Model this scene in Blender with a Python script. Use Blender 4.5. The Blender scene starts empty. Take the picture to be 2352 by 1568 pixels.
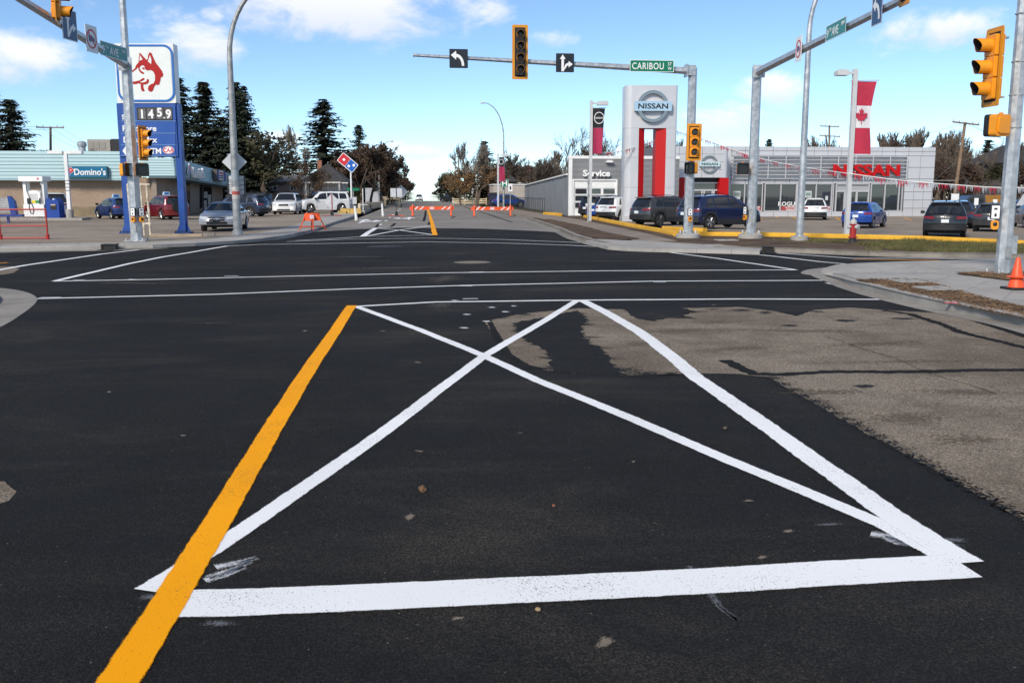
import bpy, bmesh, math, random
from mathutils import Vector, Matrix
random.seed(7)
R = math.radians
sc = bpy.context.scene
col = sc.collection

# ------------------------------------------------------------------ camera
CAM_H = 1.9
YAW, PITCH, FOC = R(5.5), R(8.95), 2155.0      # focal length in pixels of a 2352 px wide frame
cam_d = bpy.data.cameras.new('camera')
cam_d.sensor_width = 36.0
cam_d.lens = 36.0 * FOC / 2352.0
cam_d.clip_start = 0.1
cam_d.clip_end = 6000.0
cam = bpy.data.objects.new('camera', cam_d)
cam.location = (0, 0, CAM_H)
cam.rotation_euler = (R(90) - PITCH, 0, -YAW)
col.objects.link(cam)
sc.camera = cam

# ------------------------------------------------------------------ light, sky, exposure
SUN_EL, SUN_AZ = 36.0, 215.0                    # azimuth clockwise from +Y: behind the camera, to the left
sun_dir = Vector((math.sin(R(SUN_AZ)) * math.cos(R(SUN_EL)), math.cos(R(SUN_AZ)) * math.cos(R(SUN_EL)), math.sin(R(SUN_EL))))
sun_d = bpy.data.lights.new('sun', 'SUN')
sun_d.energy = 2.2
sun_d.angle = R(14)
sun_d.color = (1.0, 0.92, 0.80)
sun = bpy.data.objects.new('sun', sun_d)
sun.rotation_euler = (-sun_dir).to_track_quat('-Z', 'Y').to_euler()
sun.location = (0, 0, 60)
col.objects.link(sun)

vs = sc.view_settings
vs.view_transform = 'Standard'
vs.look = 'None'
vs.exposure = 0.95
vs.gamma = 1.0
vs.use_curve_mapping = False
sc.cycles.use_denoising = True
sc.cycles.max_bounces = 6
sc.cycles.transparent_max_bounces = 12

# image point (2352 wide) -> ray in the world; used only to work out where things stand
_cy, _sy, _cp, _sp = math.cos(YAW), math.sin(YAW), math.cos(PITCH), math.sin(PITCH)
def ray(px, py):
    x = (px - 1176.0) / FOC; y = (784.0 - py) / FOC
    f = _cp + y * _sp; u = -_sp + y * _cp
    return Vector((x * _cy + f * _sy, -x * _sy + f * _cy, u))
def G(px, py, z=0.0):
    d = ray(px, py); t = (z - CAM_H) / d.z
    return Vector((d.x * t, d.y * t, z))
def AY(px, py, Y):
    d = ray(px, py); t = Y / d.y
    return Vector((d.x * t, Y, CAM_H + d.z * t))
def AX(px, py, X):
    d = ray(px, py); t = X / d.x
    return Vector((X, d.y * t, CAM_H + d.z * t))

# ---- world: Nishita sky with fair-weather clouds
world = bpy.data.worlds.new('World')
sc.world = world
world.use_nodes = True
wn = world.node_tree
wn.nodes.clear()
def N(t, typ, **kw):
    n = t.nodes.new(typ)
    for k, v in kw.items():
        if k == 'inp':
            for a, b in v.items(): n.inputs[a].default_value = b
        else: setattr(n, k, v)
    return n
def math_n(t, op, a, b=None, clamp=False):
    n = t.nodes.new('ShaderNodeMath'); n.operation = op; n.use_clamp = clamp
    for i, v in enumerate((a, b)):
        if v is None: continue
        if isinstance(v, (int, float)): n.inputs[i].default_value = v
        else: t.links.new(v, n.inputs[i])
    return n.outputs[0]
def mixc(t, fac, a, b, blend='MIX'):
    n = t.nodes.new('ShaderNodeMix'); n.data_type = 'RGBA'; n.blend_type = blend
    for i, v in ((0, fac), (6, a), (7, b)):
        if isinstance(v, (int, float)): n.inputs[i].default_value = v
        elif isinstance(v, (tuple, list)): n.inputs[i].default_value = tuple(v) + ((1,) if len(v) == 3 else ())
        else: t.links.new(v, n.inputs[i])
    return n.outputs[2]
def maprange(t, v, a, b, c=0.0, d=1.0, smooth=True):
    n = t.nodes.new('ShaderNodeMapRange'); n.clamp = True
    if smooth: n.interpolation_type = 'SMOOTHSTEP'
    t.links.new(v, n.inputs[0])
    for i, q in zip((1, 2, 3, 4), (a, b, c, d)): n.inputs[i].default_value = q
    return n.outputs[0]

sky = N(wn, 'ShaderNodeTexSky', sky_type='NISHITA')
sky.sun_disc = False
sky.sun_elevation = R(SUN_EL)
sky.sun_rotation = R(SUN_AZ)
sky.altitude = 500
sky.air_density = 0.62
sky.dust_density = 0.0
sky.ozone_density = 2.0
skyt = mixc(wn, 1.0, sky.outputs[0], (0.97, 1.05, 1.05), 'MULTIPLY')
tc = N(wn, 'ShaderNodeTexCoord')
vdir = tc.outputs['Generated']
def vmath(op, a, b=None, s=None):
    n = wn.nodes.new('ShaderNodeVectorMath'); n.operation = op
    for i, v in enumerate((a, b)):
        if v is None: continue
        if isinstance(v, (tuple, list, Vector)): n.inputs[i].default_value = tuple(v)
        else: wn.links.new(v, n.inputs[i])
    if s is not None: n.inputs['Scale'].default_value = s
    return n
nz1 = N(wn, 'ShaderNodeTexNoise', inp={'Scale': 11.0, 'Detail': 9.0, 'Roughness': 0.62, 'Distortion': 0.25})
stretch = vmath('MULTIPLY', vdir, (1, 1, 1.7))
wn.links.new(stretch.outputs[0], nz1.inputs['Vector'])
nz2 = N(wn, 'ShaderNodeTexNoise', inp={'Scale': 2.3, 'Detail': 3.0, 'Roughness': 0.5})
wn.links.new(stretch.outputs[0], nz2.inputs['Vector'])
# fair-weather cumulus all round the sky, with the bigger ones of this afternoon set by direction
sepd = N(wn, 'ShaderNodeSeparateXYZ'); wn.links.new(vdir, sepd.inputs[0])
behind = maprange(wn, sepd.outputs[1], 0.55, -0.35)          # the bank of cloud mirrored in the showroom windows
general = maprange(wn, math_n(wn, 'ADD', nz2.outputs[0], math_n(wn, 'MULTIPLY', behind, 0.27)), 0.52, 0.72, 0.0, 1.0)
general = math_n(wn, 'SUBTRACT', general, 0.6)
mask = None
lift = None
CLOUDS = [  # px, py, half width, half height, strength
    (65, 135, 120, 62, 1.25), (760, 5, 300, 95, 1.35), (430, 95, 120, 70, 0.8), (490, 32, 36, 24, 0.8),
    (1090, 30, 110, 60, 0.8), (1240, 88, 70, 22, 0.6), (1655, 283, 120, 48, 1.25), (1785, 205, 85, 40, 0.9),
    (2180, 62, 130, 42, 0.75), (940, 345, 150, 22, 0.6), (640, 320, 80, 24, 1.0), (960, 425, 120, 30, 0.55)]
def madd(a, b, c):
    n = wn.nodes.new('ShaderNodeMath'); n.operation = 'MULTIPLY_ADD'
    for i, v in enumerate((a, b, c)):
        if isinstance(v, (int, float)): n.inputs[i].default_value = v
        else: wn.links.new(v, n.inputs[i])
    return n.outputs[0]
for (px, py, hw, hh, st) in CLOUDS:
    c = ray(px, py).normalized()
    rt = Vector((c.y, -c.x, 0)).normalized(); up = rt.cross(c)
    a = vmath('DOT_PRODUCT', vdir, rt / (hw / FOC)).outputs['Value']
    b = vmath('DOT_PRODUCT', vdir, up / (hh / FOC)).outputs['Value']
    r2 = madd(b, b, math_n(wn, 'MULTIPLY', a, a))
    m = madd(r2, -st, st)
    mask = m if mask is None else math_n(wn, 'MAXIMUM', mask, m)
    l = math_n(wn, 'MULTIPLY', b, math_n(wn, 'GREATER_THAN', m, 0.0))
    lift = l if lift is None else math_n(wn, 'ADD', lift, l)
mask = math_n(wn, 'MAXIMUM', mask, -0.6)
mask = math_n(wn, 'MAXIMUM', mask, general)
dens = math_n(wn, 'ADD', mask, math_n(wn, 'MULTIPLY', math_n(wn, 'SUBTRACT', nz1.outputs[0], 0.5), 4.6))
alpha = maprange(wn, dens, 0.05, 1.35)
alpha = math_n(wn, 'MULTIPLY', alpha, 0.88)
shade = maprange(wn, lift, -0.9, 0.5)
ccol = mixc(wn, shade, (5.0, 5.3, 5.9), (6.9, 6.75, 6.6))
skyc = mixc(wn, alpha, skyt, ccol)
bg = N(wn, 'ShaderNodeBackground', inp={'Strength': 0.086})
wn.links.new(skyc, bg.inputs['Color'])
wo = N(wn, 'ShaderNodeOutputWorld')
wn.links.new(bg.outputs[0], wo.inputs['Surface'])

# ------------------------------------------------------------------ materials
MATS = {}
def mat(name, color, rough=0.7, metal=0.0, coat=0.0, spec=0.5, noise=0.0, scale=6.0, bump=0.0, bscale=60.0, trans=0.0, emit=None):
    """plain procedural material: base colour with a noise variation and optional fine relief"""
    if name in MATS: return MATS[name]
    m = bpy.data.materials.new(name); m.use_nodes = True
    t = m.node_tree; b = t.nodes['Principled BSDF']
    b.inputs['Roughness'].default_value = rough
    b.inputs['Metallic'].default_value = metal
    b.inputs['Coat Weight'].default_value = coat
    b.inputs['Coat Roughness'].default_value = 0.06
    b.inputs['Specular IOR Level'].default_value = spec
    b.inputs['Base Color'].default_value = tuple(color) + (1,)
    if noise or bump:
        co = t.nodes.new('ShaderNodeTexCoord')
    if noise:
        nz = N(t, 'ShaderNodeTexNoise', inp={'Scale': scale, 'Detail': 6.0, 'Roughness': 0.6})
        t.links.new(co.outputs['Object'], nz.inputs['Vector'])
        lo = [c * (1 - noise) for c in color]; hi = [min(1, c * (1 + noise)) for c in color]
        f = maprange(t, nz.outputs[0], 0.3, 0.7)
        t.links.new(mixc(t, f, lo, hi), b.inputs['Base Color'])
        rr = maprange(t, nz.outputs[0], 0.3, 0.7, max(0, rough - 0.08), min(1, rough + 0.08))
        t.links.new(rr, b.inputs['Roughness'])
    if bump:
        nb = N(t, 'ShaderNodeTexNoise', inp={'Scale': bscale, 'Detail': 4.0})
        t.links.new(co.outputs['Object'], nb.inputs['Vector'])
        bp = N(t, 'ShaderNodeBump', inp={'Strength': bump, 'Distance': 0.02})
        t.links.new(nb.outputs[0], bp.inputs['Height'])
        t.links.new(bp.outputs[0], b.inputs['Normal'])
    if emit:
        b.inputs['Emission Color'].default_value = tuple(emit[0]) + (1,)
        b.inputs['Emission Strength'].default_value = emit[1]
    MATS[name] = m
    return m

def ground_mat(name, cols, big=0.25, mid=2.0, grain=90.0, grain_amt=0.35, streak=None, bump=0.4, rough=0.9, specks=None, spec=0.3, bdist=0.012, stones=None):
    """worn ground: two large-scale tones, fine aggregate grain, optional dusty streaks and pale specks (world metres)"""
    if name in MATS: return MATS[name]
    m = bpy.data.materials.new(name); m.use_nodes = True
    t = m.node_tree; b = t.nodes['Principled BSDF']
    g = t.nodes.new('ShaderNodeNewGeometry'); pos = g.outputs['Position']
    n1 = N(t, 'ShaderNodeTexNoise', inp={'Scale': big, 'Detail': 5.0, 'Roughness': 0.6})
    n2 = N(t, 'ShaderNodeTexNoise', inp={'Scale': mid, 'Detail': 6.0, 'Roughness': 0.65})
    n3 = N(t, 'ShaderNodeTexNoise', inp={'Scale': grain, 'Detail': 3.0, 'Roughness': 0.7})
    for n in (n1, n2, n3): t.links.new(pos, n.inputs['Vector'])
    f = math_n(t, 'ADD', math_n(t, 'MULTIPLY', n1.outputs[0], 0.6), math_n(t, 'MULTIPLY', n2.outputs[0], 0.4))
    c = mixc(t, maprange(t, f, 0.38, 0.62), cols[0], cols[1])
    if streak:
        mp = N(t, 'ShaderNodeMapping', inp={'Scale': (0.3, 0.75, 1), 'Rotation': (0, 0, R(28))})
        t.links.new(pos, mp.inputs['Vector'])
        ns = N(t, 'ShaderNodeTexNoise', inp={'Scale': 1.0, 'Detail': 7.0, 'Roughness': 0.7, 'Distortion': 0.6})
        t.links.new(mp.outputs[0], ns.inputs['Vector'])
        sf = math_n(t, 'MULTIPLY', maprange(t, ns.outputs[0], 0.44, 0.76), maprange(t, n1.outputs[0], 0.3, 0.6))
        c = mixc(t, math_n(t, 'MULTIPLY', sf, streak[1]), c, streak[0])
    gr = maprange(t, n3.outputs[0], 0.3, 0.72, 1 - grain_amt, 1 + grain_amt, smooth=False)
    gv = t.nodes.new('ShaderNodeCombineColor')
    for i in range(3): t.links.new(gr, gv.inputs[i])
    c = mixc(t, 1.0, c, gv.outputs[0], 'MULTIPLY')
    if stones:
        vs_ = N(t, 'ShaderNodeTexVoronoi', inp={'Scale': stones[0]}); t.links.new(pos, vs_.inputs['Vector'])
        sc_ = N(t, 'ShaderNodeSeparateColor'); t.links.new(vs_.outputs['Color'], sc_.inputs[0])
        k = math_n(t, 'POWER', sc_.outputs[0], 2.2)
        k = maprange(t, k, 0.0, 1.0, stones[1], stones[2], smooth=False)
        gv2 = t.nodes.new('ShaderNodeCombineColor')
        for i in range(3): t.links.new(k, gv2.inputs[i])
        c = mixc(t, 1.0, c, gv2.outputs[0], 'MULTIPLY')
    if specks:
        vo = N(t, 'ShaderNodeTexVoronoi', inp={'Scale': specks[1]})
        t.links.new(pos, vo.inputs['Vector'])
        sf = math_n(t, 'LESS_THAN', vo.outputs['Distance'], specks[2])
        sel = N(t, 'ShaderNodeSeparateColor'); t.links.new(vo.outputs['Color'], sel.inputs[0])
        sf = math_n(t, 'MULTIPLY', sf, math_n(t, 'GREATER_THAN', sel.outputs[0], specks[3]))
        c = mixc(t, sf, c, specks[0])
    t.links.new(c, b.inputs['Base Color'])
    b.inputs['Specular IOR Level'].default_value = spec
    t.links.new(maprange(t, n2.outputs[0], 0.3, 0.7, rough - 0.06, min(1, rough + 0.08)), b.inputs['Roughness'])
    if bump:
        bp = N(t, 'ShaderNodeBump', inp={'Strength': bump, 'Distance': bdist})
        t.links.new(n3.outputs[0], bp.inputs['Height'])
        t.links.new(bp.outputs[0], b.inputs['Normal'])
    MATS[name] = m
    return m

def paint_mat(name, color, wear, amp=1.6, fs=160.0):
    """road paint: thin over the asphalt's stones, so the pits show dark"""
    m = bpy.data.materials.new(name); m.use_nodes = True
    t = m.node_tree; b = t.nodes['Principled BSDF']
    g = t.nodes.new('ShaderNodeNewGeometry'); pos = g.outputs['Position']
    n1 = N(t, 'ShaderNodeTexNoise', inp={'Scale': 110.0, 'Detail': 3.0, 'Roughness': 0.7})
    n2 = N(t, 'ShaderNodeTexNoise', inp={'Scale': 1.3, 'Detail': 5.0, 'Roughness': 0.65})
    n3 = N(t, 'ShaderNodeTexNoise', inp={'Scale': 0.5, 'Detail': 3.0})
    for n in (n1, n2, n3): t.links.new(pos, n.inputs['Vector'])
    pit = math_n(t, 'ADD', n1.outputs[0], math_n(t, 'MULTIPLY', n2.outputs[0], 0.35))
    pf = maprange(t, pit, wear, wear + 0.05)
    c = mixc(t, maprange(t, n3.outputs[0], 0.35, 0.65), [q * 0.93 for q in color], color)
    c = mixc(t, pf, c, (0.05, 0.05, 0.05))
    t.links.new(c, b.inputs['Base Color'])
    b.inputs['Roughness'].default_value = 0.75
    b.inputs['Specular IOR Level'].default_value = 0.15
    at = N(t, 'ShaderNodeAttribute', attribute_name='edge')
    nf = N(t, 'ShaderNodeTexNoise', inp={'Scale': fs, 'Detail': 4.0, 'Roughness': 0.7}); t.links.new(pos, nf.inputs['Vector'])
    al = math_n(t, 'ADD', at.outputs['Fac'], math_n(t, 'MULTIPLY', math_n(t, 'SUBTRACT', nf.outputs[0], 0.5), amp))
    t.links.new(maprange(t, al, 0.42, 0.58), b.inputs['Alpha'])
    bp = N(t, 'ShaderNodeBump', inp={'Strength': 0.25, 'Distance': 0.01})
    t.links.new(n1.outputs[0], bp.inputs['Height']); t.links.new(bp.outputs[0], b.inputs['Normal'])
    MATS[name] = m
    return m

asphalt = ground_mat('fresh_asphalt', ((0.0098, 0.0092, 0.0088), (0.0165, 0.0155, 0.0146)), big=0.3, mid=1.6, grain=75, grain_amt=0.6, stones=(135, 0.4, 2.3),
                     streak=((0.075, 0.062, 0.048), 0.55), bump=0.8, rough=0.92, specks=((0.17, 0.155, 0.13), 24, 0.12, 0.965), spec=0.22, bdist=0.03)
old_road = ground_mat('worn_pavement', ((0.165, 0.128, 0.092), (0.275, 0.224, 0.168)), big=0.35, mid=1.4, grain=60, grain_amt=0.4, stones=(90, 0.6, 1.5),
                      streak=((0.3, 0.26, 0.215), 0.6), bump=0.8, rough=0.93, specks=((0.05, 0.045, 0.04), 14, 0.2, 0.8), bdist=0.02)
far_road = ground_mat('grey_street_surface', ((0.17, 0.153, 0.135), (0.24, 0.22, 0.195)), big=0.12, mid=0.8, grain=30, grain_amt=0.25,
                      streak=((0.27, 0.25, 0.225), 0.5), bump=0.3, rough=0.93)
lot_m = ground_mat('parking_lot_surface', ((0.2, 0.162, 0.125), (0.3, 0.25, 0.2)), big=0.15, mid=0.9, grain=30, grain_amt=0.25,
                   streak=((0.28, 0.24, 0.2), 0.55), bump=0.3, rough=0.95)
concrete = ground_mat('pale_concrete', ((0.28, 0.265, 0.245), (0.37, 0.352, 0.33)), big=0.5, mid=3, grain=80, grain_amt=0.14, bump=0.2, rough=0.9)
concrete_old = ground_mat('aged_concrete', ((0.2, 0.18, 0.155), (0.3, 0.275, 0.24)), big=0.8, mid=3, grain=50, grain_amt=0.3, bump=0.4, rough=0.95)
gutter_m = ground_mat('gutter_concrete', ((0.2, 0.185, 0.165), (0.28, 0.262, 0.238)), big=0.8, mid=4, grain=60, grain_amt=0.25, bump=0.35, rough=0.95)
walk_tan = ground_mat('tan_sidewalk_surface', ((0.2, 0.162, 0.13), (0.265, 0.22, 0.18)), big=0.5, mid=3, grain=40, grain_amt=0.2, bump=0.3, rough=0.95)
soil = ground_mat('bare_soil', ((0.06, 0.036, 0.022), (0.15, 0.1, 0.062)), big=0.8, mid=3.5, grain=22, grain_amt=0.5, bump=1.0, rough=1.0, bdist=0.05)
mulch_m = ground_mat('mulch_ground', ((0.085, 0.056, 0.034), (0.15, 0.105, 0.066)), big=1.2, mid=7, grain=35, grain_amt=0.6, bump=1.0, rough=1.0, bdist=0.05)
earth = ground_mat('dry_grass_ground', ((0.075, 0.066, 0.036), (0.13, 0.105, 0.062)), big=0.1, mid=0.8, grain=12, grain_amt=0.4, bump=0.8, rough=1.0, bdist=0.05)
white_paint = paint_mat('white_road_paint', (0.82, 0.83, 0.84), 0.80)
yellow_paint = paint_mat('yellow_road_paint', (0.93, 0.37, 0.0), 0.80)
thin_white = paint_mat('thin_white_overspray', (0.62, 0.63, 0.65), 0.82, 3.4, 190.0)
faint_white = paint_mat('faint_overspray', (0.13, 0.135, 0.145), 0.86, 3.6, 150.0)
mud = paint_mat('dried_mud', (0.2, 0.165, 0.13), 0.82, 3.4, 120.0)
tar_blot = paint_mat('tar_blot', (0.02, 0.019, 0.018), 0.9, 3.4, 60.0)
tar = ground_mat('tar_seal', ((0.008, 0.0075, 0.007), (0.015, 0.014, 0.013)), big=1, mid=5, grain=60, grain_amt=0.5, bump=0.8, rough=0.94, spec=0.15)

galv = mat('galvanised_steel', (0.46, 0.48, 0.50), 0.42, 0.55, noise=0.22, scale=5)
galv_old = mat('weathered_galvanised_steel', (0.36, 0.37, 0.37), 0.55, 0.4, noise=0.28, scale=4)
amber = mat('amber_signal_plastic', (0.78, 0.29, 0.012), 0.42, noise=0.06, scale=3)
amber_d = mat('amber_backplate_border', (0.62, 0.25, 0.012), 0.5, noise=0.06, scale=3)
black = mat('black_plastic', (0.012, 0.012, 0.014), 0.5)
blackm = mat('matt_black', (0.018, 0.018, 0.019), 0.85)
lens_m = mat('dark_signal_lens', (0.035, 0.035, 0.032), 0.25)
white_al = mat('white_enamel', (0.74, 0.74, 0.73), 0.4, noise=0.05, scale=2)
grey_light = mat('pale_grey_enamel', (0.52, 0.53, 0.54), 0.45, noise=0.06, scale=2)
green_sign = mat('green_sign_sheeting', (0.0, 0.165, 0.085), 0.4)
teal_sign = mat('blue_green_sign_sheeting', (0.012, 0.22, 0.2), 0.4)
navy_sign = mat('navy_sign_sheeting', (0.012, 0.055, 0.16), 0.4)
black_sign = mat('black_sign_sheeting', (0.01, 0.013, 0.018), 0.4)
white_sign = mat('white_sign_sheeting', (0.78, 0.78, 0.78), 0.4)
sign_back = mat('bare_sign_aluminium', (0.55, 0.56, 0.58), 0.5, 0.25, noise=0.08, scale=4)
sign_red = mat('red_sign_sheeting', (0.55, 0.02, 0.03), 0.4)
husky_blue = mat('blue_sign_steel', (0.008, 0.06, 0.28), 0.45, noise=0.06, scale=1.5)
husky_panel = mat('blue_sign_panel', (0.012, 0.075, 0.33), 0.45, noise=0.04, scale=1)
husky_white = mat('backlit_white_panel', (0.72, 0.75, 0.72), 0.3, noise=0.03, scale=1)
logo_blue = mat('logo_blue_vinyl', (0.015, 0.13, 0.44), 0.35)
logo_red = mat('logo_red_vinyl', (0.38, 0.005, 0.005), 0.55, spec=0.3)
letter_white = mat('white_letter_face', (0.8, 0.8, 0.8), 0.35)
steel_dk = mat('dark_steel', (0.05, 0.05, 0.055), 0.5, 0.4)
orange = mat('orange_barricade_plastic', (0.72, 0.09, 0.018), 0.45, noise=0.1, scale=5)
cone_m = mat('orange_cone_rubber', (0.78, 0.085, 0.02), 0.45, noise=0.1, scale=8)
red_mesh = mat('red_fence_steel', (0.36, 0.022, 0.018), 0.5)
hyd_red = mat('red_hydrant_iron', (0.36, 0.022, 0.02), 0.5, noise=0.2, scale=12)
silver_al = mat('silver_composite_panel', (0.55, 0.555, 0.58), 0.38, 0.2, noise=0.025, scale=0.7)
silver_rd = mat('brushed_silver_skin', (0.56, 0.56, 0.58), 0.28, 0.7)
chrome = mat('chrome', (0.66, 0.64, 0.61), 0.12, 1.0)
satin = mat('satin_metal', (0.36, 0.345, 0.325), 0.22, 0.95)
nissan_red = mat('red_composite_panel', (0.44, 0.003, 0.005), 0.5, spec=0.3)
red_letter = mat('red_letter_face', (0.46, 0.003, 0.005), 0.5, spec=0.3)
glass_b = mat('showroom_glass', (0.028, 0.034, 0.04), 0.03, 0.0, spec=1.0)
glass_c = mat('car_glass', (0.014, 0.016, 0.019), 0.04, spec=0.8)
wood_pole = mat('weathered_pole_timber', (0.2, 0.135, 0.085), 0.9, noise=0.3, scale=4)
yellow_kerb = ground_mat('yellow_kerb_paint', ((0.58, 0.31, 0.028), (0.72, 0.4, 0.04)), big=1.0, mid=5, grain=40, grain_amt=0.15, bump=0.3, rough=0.75)
cream = mat('cream_painted_timber', (0.6, 0.5, 0.34), 0.75, noise=0.12, scale=2)
tyre_m = mat('tyre_rubber', (0.017, 0.017, 0.018), 0.8)
rim_m = mat('alloy_rim', (0.45, 0.46, 0.48), 0.3, 0.8)
rim_dk = mat('dark_alloy_rim', (0.12, 0.12, 0.125), 0.35, 0.7)
tail_red = mat('tail_lamp_red', (0.2, 0.004, 0.006), 0.12, coat=0.6)
head_clear = mat('headlamp_clear', (0.62, 0.64, 0.66), 0.1, 0.3, coat=0.6)
plate_m = mat('licence_plate', (0.62, 0.66, 0.7), 0.4)
# ------------------------------------------------------------------ mesh helpers
class MB:
    def __init__(s): s.v = []; s.f = []; s.sm = []
    def add(s, verts, faces, smooth=False):
        o = len(s.v); s.v += [tuple(p) for p in verts]
        s.f += [tuple(i + o for i in f) for f in faces]; s.sm += [smooth] * len(faces)
        return s
    def box(s, x0, x1, y0, y1, z0, z1):
        return s.add([(x0, y0, z0), (x1, y0, z0), (x1, y1, z0), (x0, y1, z0), (x0, y0, z1), (x1, y0, z1), (x1, y1, z1), (x0, y1, z1)],
                     [(0, 3, 2, 1), (4, 5, 6, 7), (0, 1, 5, 4), (1, 2, 6, 5), (2, 3, 7, 6), (3, 0, 4, 7)])
    def cbox(s, c, size, M=None):
        hx, hy, hz = size[0] / 2, size[1] / 2, size[2] / 2
        pts = [Vector((sx * hx, sy * hy, sz * hz)) for sz in (-1, 1) for sx, sy in ((-1, -1), (1, -1), (1, 1), (-1, 1))]
        if M is not None: pts = [M @ p for p in pts]
        pts = [p + Vector(c) for p in pts]
        return s.add(pts, [(0, 3, 2, 1), (4, 5, 6, 7), (0, 1, 5, 4), (1, 2, 6, 5), (2, 3, 7, 6), (3, 0, 4, 7)])
    def prism(s, poly, a0, a1, axis='y', smooth=False):
        """poly in the plane across axis: 'y' -> (x,z), 'z' -> (x,y), 'x' -> (y,z)"""
        def P(p, a):
            return {'y': (p[0], a, p[1]), 'z': (p[0], p[1], a), 'x': (a, p[0], p[1])}[axis]
        n = len(poly)
        v = [P(p, a0) for p in poly] + [P(p, a1) for p in poly]
        tris = tess(poly)
        f = [t for t in tris] + [(t[2] + n, t[1] + n, t[0] + n) for t in tris]
        f += [(i, (i + 1) % n, (i + 1) % n + n, i + n) for i in range(n)]
        return s.add(v, f, smooth)
    def tube(s, pts, rad, n=8, cap=True, smooth=True, phase=0.0):
        pts = [Vector(p) for p in pts]
        if isinstance(rad, (int, float)): rad = [rad] * len(pts)
        rings = []; prev = None
        for i, p in enumerate(pts):
            d = (pts[min(i + 1, len(pts) - 1)] - pts[max(i - 1, 0)])
            d = d.normalized() if d.length > 1e-9 else Vector((0, 0, 1))
            if prev is None:
                a = Vector((1, 0, 0)) if abs(d.x) < 0.8 else Vector((0, 1, 0))
                u = d.cross(a).normalized()
            else:
                u = (prev - d * prev.dot(d))
                u = u.normalized() if u.length > 1e-6 else d.orthogonal().normalized()
            prev = u; w = d.cross(u)
            rings.append([p + (u * math.cos(phase + 2 * math.pi * k / n) + w * math.sin(phase + 2 * math.pi * k / n)) * rad[i] for k in range(n)])
        v = [q for r in rings for q in r]; f = []
        for i in range(len(rings) - 1):
            for k in range(n):
                f.append((i * n + k, i * n + (k + 1) % n, (i + 1) * n + (k + 1) % n, (i + 1) * n + k))
        if cap:
            f.append(tuple(reversed(range(n)))); f.append(tuple((len(rings) - 1) * n + k for k in range(n)))
        return s.add(v, f, smooth)
    def cyl(s, a, b, r, n=12, smooth=True): return s.tube([a, b], r, n, True, smooth)
    def lathe(s, prof, n=16, c=(0, 0, 0), axis='z', smooth=True):
        v = []; f = []
        for (r, h) in prof:
            for k in range(n):
                a = 2 * math.pi * k / n
                p = (r * math.cos(a), r * math.sin(a), h)
                if axis == 'y': p = (p[0], h, p[1])
                if axis == 'x': p = (h, p[0], p[1])
                v.append((p[0] + c[0], p[1] + c[1], p[2] + c[2]))
        for i in range(len(prof) - 1):
            for k in range(n):
                f.append((i * n + k, i * n + (k + 1) % n, (i + 1) * n + (k + 1) % n, (i + 1) * n + k))
        f.append(tuple(reversed(range(n)))); f.append(tuple((len(prof) - 1) * n + k for k in range(n)))
        return s.add(v, f, smooth)
    def build(s, name, m, parent=None, sharp=40):
        me = bpy.data.meshes.new(name)
        me.from_pydata(s.v, [], s.f); me.validate()
        if len(me.polygons) == len(s.sm): me.polygons.foreach_set('use_smooth', s.sm)
        bm = bmesh.new(); bm.from_mesh(me)
        bmesh.ops.recalc_face_normals(bm, faces=bm.faces); bm.to_mesh(me); bm.free()
        if any(s.sm): me.set_sharp_from_angle(angle=R(sharp))
        me.materials.append(m)
        return link(name, me, parent)
def tess(poly):
    from mathutils.geometry import tessellate_polygon
    return [tuple(t) for t in tessellate_polygon([[Vector((p[0], p[1], 0)) for p in poly]])]
def link(name, me, parent=None):
    o = bpy.data.objects.new(name, me); col.objects.link(o)
    if parent is not None: o.parent = parent
    return o
def tag(o, label, cat, group=None):
    o['label'] = label; o['category'] = cat
    if group: o['group'] = group
    return o
def thing(name, label, cat, loc=(0, 0, 0), rz=0.0, group=None):
    o = bpy.data.objects.new(name, None); o.empty_display_size = 0.2; col.objects.link(o)
    o.location = loc; o.rotation_euler = (0, 0, rz)
    return tag(o, label, cat, group)
def struct(o, label=None):
    o['kind'] = 'structure'
    if label: o['label'] = label
    return o
def copy_tree(o, parent=None):
    c = o.copy(); col.objects.link(c); c.parent = parent
    for ch in o.children: copy_tree(ch, c)
    return c
def rounded(w, h, r, n=5, cx=0, cz=0):
    p = []
    for (sx, sz, a0) in ((1, 1, 0), (-1, 1, 90), (-1, -1, 180), (1, -1, 270)):
        for k in range(n + 1):
            a = R(a0 + 90 * k / n)
            p.append((cx + sx * (w / 2 - r) + r * math.cos(a), cz + sz * (h / 2 - r) + r * math.sin(a)))
    return p
def circle(r, n=20, cx=0, cz=0, a0=0, a1=360):
    full = abs(a1 - a0) >= 360
    return [(cx + r * math.cos(R(a0 + (a1 - a0) * k / (n if full else n - 1))), cz + r * math.sin(R(a0 + (a1 - a0) * k / (n if full else n - 1)))) for k in range(n)]
def text_mesh(txt, size, bold=0.0, sx=1.0, depth=0.01, align='CENTER', shear=0.0, spacing=1.0, res=3):
    """lettering as a mesh in the x-z plane, facing -y, cap height = size, centred on the cap height"""
    cu = bpy.data.curves.new('lettering', 'FONT'); cu.body = txt; cu.align_x = align
    cu.size = 1.0; cu.offset = bold; cu.extrude = depth / 2 / size; cu.shear = shear; cu.space_character = spacing; cu.resolution_u = res
    o = bpy.data.objects.new('lettering', cu); col.objects.link(o)
    dg = bpy.context.evaluated_depsgraph_get()
    me = bpy.data.meshes.new_from_object(o.evaluated_get(dg))
    bpy.data.objects.remove(o); bpy.data.curves.remove(cu)
    k = size / 0.70
    for v in me.vertices:
        x, y, z = v.co
        v.co = (x * k * sx, -z * size, (y - 0.35) * k)
    me.materials.clear()
    return me
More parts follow.
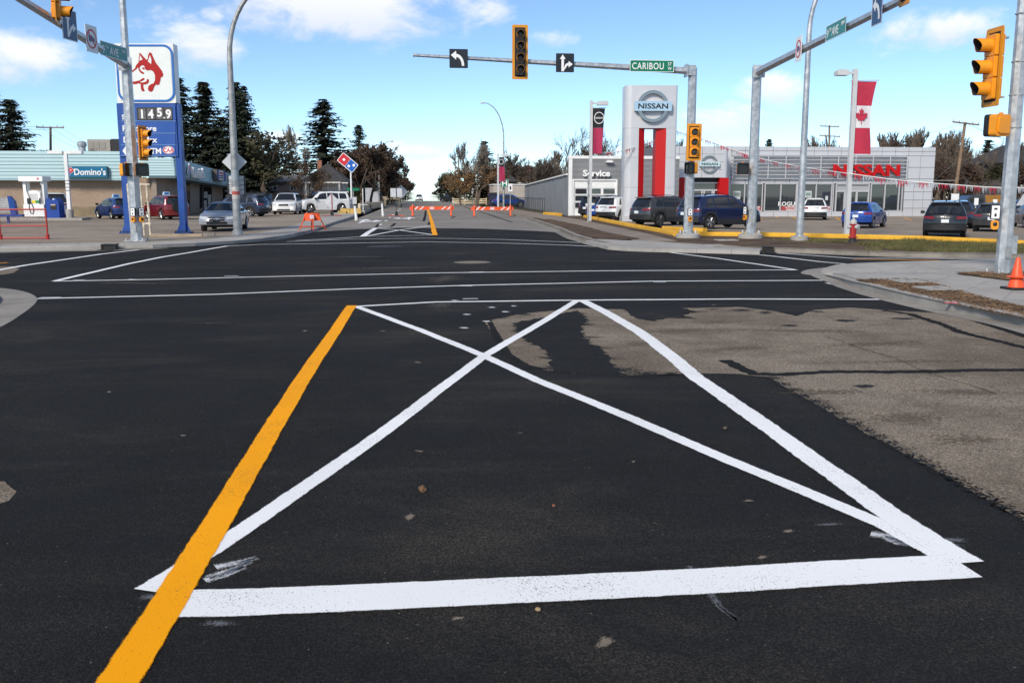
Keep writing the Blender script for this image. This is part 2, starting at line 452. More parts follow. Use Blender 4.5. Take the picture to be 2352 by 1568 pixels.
def lettering(name, txt, size, m, parent, loc, rz=0.0, **kw):
    me = text_mesh(txt, size, **kw); me.materials.append(m)
    o = link(name, me, parent); o.location = loc; o.rotation_euler = (0, 0, rz)
    return o
def sheet(name, pts, z, m, parent=None, jag=0.0, step=0.0, thick=0.0):
    """flat sheet from world (x,y[,z]) outline; jag roughens the outline"""
    if 0 < z < .03: z *= .35
    out = []
    n = len(pts)
    for i in range(n):
        a = Vector((pts[i][0], pts[i][1])); b = Vector((pts[(i + 1) % n][0], pts[(i + 1) % n][1]))
        out.append(a)
        if step:
            k = int((b - a).length / step)
            nrm = Vector((-(b - a).y, (b - a).x)).normalized()
            for j in range(1, k):
                out.append(a.lerp(b, j / k) + nrm * random.uniform(-jag, jag))
    mb = MB()
    if thick: mb.prism([(p.x, p.y) for p in out], z - thick, z, 'z')
    else: mb.add([(p.x, p.y, z) for p in out], tess([(p.x, p.y) for p in out]))
    o = mb.build(name, m, parent)
    at = o.data.attributes.new('edge', 'FLOAT', 'POINT'); at.data.foreach_set('value', [1.0] * len(o.data.vertices))
    return o
def flat_up(o):
    me = o.data
    bm = bmesh.new(); bm.from_mesh(me)
    for f in bm.faces:
        if f.normal.z < 0: f.normal_flip()
    bm.to_mesh(me); bm.free()
    return o
def resample(pts, step):
    pts = [Vector(p) for p in pts]; out = [pts[0]]
    for a, b in zip(pts[:-1], pts[1:]):
        k = max(1, int((b - a).length / step))
        for j in range(1, k + 1): out.append(a.lerp(b, j / k))
    return out
def smooth_line(pts, n=6):
    """Catmull-Rom through the points"""
    pts = [Vector(p) for p in pts]; out = []
    for i in range(len(pts) - 1):
        p0 = pts[max(i - 1, 0)]; p1 = pts[i]; p2 = pts[i + 1]; p3 = pts[min(i + 2, len(pts) - 1)]
        for k in range(n):
            t = k / n
            out.append(0.5 * ((2 * p1) + (p2 - p0) * t + (2 * p0 - 5 * p1 + 4 * p2 - p3) * t * t + (3 * p1 - p0 - 3 * p2 + p3) * t ** 3))
    out.append(pts[-1]); return out
def stripe(name, pts, width, m, parent=None, z=0.008, jag=0.006, step=0.06, wob=0.0, w2=None, fuzz=0.014):
    """painted or poured strip along a world polyline; the edge attribute lets the paint thin out at its rim"""
    line = resample([(p[0], p[1], 0) for p in pts], step)
    z *= .35                                  # a coat of paint, not a board
    v = []; f = []; e = []; n = len(line)
    fz = min(fuzz, width * .3) if fuzz < .5 else width * .48
    for i, p in enumerate(line):
        d = (line[min(i + 1, n - 1)] - line[max(i - 1, 0)]).normalized(); nn = Vector((-d.y, d.x, 0))
        w = width if w2 is None else width + (w2 - width) * i / (n - 1)
        o = wob * math.sin(i * step * 1.7) * 0.5 + wob * math.sin(i * step * 4.1 + 1) * 0.3
        ja, jb = random.uniform(-jag, jag), random.uniform(-jag, jag)
        for (q, ee) in ((w / 2 + fz + ja, 0), (w / 2 - fz + ja, 1), (-w / 2 + fz + jb, 1), (-w / 2 - fz + jb, 0)):
            v.append(p + nn * (q + o) + Vector((0, 0, z))); e.append(ee)
        if i:
            for k in range(3): f.append((4 * i - 4 + k, 4 * i - 3 + k, 4 * i + 1 + k, 4 * i + k))
    ob = flat_up(MB().add(v, f).build(name, m, parent))
    at = ob.data.attributes.new('edge', 'FLOAT', 'POINT'); at.data.foreach_set('value', e)
    return ob
def blob(name, c, rx, ry, m, parent=None, z=.01, n=18, rot=0.0, core=.55):
    """thin stain: opaque in the middle, breaking up towards its rim"""
    v = [(0, 0, 0)]; e = [1.15]; f = []
    rr = [random.uniform(.7, 1.2) for k in range(n)]
    for (q, ee) in ((core, .75), (1.0, 0.0)):
        for k in range(n):
            a = 2 * math.pi * k / n; v.append((rx * q * rr[k] * math.cos(a), ry * q * rr[k] * math.sin(a), 0)); e.append(ee)
    for k in range(n):
        j = (k + 1) % n; f.append((0, 1 + k, 1 + j)); f.append((1 + k, 1 + n + k, 1 + n + j, 1 + j))
    o = flat_up(MB().add(v, f).build(name, m, parent)); o.location = (c[0], c[1], z * .35); o.rotation_euler = (0, 0, rot)
    at = o.data.attributes.new('edge', 'FLOAT', 'POINT'); at.data.foreach_set('value', e)
    return o
def kerb(name, base, heights, m, width=0.16, z0=0.0, parent=None, back=True):
    """swept kerb: base = road-side foot line (world), heights per point, body to the left of the line"""
    base = [Vector((p[0], p[1], 0)) for p in base]; n = len(base); v = []; f = []
    for i, p in enumerate(base):
        d = (base[min(i + 1, n - 1)] - base[max(i - 1, 0)]).normalized(); nn = Vector((-d.y, d.x, 0)); h = max(heights[i], 0.012)
        prof = [(0, -0.1), (0.0, 0), (0.018, h * 0.75), (0.045, h), (width, h), (width, -0.1)]
        for (q, zz) in prof: v.append(p + nn * q + Vector((0, 0, z0 + zz)))
        if i:
            for k in range(5): f.append(((i - 1) * 6 + k, (i - 1) * 6 + k + 1, i * 6 + k + 1, i * 6 + k))
    f.append(tuple(range(6))); f.append(tuple((n - 1) * 6 + k for k in range(6)))
    return MB().add(v, f).build(name, m, parent)
def offset_line(pts, d):
    pts = [Vector((p[0], p[1], 0)) for p in pts]; n = len(pts); out = []
    for i, p in enumerate(pts):
        t = (pts[min(i + 1, n - 1)] - pts[max(i - 1, 0)]).normalized()
        out.append(p + Vector((-t.y, t.x, 0)) * d)
    return out
# ------------------------------------------------------------------ terrain, streets, pavements
def GP(lst, z=0.0): return [G(a, b, z) for a, b in lst]
# ground sheet to the horizon; the street tops a rise about 250 m on and the land falls away behind it
v = []; f = []
ys = [-400, -60, 20, 120, 200, 240, 262, 290, 340, 450, 700, 1200, 2200, 4000]
xs = [-4000, -1200, -300, -60, -20, 0, 20, 60, 300, 1200, 4000]
for y in ys:
    for x in xs:
        z = -0.35 if y <= 240 else (-0.35 - 0.6 * ((y - 240) / 50) ** 1.2 if y < 450 else -4 - 0.045 * (y - 450))
        v.append((x, y, z))
nx = len(xs)
for j in range(len(ys) - 1):
    for i in range(nx - 1):
        f.append((j * nx + i, j * nx + i + 1, (j + 1) * nx + i + 1, (j + 1) * nx + i))
struct(flat_up(MB().add(v, f).build('ground', earth)))

# fresh asphalt of the intersection
road_pts = [(-70, -12), (70, -12), (70, 24), (30, 25.5), (18.3, 26.4), (12, 31), (8.2, 34), (7.4, 40), (8.7, 46), (9.0, 66), (-5.0, 66), (-5.6, 48), (-6.2, 42), (-9.5, 35), (-14, 32.6), (-70, 31)]
road = struct(sheet('road', road_pts, 0.0, asphalt))
# the old street surface beyond, over the rise
edge = GP([(716, 534), (760, 530), (860, 525), (930, 523), (1004, 524), (1090, 525), (1170, 528), (1240, 531), (1300, 536)], 0)
edge = smooth_line(edge, 8)
v = []; f = []; m = len(edge)
for p in edge: v.append((p.x, p.y + random.uniform(-.12, .12), 0.0015))
rows = [60, 75, 90, 130, 180, 230, 256, 275, 320, 420]
for y in rows:
    xl = -4.9 - 0.4 * (y < 70); xr = 8.8
    z = 0.0015 if y <= 256 else 0.0015 - 0.6 * ((y - 256) / 50) ** 1.2
    for i in range(m): v.append((xl + (xr - xl) * i / (m - 1), y, z))
for j in range(len(rows)):
    for i in range(m - 1): f.append((j * m + i, j * m + i + 1, (j + 1) * m + i + 1, (j + 1) * m + i))
struct(flat_up(MB().add(v, f).build('street', far_road)))
# worn pavement left in the near lane
near_patch = [(1112, 738), (1140, 775), (1160, 812), (1205, 842), (1275, 853), (1330, 858), (1450, 862), (1580, 858), (1690, 858), (1765, 866), (1850, 915), (2000, 1000),
              (2150, 1080), (2352, 1195), (2600, 1335), (2900, 1400), (2900, 850), (2352, 776), (2191, 724), (2160, 719), (2030, 712), (1950, 706), (1870, 712), (1830, 726),
              (1780, 715), (1700, 705), (1560, 708), (1480, 712), (1330, 708), (1200, 720)]
struct(sheet('worn_pavement', GP(near_patch), 0.004, old_road, jag=0.014, step=0.05))
patch2 = [(1178, 742), (1240, 730), (1330, 712), (1352, 735), (1335, 760), (1352, 785), (1385, 803), (1400, 828), (1440, 862), (1330, 860), (1270, 853), (1262, 825), (1245, 800), (1200, 778)]
struct(sheet('asphalt_patch', GP(patch2), 0.008, asphalt, jag=0.05, step=0.07))
struct(sheet('asphalt_patch', GP([(1430, 708), (1560, 706), (1605, 716), (1570, 724), (1600, 732), (1540, 730), (1500, 738), (1455, 730)]), 0.008, asphalt, jag=0.04, step=0.07))
struct(sheet('asphalt_patch', GP([(1120, 742), (1128, 735), (1150, 772), (1175, 812), (1215, 838), (1270, 850), (1210, 846), (1160, 818), (1134, 776)]), 0.008, tar, jag=0.012, step=0.06))
struct(stripe('tar_seam', GP([(1663, 827), (1690, 842), (1730, 859), (1800, 861), (1900, 855), (2050, 853), (2200, 851), (2360, 849)]), 0.13, tar, z=0.0095, jag=0.02, wob=0.05))
struct(stripe('tar_seam', GP([(2025, 713), (2090, 722), (2150, 742), (2210, 762), (2260, 775), (2365, 801)]), 0.12, tar, z=0.0095, jag=0.02, wob=0.06))
struct(stripe('tar_seam', GP([(1895, 775), (2010, 812), (2130, 850), (2290, 905)]), 0.009, tar, z=0.0095, jag=0.01, wob=0.1))
for q in [[(0, 612), (30, 611), (45, 618), (30, 627), (0, 631), (-60, 634), (-60, 612)], [(-30, 1108), (10, 1105), (38, 1128), (20, 1150), (-30, 1165)]]:
    struct(sheet('worn_pavement', GP(q), 0.004, old_road, jag=0.03, step=0.08))
for i, q in enumerate([[(1948, 884), (1990, 880), (2020, 888), (1985, 897)], [(1800, 745), (1830, 743), (1826, 752), (1802, 752)], [(1925, 733), (1960, 735), (1940, 742)], [(2040, 728), (2110, 731), (2075, 737)]]):
    c_ = sum(GP(q), Vector()) / len(q); w_ = (GP(q)[2] - GP(q)[0]).length / 2
    struct(blob('tar_stain', c_, w_ * 1.1, w_ * .8, tar_blot, None, .008, 18, 0, .5))
# tar joints of the street beyond
for q in [[(918, 540), (925, 536)], [(952, 525), (962, 519), (967, 511)], [(1015, 512), (1020, 507), (1024, 500)], [(1170, 497), (1190, 503), (1225, 517)], [(1100, 483), (1130, 489)], [(918, 553), (930, 545)]]:
    pass
def cr3(lst): return [((840 + a / 5.113) / 1.063, (420 + b / 5.113) / 1.063) for a, b in lst]
for q in [[(1018, 480), (1015, 540), (995, 615)], [(1075, 620), (1055, 660)], [(440, 645), (400, 690)], [(640, 640), (585, 685)], [(1670, 487), (1780, 520), (1950, 580), (2100, 625)], [(1500, 435), (1600, 472)], [(1390, 555), (1340, 575)], [(1220, 640), (1460, 632)]]:
    struct(stripe('tar_seam', GP(cr3(q)), 0.16, tar, z=0.0085, jag=0.03, step=0.25))

# ---- painted markings
mk = bpy.data.objects.new('road_markings', None); col.objects.link(mk); struct(mk)
def line(pts, w, m=None, z=0.012, jag=0.004, step=0.05, name='white_line', wob=0.006, w2=None, fuzz=0.014):
    return stripe(name, GP(pts), w, m or white_paint, mk, z, jag, step, wob, w2, fuzz)
line([(335, 1357), (420, 1306), (500, 1256), (700, 1119), (900, 978), (1112, 817), (1220, 755), (1328, 689)], 0.132)
line([(815, 703), (960, 756), (1115, 819), (1240, 876), (1430, 953), (1650, 1047), (1850, 1130), (2030, 1206), (2165, 1280)], 0.132, z=0.013)
line([(1335, 689), (1400, 722), (1468, 762), (1545, 820), (1600, 868), (1700, 937), (1800, 1007), (1920, 1092), (2030, 1172), (2120, 1232), (2222, 1293)], 0.185, z=0.014, jag=0.006)
line([(820, 704), (1000, 694), (1300, 690), (1700, 687), (2040, 688)], 0.135, z=0.015)
line([(365, 1388), (560, 1384), (760, 1376), (1000, 1365), (1300, 1351), (1600, 1335), (1900, 1317), (2215, 1300)], 0.30, z=0.016, jag=0.003)
line([(85, 686), (300, 681), (500, 676), (800, 664), (1060, 656), (1500, 646), (1905, 644)], 0.13)
line([(125, 646), (350, 642), (560, 637), (1000, 627), (1400, 622), (1828, 620)], 0.13)
line([(125, 646), (180, 633), (240, 619), (300, 605), (370, 591), (430, 581), (522, 565)], 0.15, z=0.013)
line([(522, 565), (600, 561.5), (659, 561), (800, 558.5), (978, 555.5), (1150, 558.5), (1300, 563), (1411, 568.5)], 0.13)
line([(1445, 571), (1540, 580), (1650, 594), (1740, 607), (1828, 620)], 0.13, z=0.013)
line([(-40, 627), (60, 609), (150, 596), (230, 584), (352, 570)], 0.16)
line([(1690, 580), (1790, 590), (1881, 601), (1970, 609), (2069, 618)], 0.13)
line([(1780, 581), (1881, 588), (1960, 593.5), (2100, 593.5), (2360, 596)], 0.14)
line([(1960, 595.5), (2100, 597.5), (2287, 601), (2360, 602)], 0.12, yellow_paint, name='yellow_line')
line([(-30, 607), (18, 603)], 0.12, yellow_paint, name='yellow_line')
line([(680, 552.5), (750, 549), (834, 543.5), (993, 540)], 0.12)
line([(659, 555), (800, 549.5), (978, 547), (1150, 550), (1362, 558.5)], 0.12, z=0.013)
line([(834, 543), (846, 534), (863, 524)], 0.28, z=0.013)
line([(863, 523.5), (990, 519)], 0.14)
line([(863, 524), (920, 529), (993, 539)], 0.16, z=0.014)
line([(845, 542), (915, 529), (988, 519)], 0.16, z=0.015)
# yellow centre lines
line([(120, 1806), (272, 1568), (400, 1366), (480, 1228), (566, 1085), (640, 962), (690, 878), (750, 790), (808, 702)], 0.172, yellow_paint, z=0.018, jag=0.004, name='yellow_line')
line([(999, 540), (993, 515), (988, 497), (982, 479)], 0.24, yellow_paint, z=0.016, jag=0.02, step=0.3, name='yellow_line')
for (a, b) in [(455, 655), (525, 608), (573, 568), (612, 537), (643, 510), (673, 486), (697, 465), (735, 437)]:
    px, py = cr3([(a, b)])[0]; p = G(px, py)
    stripe('white_dash', [p - Vector((0, 0.032 * p.y / 2, 0)), p + Vector((0, 0.03 * p.y / 2, 0))], 0.16, white_paint, mk, 0.012, 0.01, 0.3)
def arrow_flat(px, py, L, flip):
    c = G(px, py); s = -1 if flip else 1
    pl = [(-0.1, -L / 2), (0.1, -L / 2), (0.1, L * .1), (0.55, L * .1), (0, L / 2), (-0.55, L * .1), (-0.1, L * .1)]
    pl2 = [(0.1 * s, -L * .35), (0.75 * s, -L * .12), (0.75 * s, -L * .3), (1.35 * s, 0.0), (0.75 * s, L * .25), (0.75 * s, L * .05), (0.1 * s, -L * .15)]
    for q in (pl, pl2):
        o = sheet('lane_arrow', [(c.x + a, c.y + b) for a, b in q], 0.012 if q is pl else 0.0125, white_paint, mk); flat_up(o)
arrow_flat(*cr3([(240, 612)])[0], 9, False)
arrow_flat(*cr3([(815, 578)])[0], 7, True)
# overspray, hand marks, doubled starts of the lines
for q, w in [([(495, 1303), (545, 1293), (592, 1281)], .024), ([(478, 1327), (540, 1306), (575, 1290)], .02), ([(470, 1333), (512, 1323), (562, 1302)], .022),
             ([(2000, 1226), (2040, 1232), (2100, 1250)], .03), ([(2030, 1233), (2060, 1248), (2085, 1253)], .02), ([(2050, 1240), (2095, 1238), (2120, 1248)], .02)]:
    line(q, w * 2.2, thin_white, z=0.010, jag=0.004, step=0.012, name='spray_mark', wob=0, w2=w, fuzz=1)
for q in [[(515, 634), (548, 633.5)], [(168, 643), (195, 643)], [(92, 683.5), (140, 683)], [(1080, 625), (1112, 624.6)], [(1063, 686.5), (1098, 686)], [(1055, 656.5), (1085, 657)], [(1898, 650), (1925, 656)], [(1500, 648), (1530, 648)], [(295, 641.5), (320, 643)]]:
    line(q, .09, thin_white, z=0.0105, name='spray_mark', fuzz=1)
line([(1582, 1300), (1598, 1322)], .022, faint_white, z=.010, name='spray_mark', jag=.003, step=.02, fuzz=1)
line([(1630, 1362), (1650, 1392), (1690, 1425)], .03, faint_white, z=.010, name='spray_mark', jag=.003, step=.02, w2=.012, fuzz=1)
for (px, py, r) in [(1292, 724), (1072, 722), (1067, 752), (1018, 770)][:0]: pass
for (px, py) in [(1045, 690), (1072, 722), (1067, 753), (1117, 738), (1130, 706), (1180, 703), (1160, 716)]:   # small spray marks of the layout
    blob('layout_mark', G(px, py), .09, .11, thin_white, mk, .010, 8, random.uniform(0, 1), .4)
for (px, py, rx, ry) in [(505, 1432, .10, .05), (2175, 1255, .12, .05), (1900, 1205, .12, .03), (2190, 1240, .1, .06), (660, 1396, .06, .03), (345, 1372, .08, .05)]: blob('overspray', G(px, py), rx, ry, faint_white, mk, .0105, 20, 0, .2)
for (px, py, r) in [(940, 1188, .05), (1390, 1475, .06), (962, 1036, .035), (1195, 994, .022), (1810, 1220, .035), (1720, 1150, .03), (960, 832, .05), (1597, 1020, .04), (1455, 1060, .02), (1250, 800, .03), (700, 760, .06), (880, 760, .05), (1640, 700, .06), (1750, 1280, .03), (1050, 1420, .03), (420, 1000, .03), (250, 900, .04)]:
    struct(blob('mud_spot', G(px, py), r * 1.5, r * .8, mud, None, .007, 14, random.uniform(0, 3), .45))
for (px, py, rx, ry) in [(900, 615, 2.2, .5), (820, 590, 1.6, .5), (1020, 640, .5, 1.6), (640, 640, 1.2, .25), (300, 650, 1.5, .3), (1400, 600, 1.8, .3), (760, 668, .6, .12), (480, 742, .5, .1), (1010, 700, .3, 1.1)]:
    struct(blob('dust_patch', G(px, py), rx, ry, paint_mat('thin_dust', (0.062, 0.052, 0.041), 0.78, 4.0, 14.0) if 'thin_dust' not in MATS else MATS['thin_dust'], None, .005, 26, random.uniform(-.2, .2), .2))
# ---- kerbs, gutters, sidewalks, verges
def strip_between(name, a, b, z, m, parent=None, za=None):
    n = len(a); v = []; f = []
    for p, q in zip(a, b):
        v.append((p[0], p[1], z if za is None else za)); v.append((q[0], q[1], z))
    for i in range(n - 1): f.append((2 * i, 2 * i + 1, 2 * i + 3, 2 * i + 2))
    return flat_up(MB().add(v, f).build(name, m, parent))
def slabs(owner, a, b, z, m, gap=0.012, th=0.12):
    """concrete bays between two edge lines, one slab per bay"""
    for i in range(len(a) - 1):
        q = [Vector((p[0], p[1], 0)) for p in (a[i], a[i + 1], b[i + 1], b[i])]
        c = sum(q, Vector()) / 4
        q = [p + (c - p).normalized() * gap for p in q]
        MB().prism([(p.x, p.y) for p in q], z - th, z, 'z').build('slab', m, owner)

# near right corner
se_foot = smooth_line(GP([(2700, 838), (2520, 797), (2352, 751), (2270, 733), (2191, 717), (2110, 699), (2025, 678), (1965, 660), (1932, 646), (1905, 636), (1896, 631)]), 6)
hts = [0.15] * len(se_foot)
for i in range(len(hts)):
    k = (len(hts) - 1 - i) / 22.0
    hts[i] = 0.15 * min(1, max(0, k)) 
struct(kerb('kerb', list(reversed(se_foot)), list(reversed(hts)), concrete, 0.17)) if False else None
se_kerb = kerb('kerb', se_foot, hts, concrete, -0.17); struct(se_kerb)
gut = offset_line(se_foot, 0.36)
struct(strip_between('gutter', se_foot, gut, 0.006, gutter_m))
tip = smooth_line(GP([(1896, 631), (1884, 628), (1900, 621), (1960, 615), (2050, 611), (2160, 608), (2352, 604), (2700, 600)]), 5)
inner = [p for p in offset_line(se_foot, -0.17)]
outline = [(p.x, p.y) for p in inner] + [(p.x, p.y) for p in tip]
struct(sheet('corner_slab', [(p[0], p[1]) for p in outline] + [(60, 20.2), (60, 8)], 0.115, concrete, thick=0.2))
tp_ = G(1884, 628)
for q in bpy.data.objects['corner_slab'].data.vertices:
    if q.co.z > .05: q.co.z = .02 + .095 * min(1.0, math.hypot(q.co.x - tp_.x, q.co.y - tp_.y) / 1.5)
struct(strip_between('gutter', tip, offset_line(tip, 0.45), 0.007, gutter_m))
m1 = [(1965, 643), (2060, 641), (2100, 642), (2135, 649), (2190, 664), (2260, 684), (2352, 704), (2700, 790), (2700, 826), (2500, 778), (2352, 733), (2270, 716), (2191, 700), (2110, 680), (2030, 660)]
mul = struct(sheet('mulch_bed', [tuple(p)[:2] for p in GP(m1, .13)], 0.135, mulch_m, jag=.03, step=.15))
mul2 = struct(sheet('mulch_bed', [tuple(p)[:2] for p in GP([(2195, 628), (2290, 625), (2400, 626), (2520, 640), (2460, 652), (2352, 647), (2290, 640)], .13)], 0.132, mulch_m, jag=.03, step=.15))
ws = struct(bpy.data.objects.new('sidewalk', None)); col.objects.link(ws)
wa = GP([(1975, 641), (2065, 640), (2140, 648), (2215, 668), (2300, 690), (2420, 718), (2600, 760)], .13); wb = GP([(1990, 626), (2100, 627), (2185, 632), (2270, 645), (2340, 656), (2470, 670), (2700, 690)], .13)
slabs(ws, wa, wb, 0.128, concrete)
for (px, py, w, d) in [(2085, 647, .55, .3), (2150, 664, .6, .33)]:
    c = G(px, py, .14); o = thing('utility_cover', 'square concrete access lid set in the mulch' if w < .58 else 'pale concrete lid in mulch nearer the pink kerb mark', 'lid', (c.x, c.y, .15))
    MB().prism(rounded(w, d * 2, .04), 0.0, .02, 'z').build('lid', concrete, o)
    MB().box(-.05, .05, -.02, .02, .02, .026).build('lifting_slot', steel_dk, o)
# wood chips of the mulch (nobody could count them)
chips = MB()
chipm = mat('wood_chip', (0.14, 0.086, 0.048), 0.95, noise=.5, scale=3)
def inside(p, poly):
    c = False; n = len(poly)
    for i in range(n):
        a = poly[i]; b = poly[i - 1]
        if (a[1] > p[1]) != (b[1] > p[1]) and p[0] < (b[0] - a[0]) * (p[1] - a[1]) / (b[1] - a[1]) + a[0]: c = not c
    return c
mpoly = [tuple(p)[:2] for p in GP(m1[:7] + m1[9:], .13)]; mpoly2 = [tuple(p)[:2] for p in GP([(2195, 628), (2290, 625), (2400, 626), (2460, 652), (2352, 647), (2290, 640)], .13)]
for poly in (mpoly, mpoly2):
    x0 = min(p[0] for p in poly); x1 = max(p[0] for p in poly); y0 = min(p[1] for p in poly); y1 = max(p[1] for p in poly)
    for k in range(5200):
        p = (random.uniform(x0, x1), random.uniform(y0, y1))
        if not inside(p, poly): continue
        Mr = Matrix.Rotation(random.uniform(0, 6.3), 3, 'Z') @ Matrix.Rotation(random.uniform(-.6, .6), 3, 'X')
        chips.cbox((p[0], p[1], .14 + random.uniform(0, .02)), (random.uniform(.02, .07), random.uniform(.01, .025), .008), Mr)
o = chips.build('mulch', chipm); o['kind'] = 'stuff'; o['label'] = 'brown shredded bark mulch in the corner bed'

# near left island
isl = smooth_line(GP([(-240, 850), (-120, 805), (0, 752), (50, 722), (80, 698), (84, 684), (62, 672), (20, 664), (-40, 660), (-160, 656)]), 6)
struct(sheet('corner_slab', [(p.x, p.y) for p in isl] + [(-16, 19)], 0.02, gutter_m, thick=.2))
isl2 = offset_line(isl, 0.62)
struct(sheet('corner_slab', [(p.x, p.y) for p in isl2] + [(-16, 18.6)], 0.07, concrete, thick=.2))
isl3 = offset_line(isl, 1.05)
struct(sheet('corner_slab', [(p.x, p.y) for p in isl3] + [(-16, 18.2)], 0.12, concrete, thick=.2))

# far left corner: kerb, sidewalk, lot
nw_foot = smooth_line(GP([(-500, 590), (-200, 583), (0, 578), (120, 575.5), (235, 573.5), (320, 571), (352, 569)]), 4)
struct(kerb('kerb', nw_foot, [.16 * min(1, max(0.02, (len(nw_foot) - 1 - i) / 5)) for i in range(len(nw_foot))], concrete, .2))
struct(strip_between('gutter', nw_foot, offset_line(nw_foot, -.75), 0.006, gutter_m))
nw_foot2 = smooth_line(GP([(352, 569), (450, 565), (540, 559.5), (607, 554), (656, 548), (690, 541), (715, 535), (731, 530)]), 5)
struct(kerb('kerb', nw_foot2, [.15 * min(1, max(0.02, (i - 6) / 12)) for i in range(len(nw_foot2))], concrete, .2))
nw_foot3 = smooth_line(GP([(744, 523), (775, 513), (800, 505), (815, 499.5)]), 5)
struct(kerb('kerb', nw_foot3, [.15] * len(nw_foot3), concrete, .2))
nw_foot4 = smooth_line(GP([(838, 489), (852, 483), (868, 477)]), 4)
struct(kerb('kerb', nw_foot4, [.15] * len(nw_foot4), concrete, .2))
far_l = [Vector((-4.9, y, 0)) for y in (128, 160, 200, 240)]
struct(kerb('kerb', far_l, [.15] * 4, concrete_old, .2))
sw = struct(bpy.data.objects.new('sidewalk', None)); col.objects.link(sw)
roadside = GP([(-500, 578), (-200, 573), (0, 568), (90, 566), (180, 564.5), (270, 563), (352, 562), (450, 558), (540, 553), (600, 547.5), (650, 541), (700, 532), (731, 523), (770, 509), (815, 493), (840, 483), (868, 473)], .14)
lotside = GP([(-500, 571), (-200, 566), (0, 561.5), (90, 560), (180, 558.5), (270, 557), (340, 556), (420, 552.5), (477, 549), (540, 542), (590, 535), (640, 526.5), (680, 516), (725, 501), (770, 487), (807, 477), (838, 470)], .14)
slabs(sw, roadside, lotside, 0.142, concrete)
foot_all = list(nw_foot) + list(nw_foot2)[1:]
lot_out = [(p.x, p.y) for p in lotside[:-1]] + [(-7.4, 112), (-7.4, 118), (-75, 118), (-75, 36)]
struct(flat_up(sheet('parking_lot', lot_out, 0.13, lot_m)))
# fill under the sidewalk
under = [(p.x, p.y + .02) for p in roadside] + [(p.x, p.y) for p in reversed(lotside)]
struct(sheet('sidewalk_bed', [(p[0], p[1]) for p in under], 0.10, concrete_old))
lawn_m = ground_mat('autumn_lawn', ((0.045, 0.05, 0.018), (0.11, 0.085, 0.04)), big=.4, mid=2, grain=18, grain_amt=.5, bump=1, rough=1, bdist=.06)
struct(sheet('lawn', [(-5.2, 112), (-5.2, 250), (-60, 250), (-60, 112)], 0.12, lawn_m))

# far right corner
ne_foot = smooth_line(GP([(2900, 610), (2352, 594.5), (2121, 591), (1990, 587), (1881, 582.5), (1800, 580), (1753, 579), (1680, 577), (1599, 574), (1500, 572), (1434, 569), (1380, 564), (1340, 553), (1318, 546), (1279, 528), (1240, 514), (1211, 504)]), 4)
hs_ = []
for p in ne_foot:
    q = 1.0
    px = p.x
    hs_.append(.15)
for i in range(len(hs_)):
    t = i / (len(hs_) - 1)
    if 0.47 < t < 0.66: hs_[i] = 0.04
struct(kerb('kerb', ne_foot, hs_, concrete_old, -.2))
struct(strip_between('gutter', ne_foot, offset_line(ne_foot, .38), 0.006, gutter_m))
far_r = GP([(1182, 497), (1150, 490), (1100, 480)], 0) + [Vector((8.9, 145, 0)), Vector((8.9, 190, 0)), Vector((8.9, 245, 0))]
struct(kerb('kerb', far_r, [.12] * len(far_r), concrete_old, -.2))
verge = [(p.x, p.y) for p in offset_line(ne_foot, -.2)]
yk = GP([(1339, 496), (1380, 505), (1425, 515), (1470, 524), (1515, 532), (1556, 541), (1598, 541), (1740, 542), (1881, 545), (2112, 551), (2287, 560), (2500, 572), (2900, 590)], .1)
struct(sheet('verge', verge + [(9.6, 74), (15.4, 79)] + [(p.x, p.y + .15) for p in yk], 0.10, soil, thick=.4))
neslab = struct(bpy.data.objects.new('sidewalk', None)); col.objects.link(neslab)
ca = GP([(1345, 553), (1395, 565.5), (1440, 569), (1500, 571), (1600, 573), (1680, 575), (1745, 577)], .12); cb = GP([(1375, 549), (1430, 552), (1500, 554), (1560, 558), (1620, 561), (1690, 565), (1750, 571)], .12)
slabs(neslab, ca, cb, .125, concrete)
ta = GP([(1462, 554), (1400, 536), (1330, 519), (1265, 506), (1200, 493), (1150, 483), (1105, 476)], .12); tb = GP([(1555, 553), (1468, 532), (1392, 516.5), (1330, 504), (1270, 494), (1195, 482), (1140, 474)], .12)
slabs(neslab, ta, tb, .118, walk_tan)
struct(sheet('soil_bed', [tuple(p)[:2] for p in GP([(1232, 505), (1262, 503), (1330, 517), (1405, 536), (1470, 548), (1440, 551), (1370, 549), (1320, 538), (1270, 518)], .13)], .135, soil, jag=.1, step=.4))
struct(sheet('lawn', [(9.3, 80), (40, 118), (60, 118), (60, 250), (9.3, 250)], 0.08, lawn_m))
# the dealer's lot falls slightly to the right
lot = []
grid_x = [10.5, 14, 17, 20, 23, 30, 45, 70, 110]; grid_y = [34, 40, 48, 58, 70, 84, 100, 130]
def lot_z(x): return 0.04 if x < 16 else (0.04 - 0.24 * min(1, (x - 16) / 6.0))
v = []; f = []
lim = [(p.x, p.y) for p in yk]
def yk_y(x):
    pts = sorted(lim)
    if x <= pts[0][0]: return pts[0][1]
    for (a, b), (c, d) in zip(pts[:-1], pts[1:]):
        if a <= x <= c: return b + (d - b) * (x - a) / max(c - a, 1e-6)
    return pts[-1][1]
lot_front = [(x, yk_y(x) + .2) for x in (12.8, 14, 16, 18, 20, 22, 24, 28, 34, 45, 70, 110)]
rowsn = 8
for (x, y0) in lot_front:
    for j in range(rowsn):
        y = y0 + (118 - y0) * (j / (rowsn - 1)) ** 1.5
        v.append((x, y, lot_z(x)))
for i in range(len(lot_front) - 1):
    for j in range(rowsn - 1): f.append((i * rowsn + j, (i + 1) * rowsn + j, (i + 1) * rowsn + j + 1, i * rowsn + j + 1))
struct(flat_up(MB().add(v, f).build('parking_lot', lot_m)))
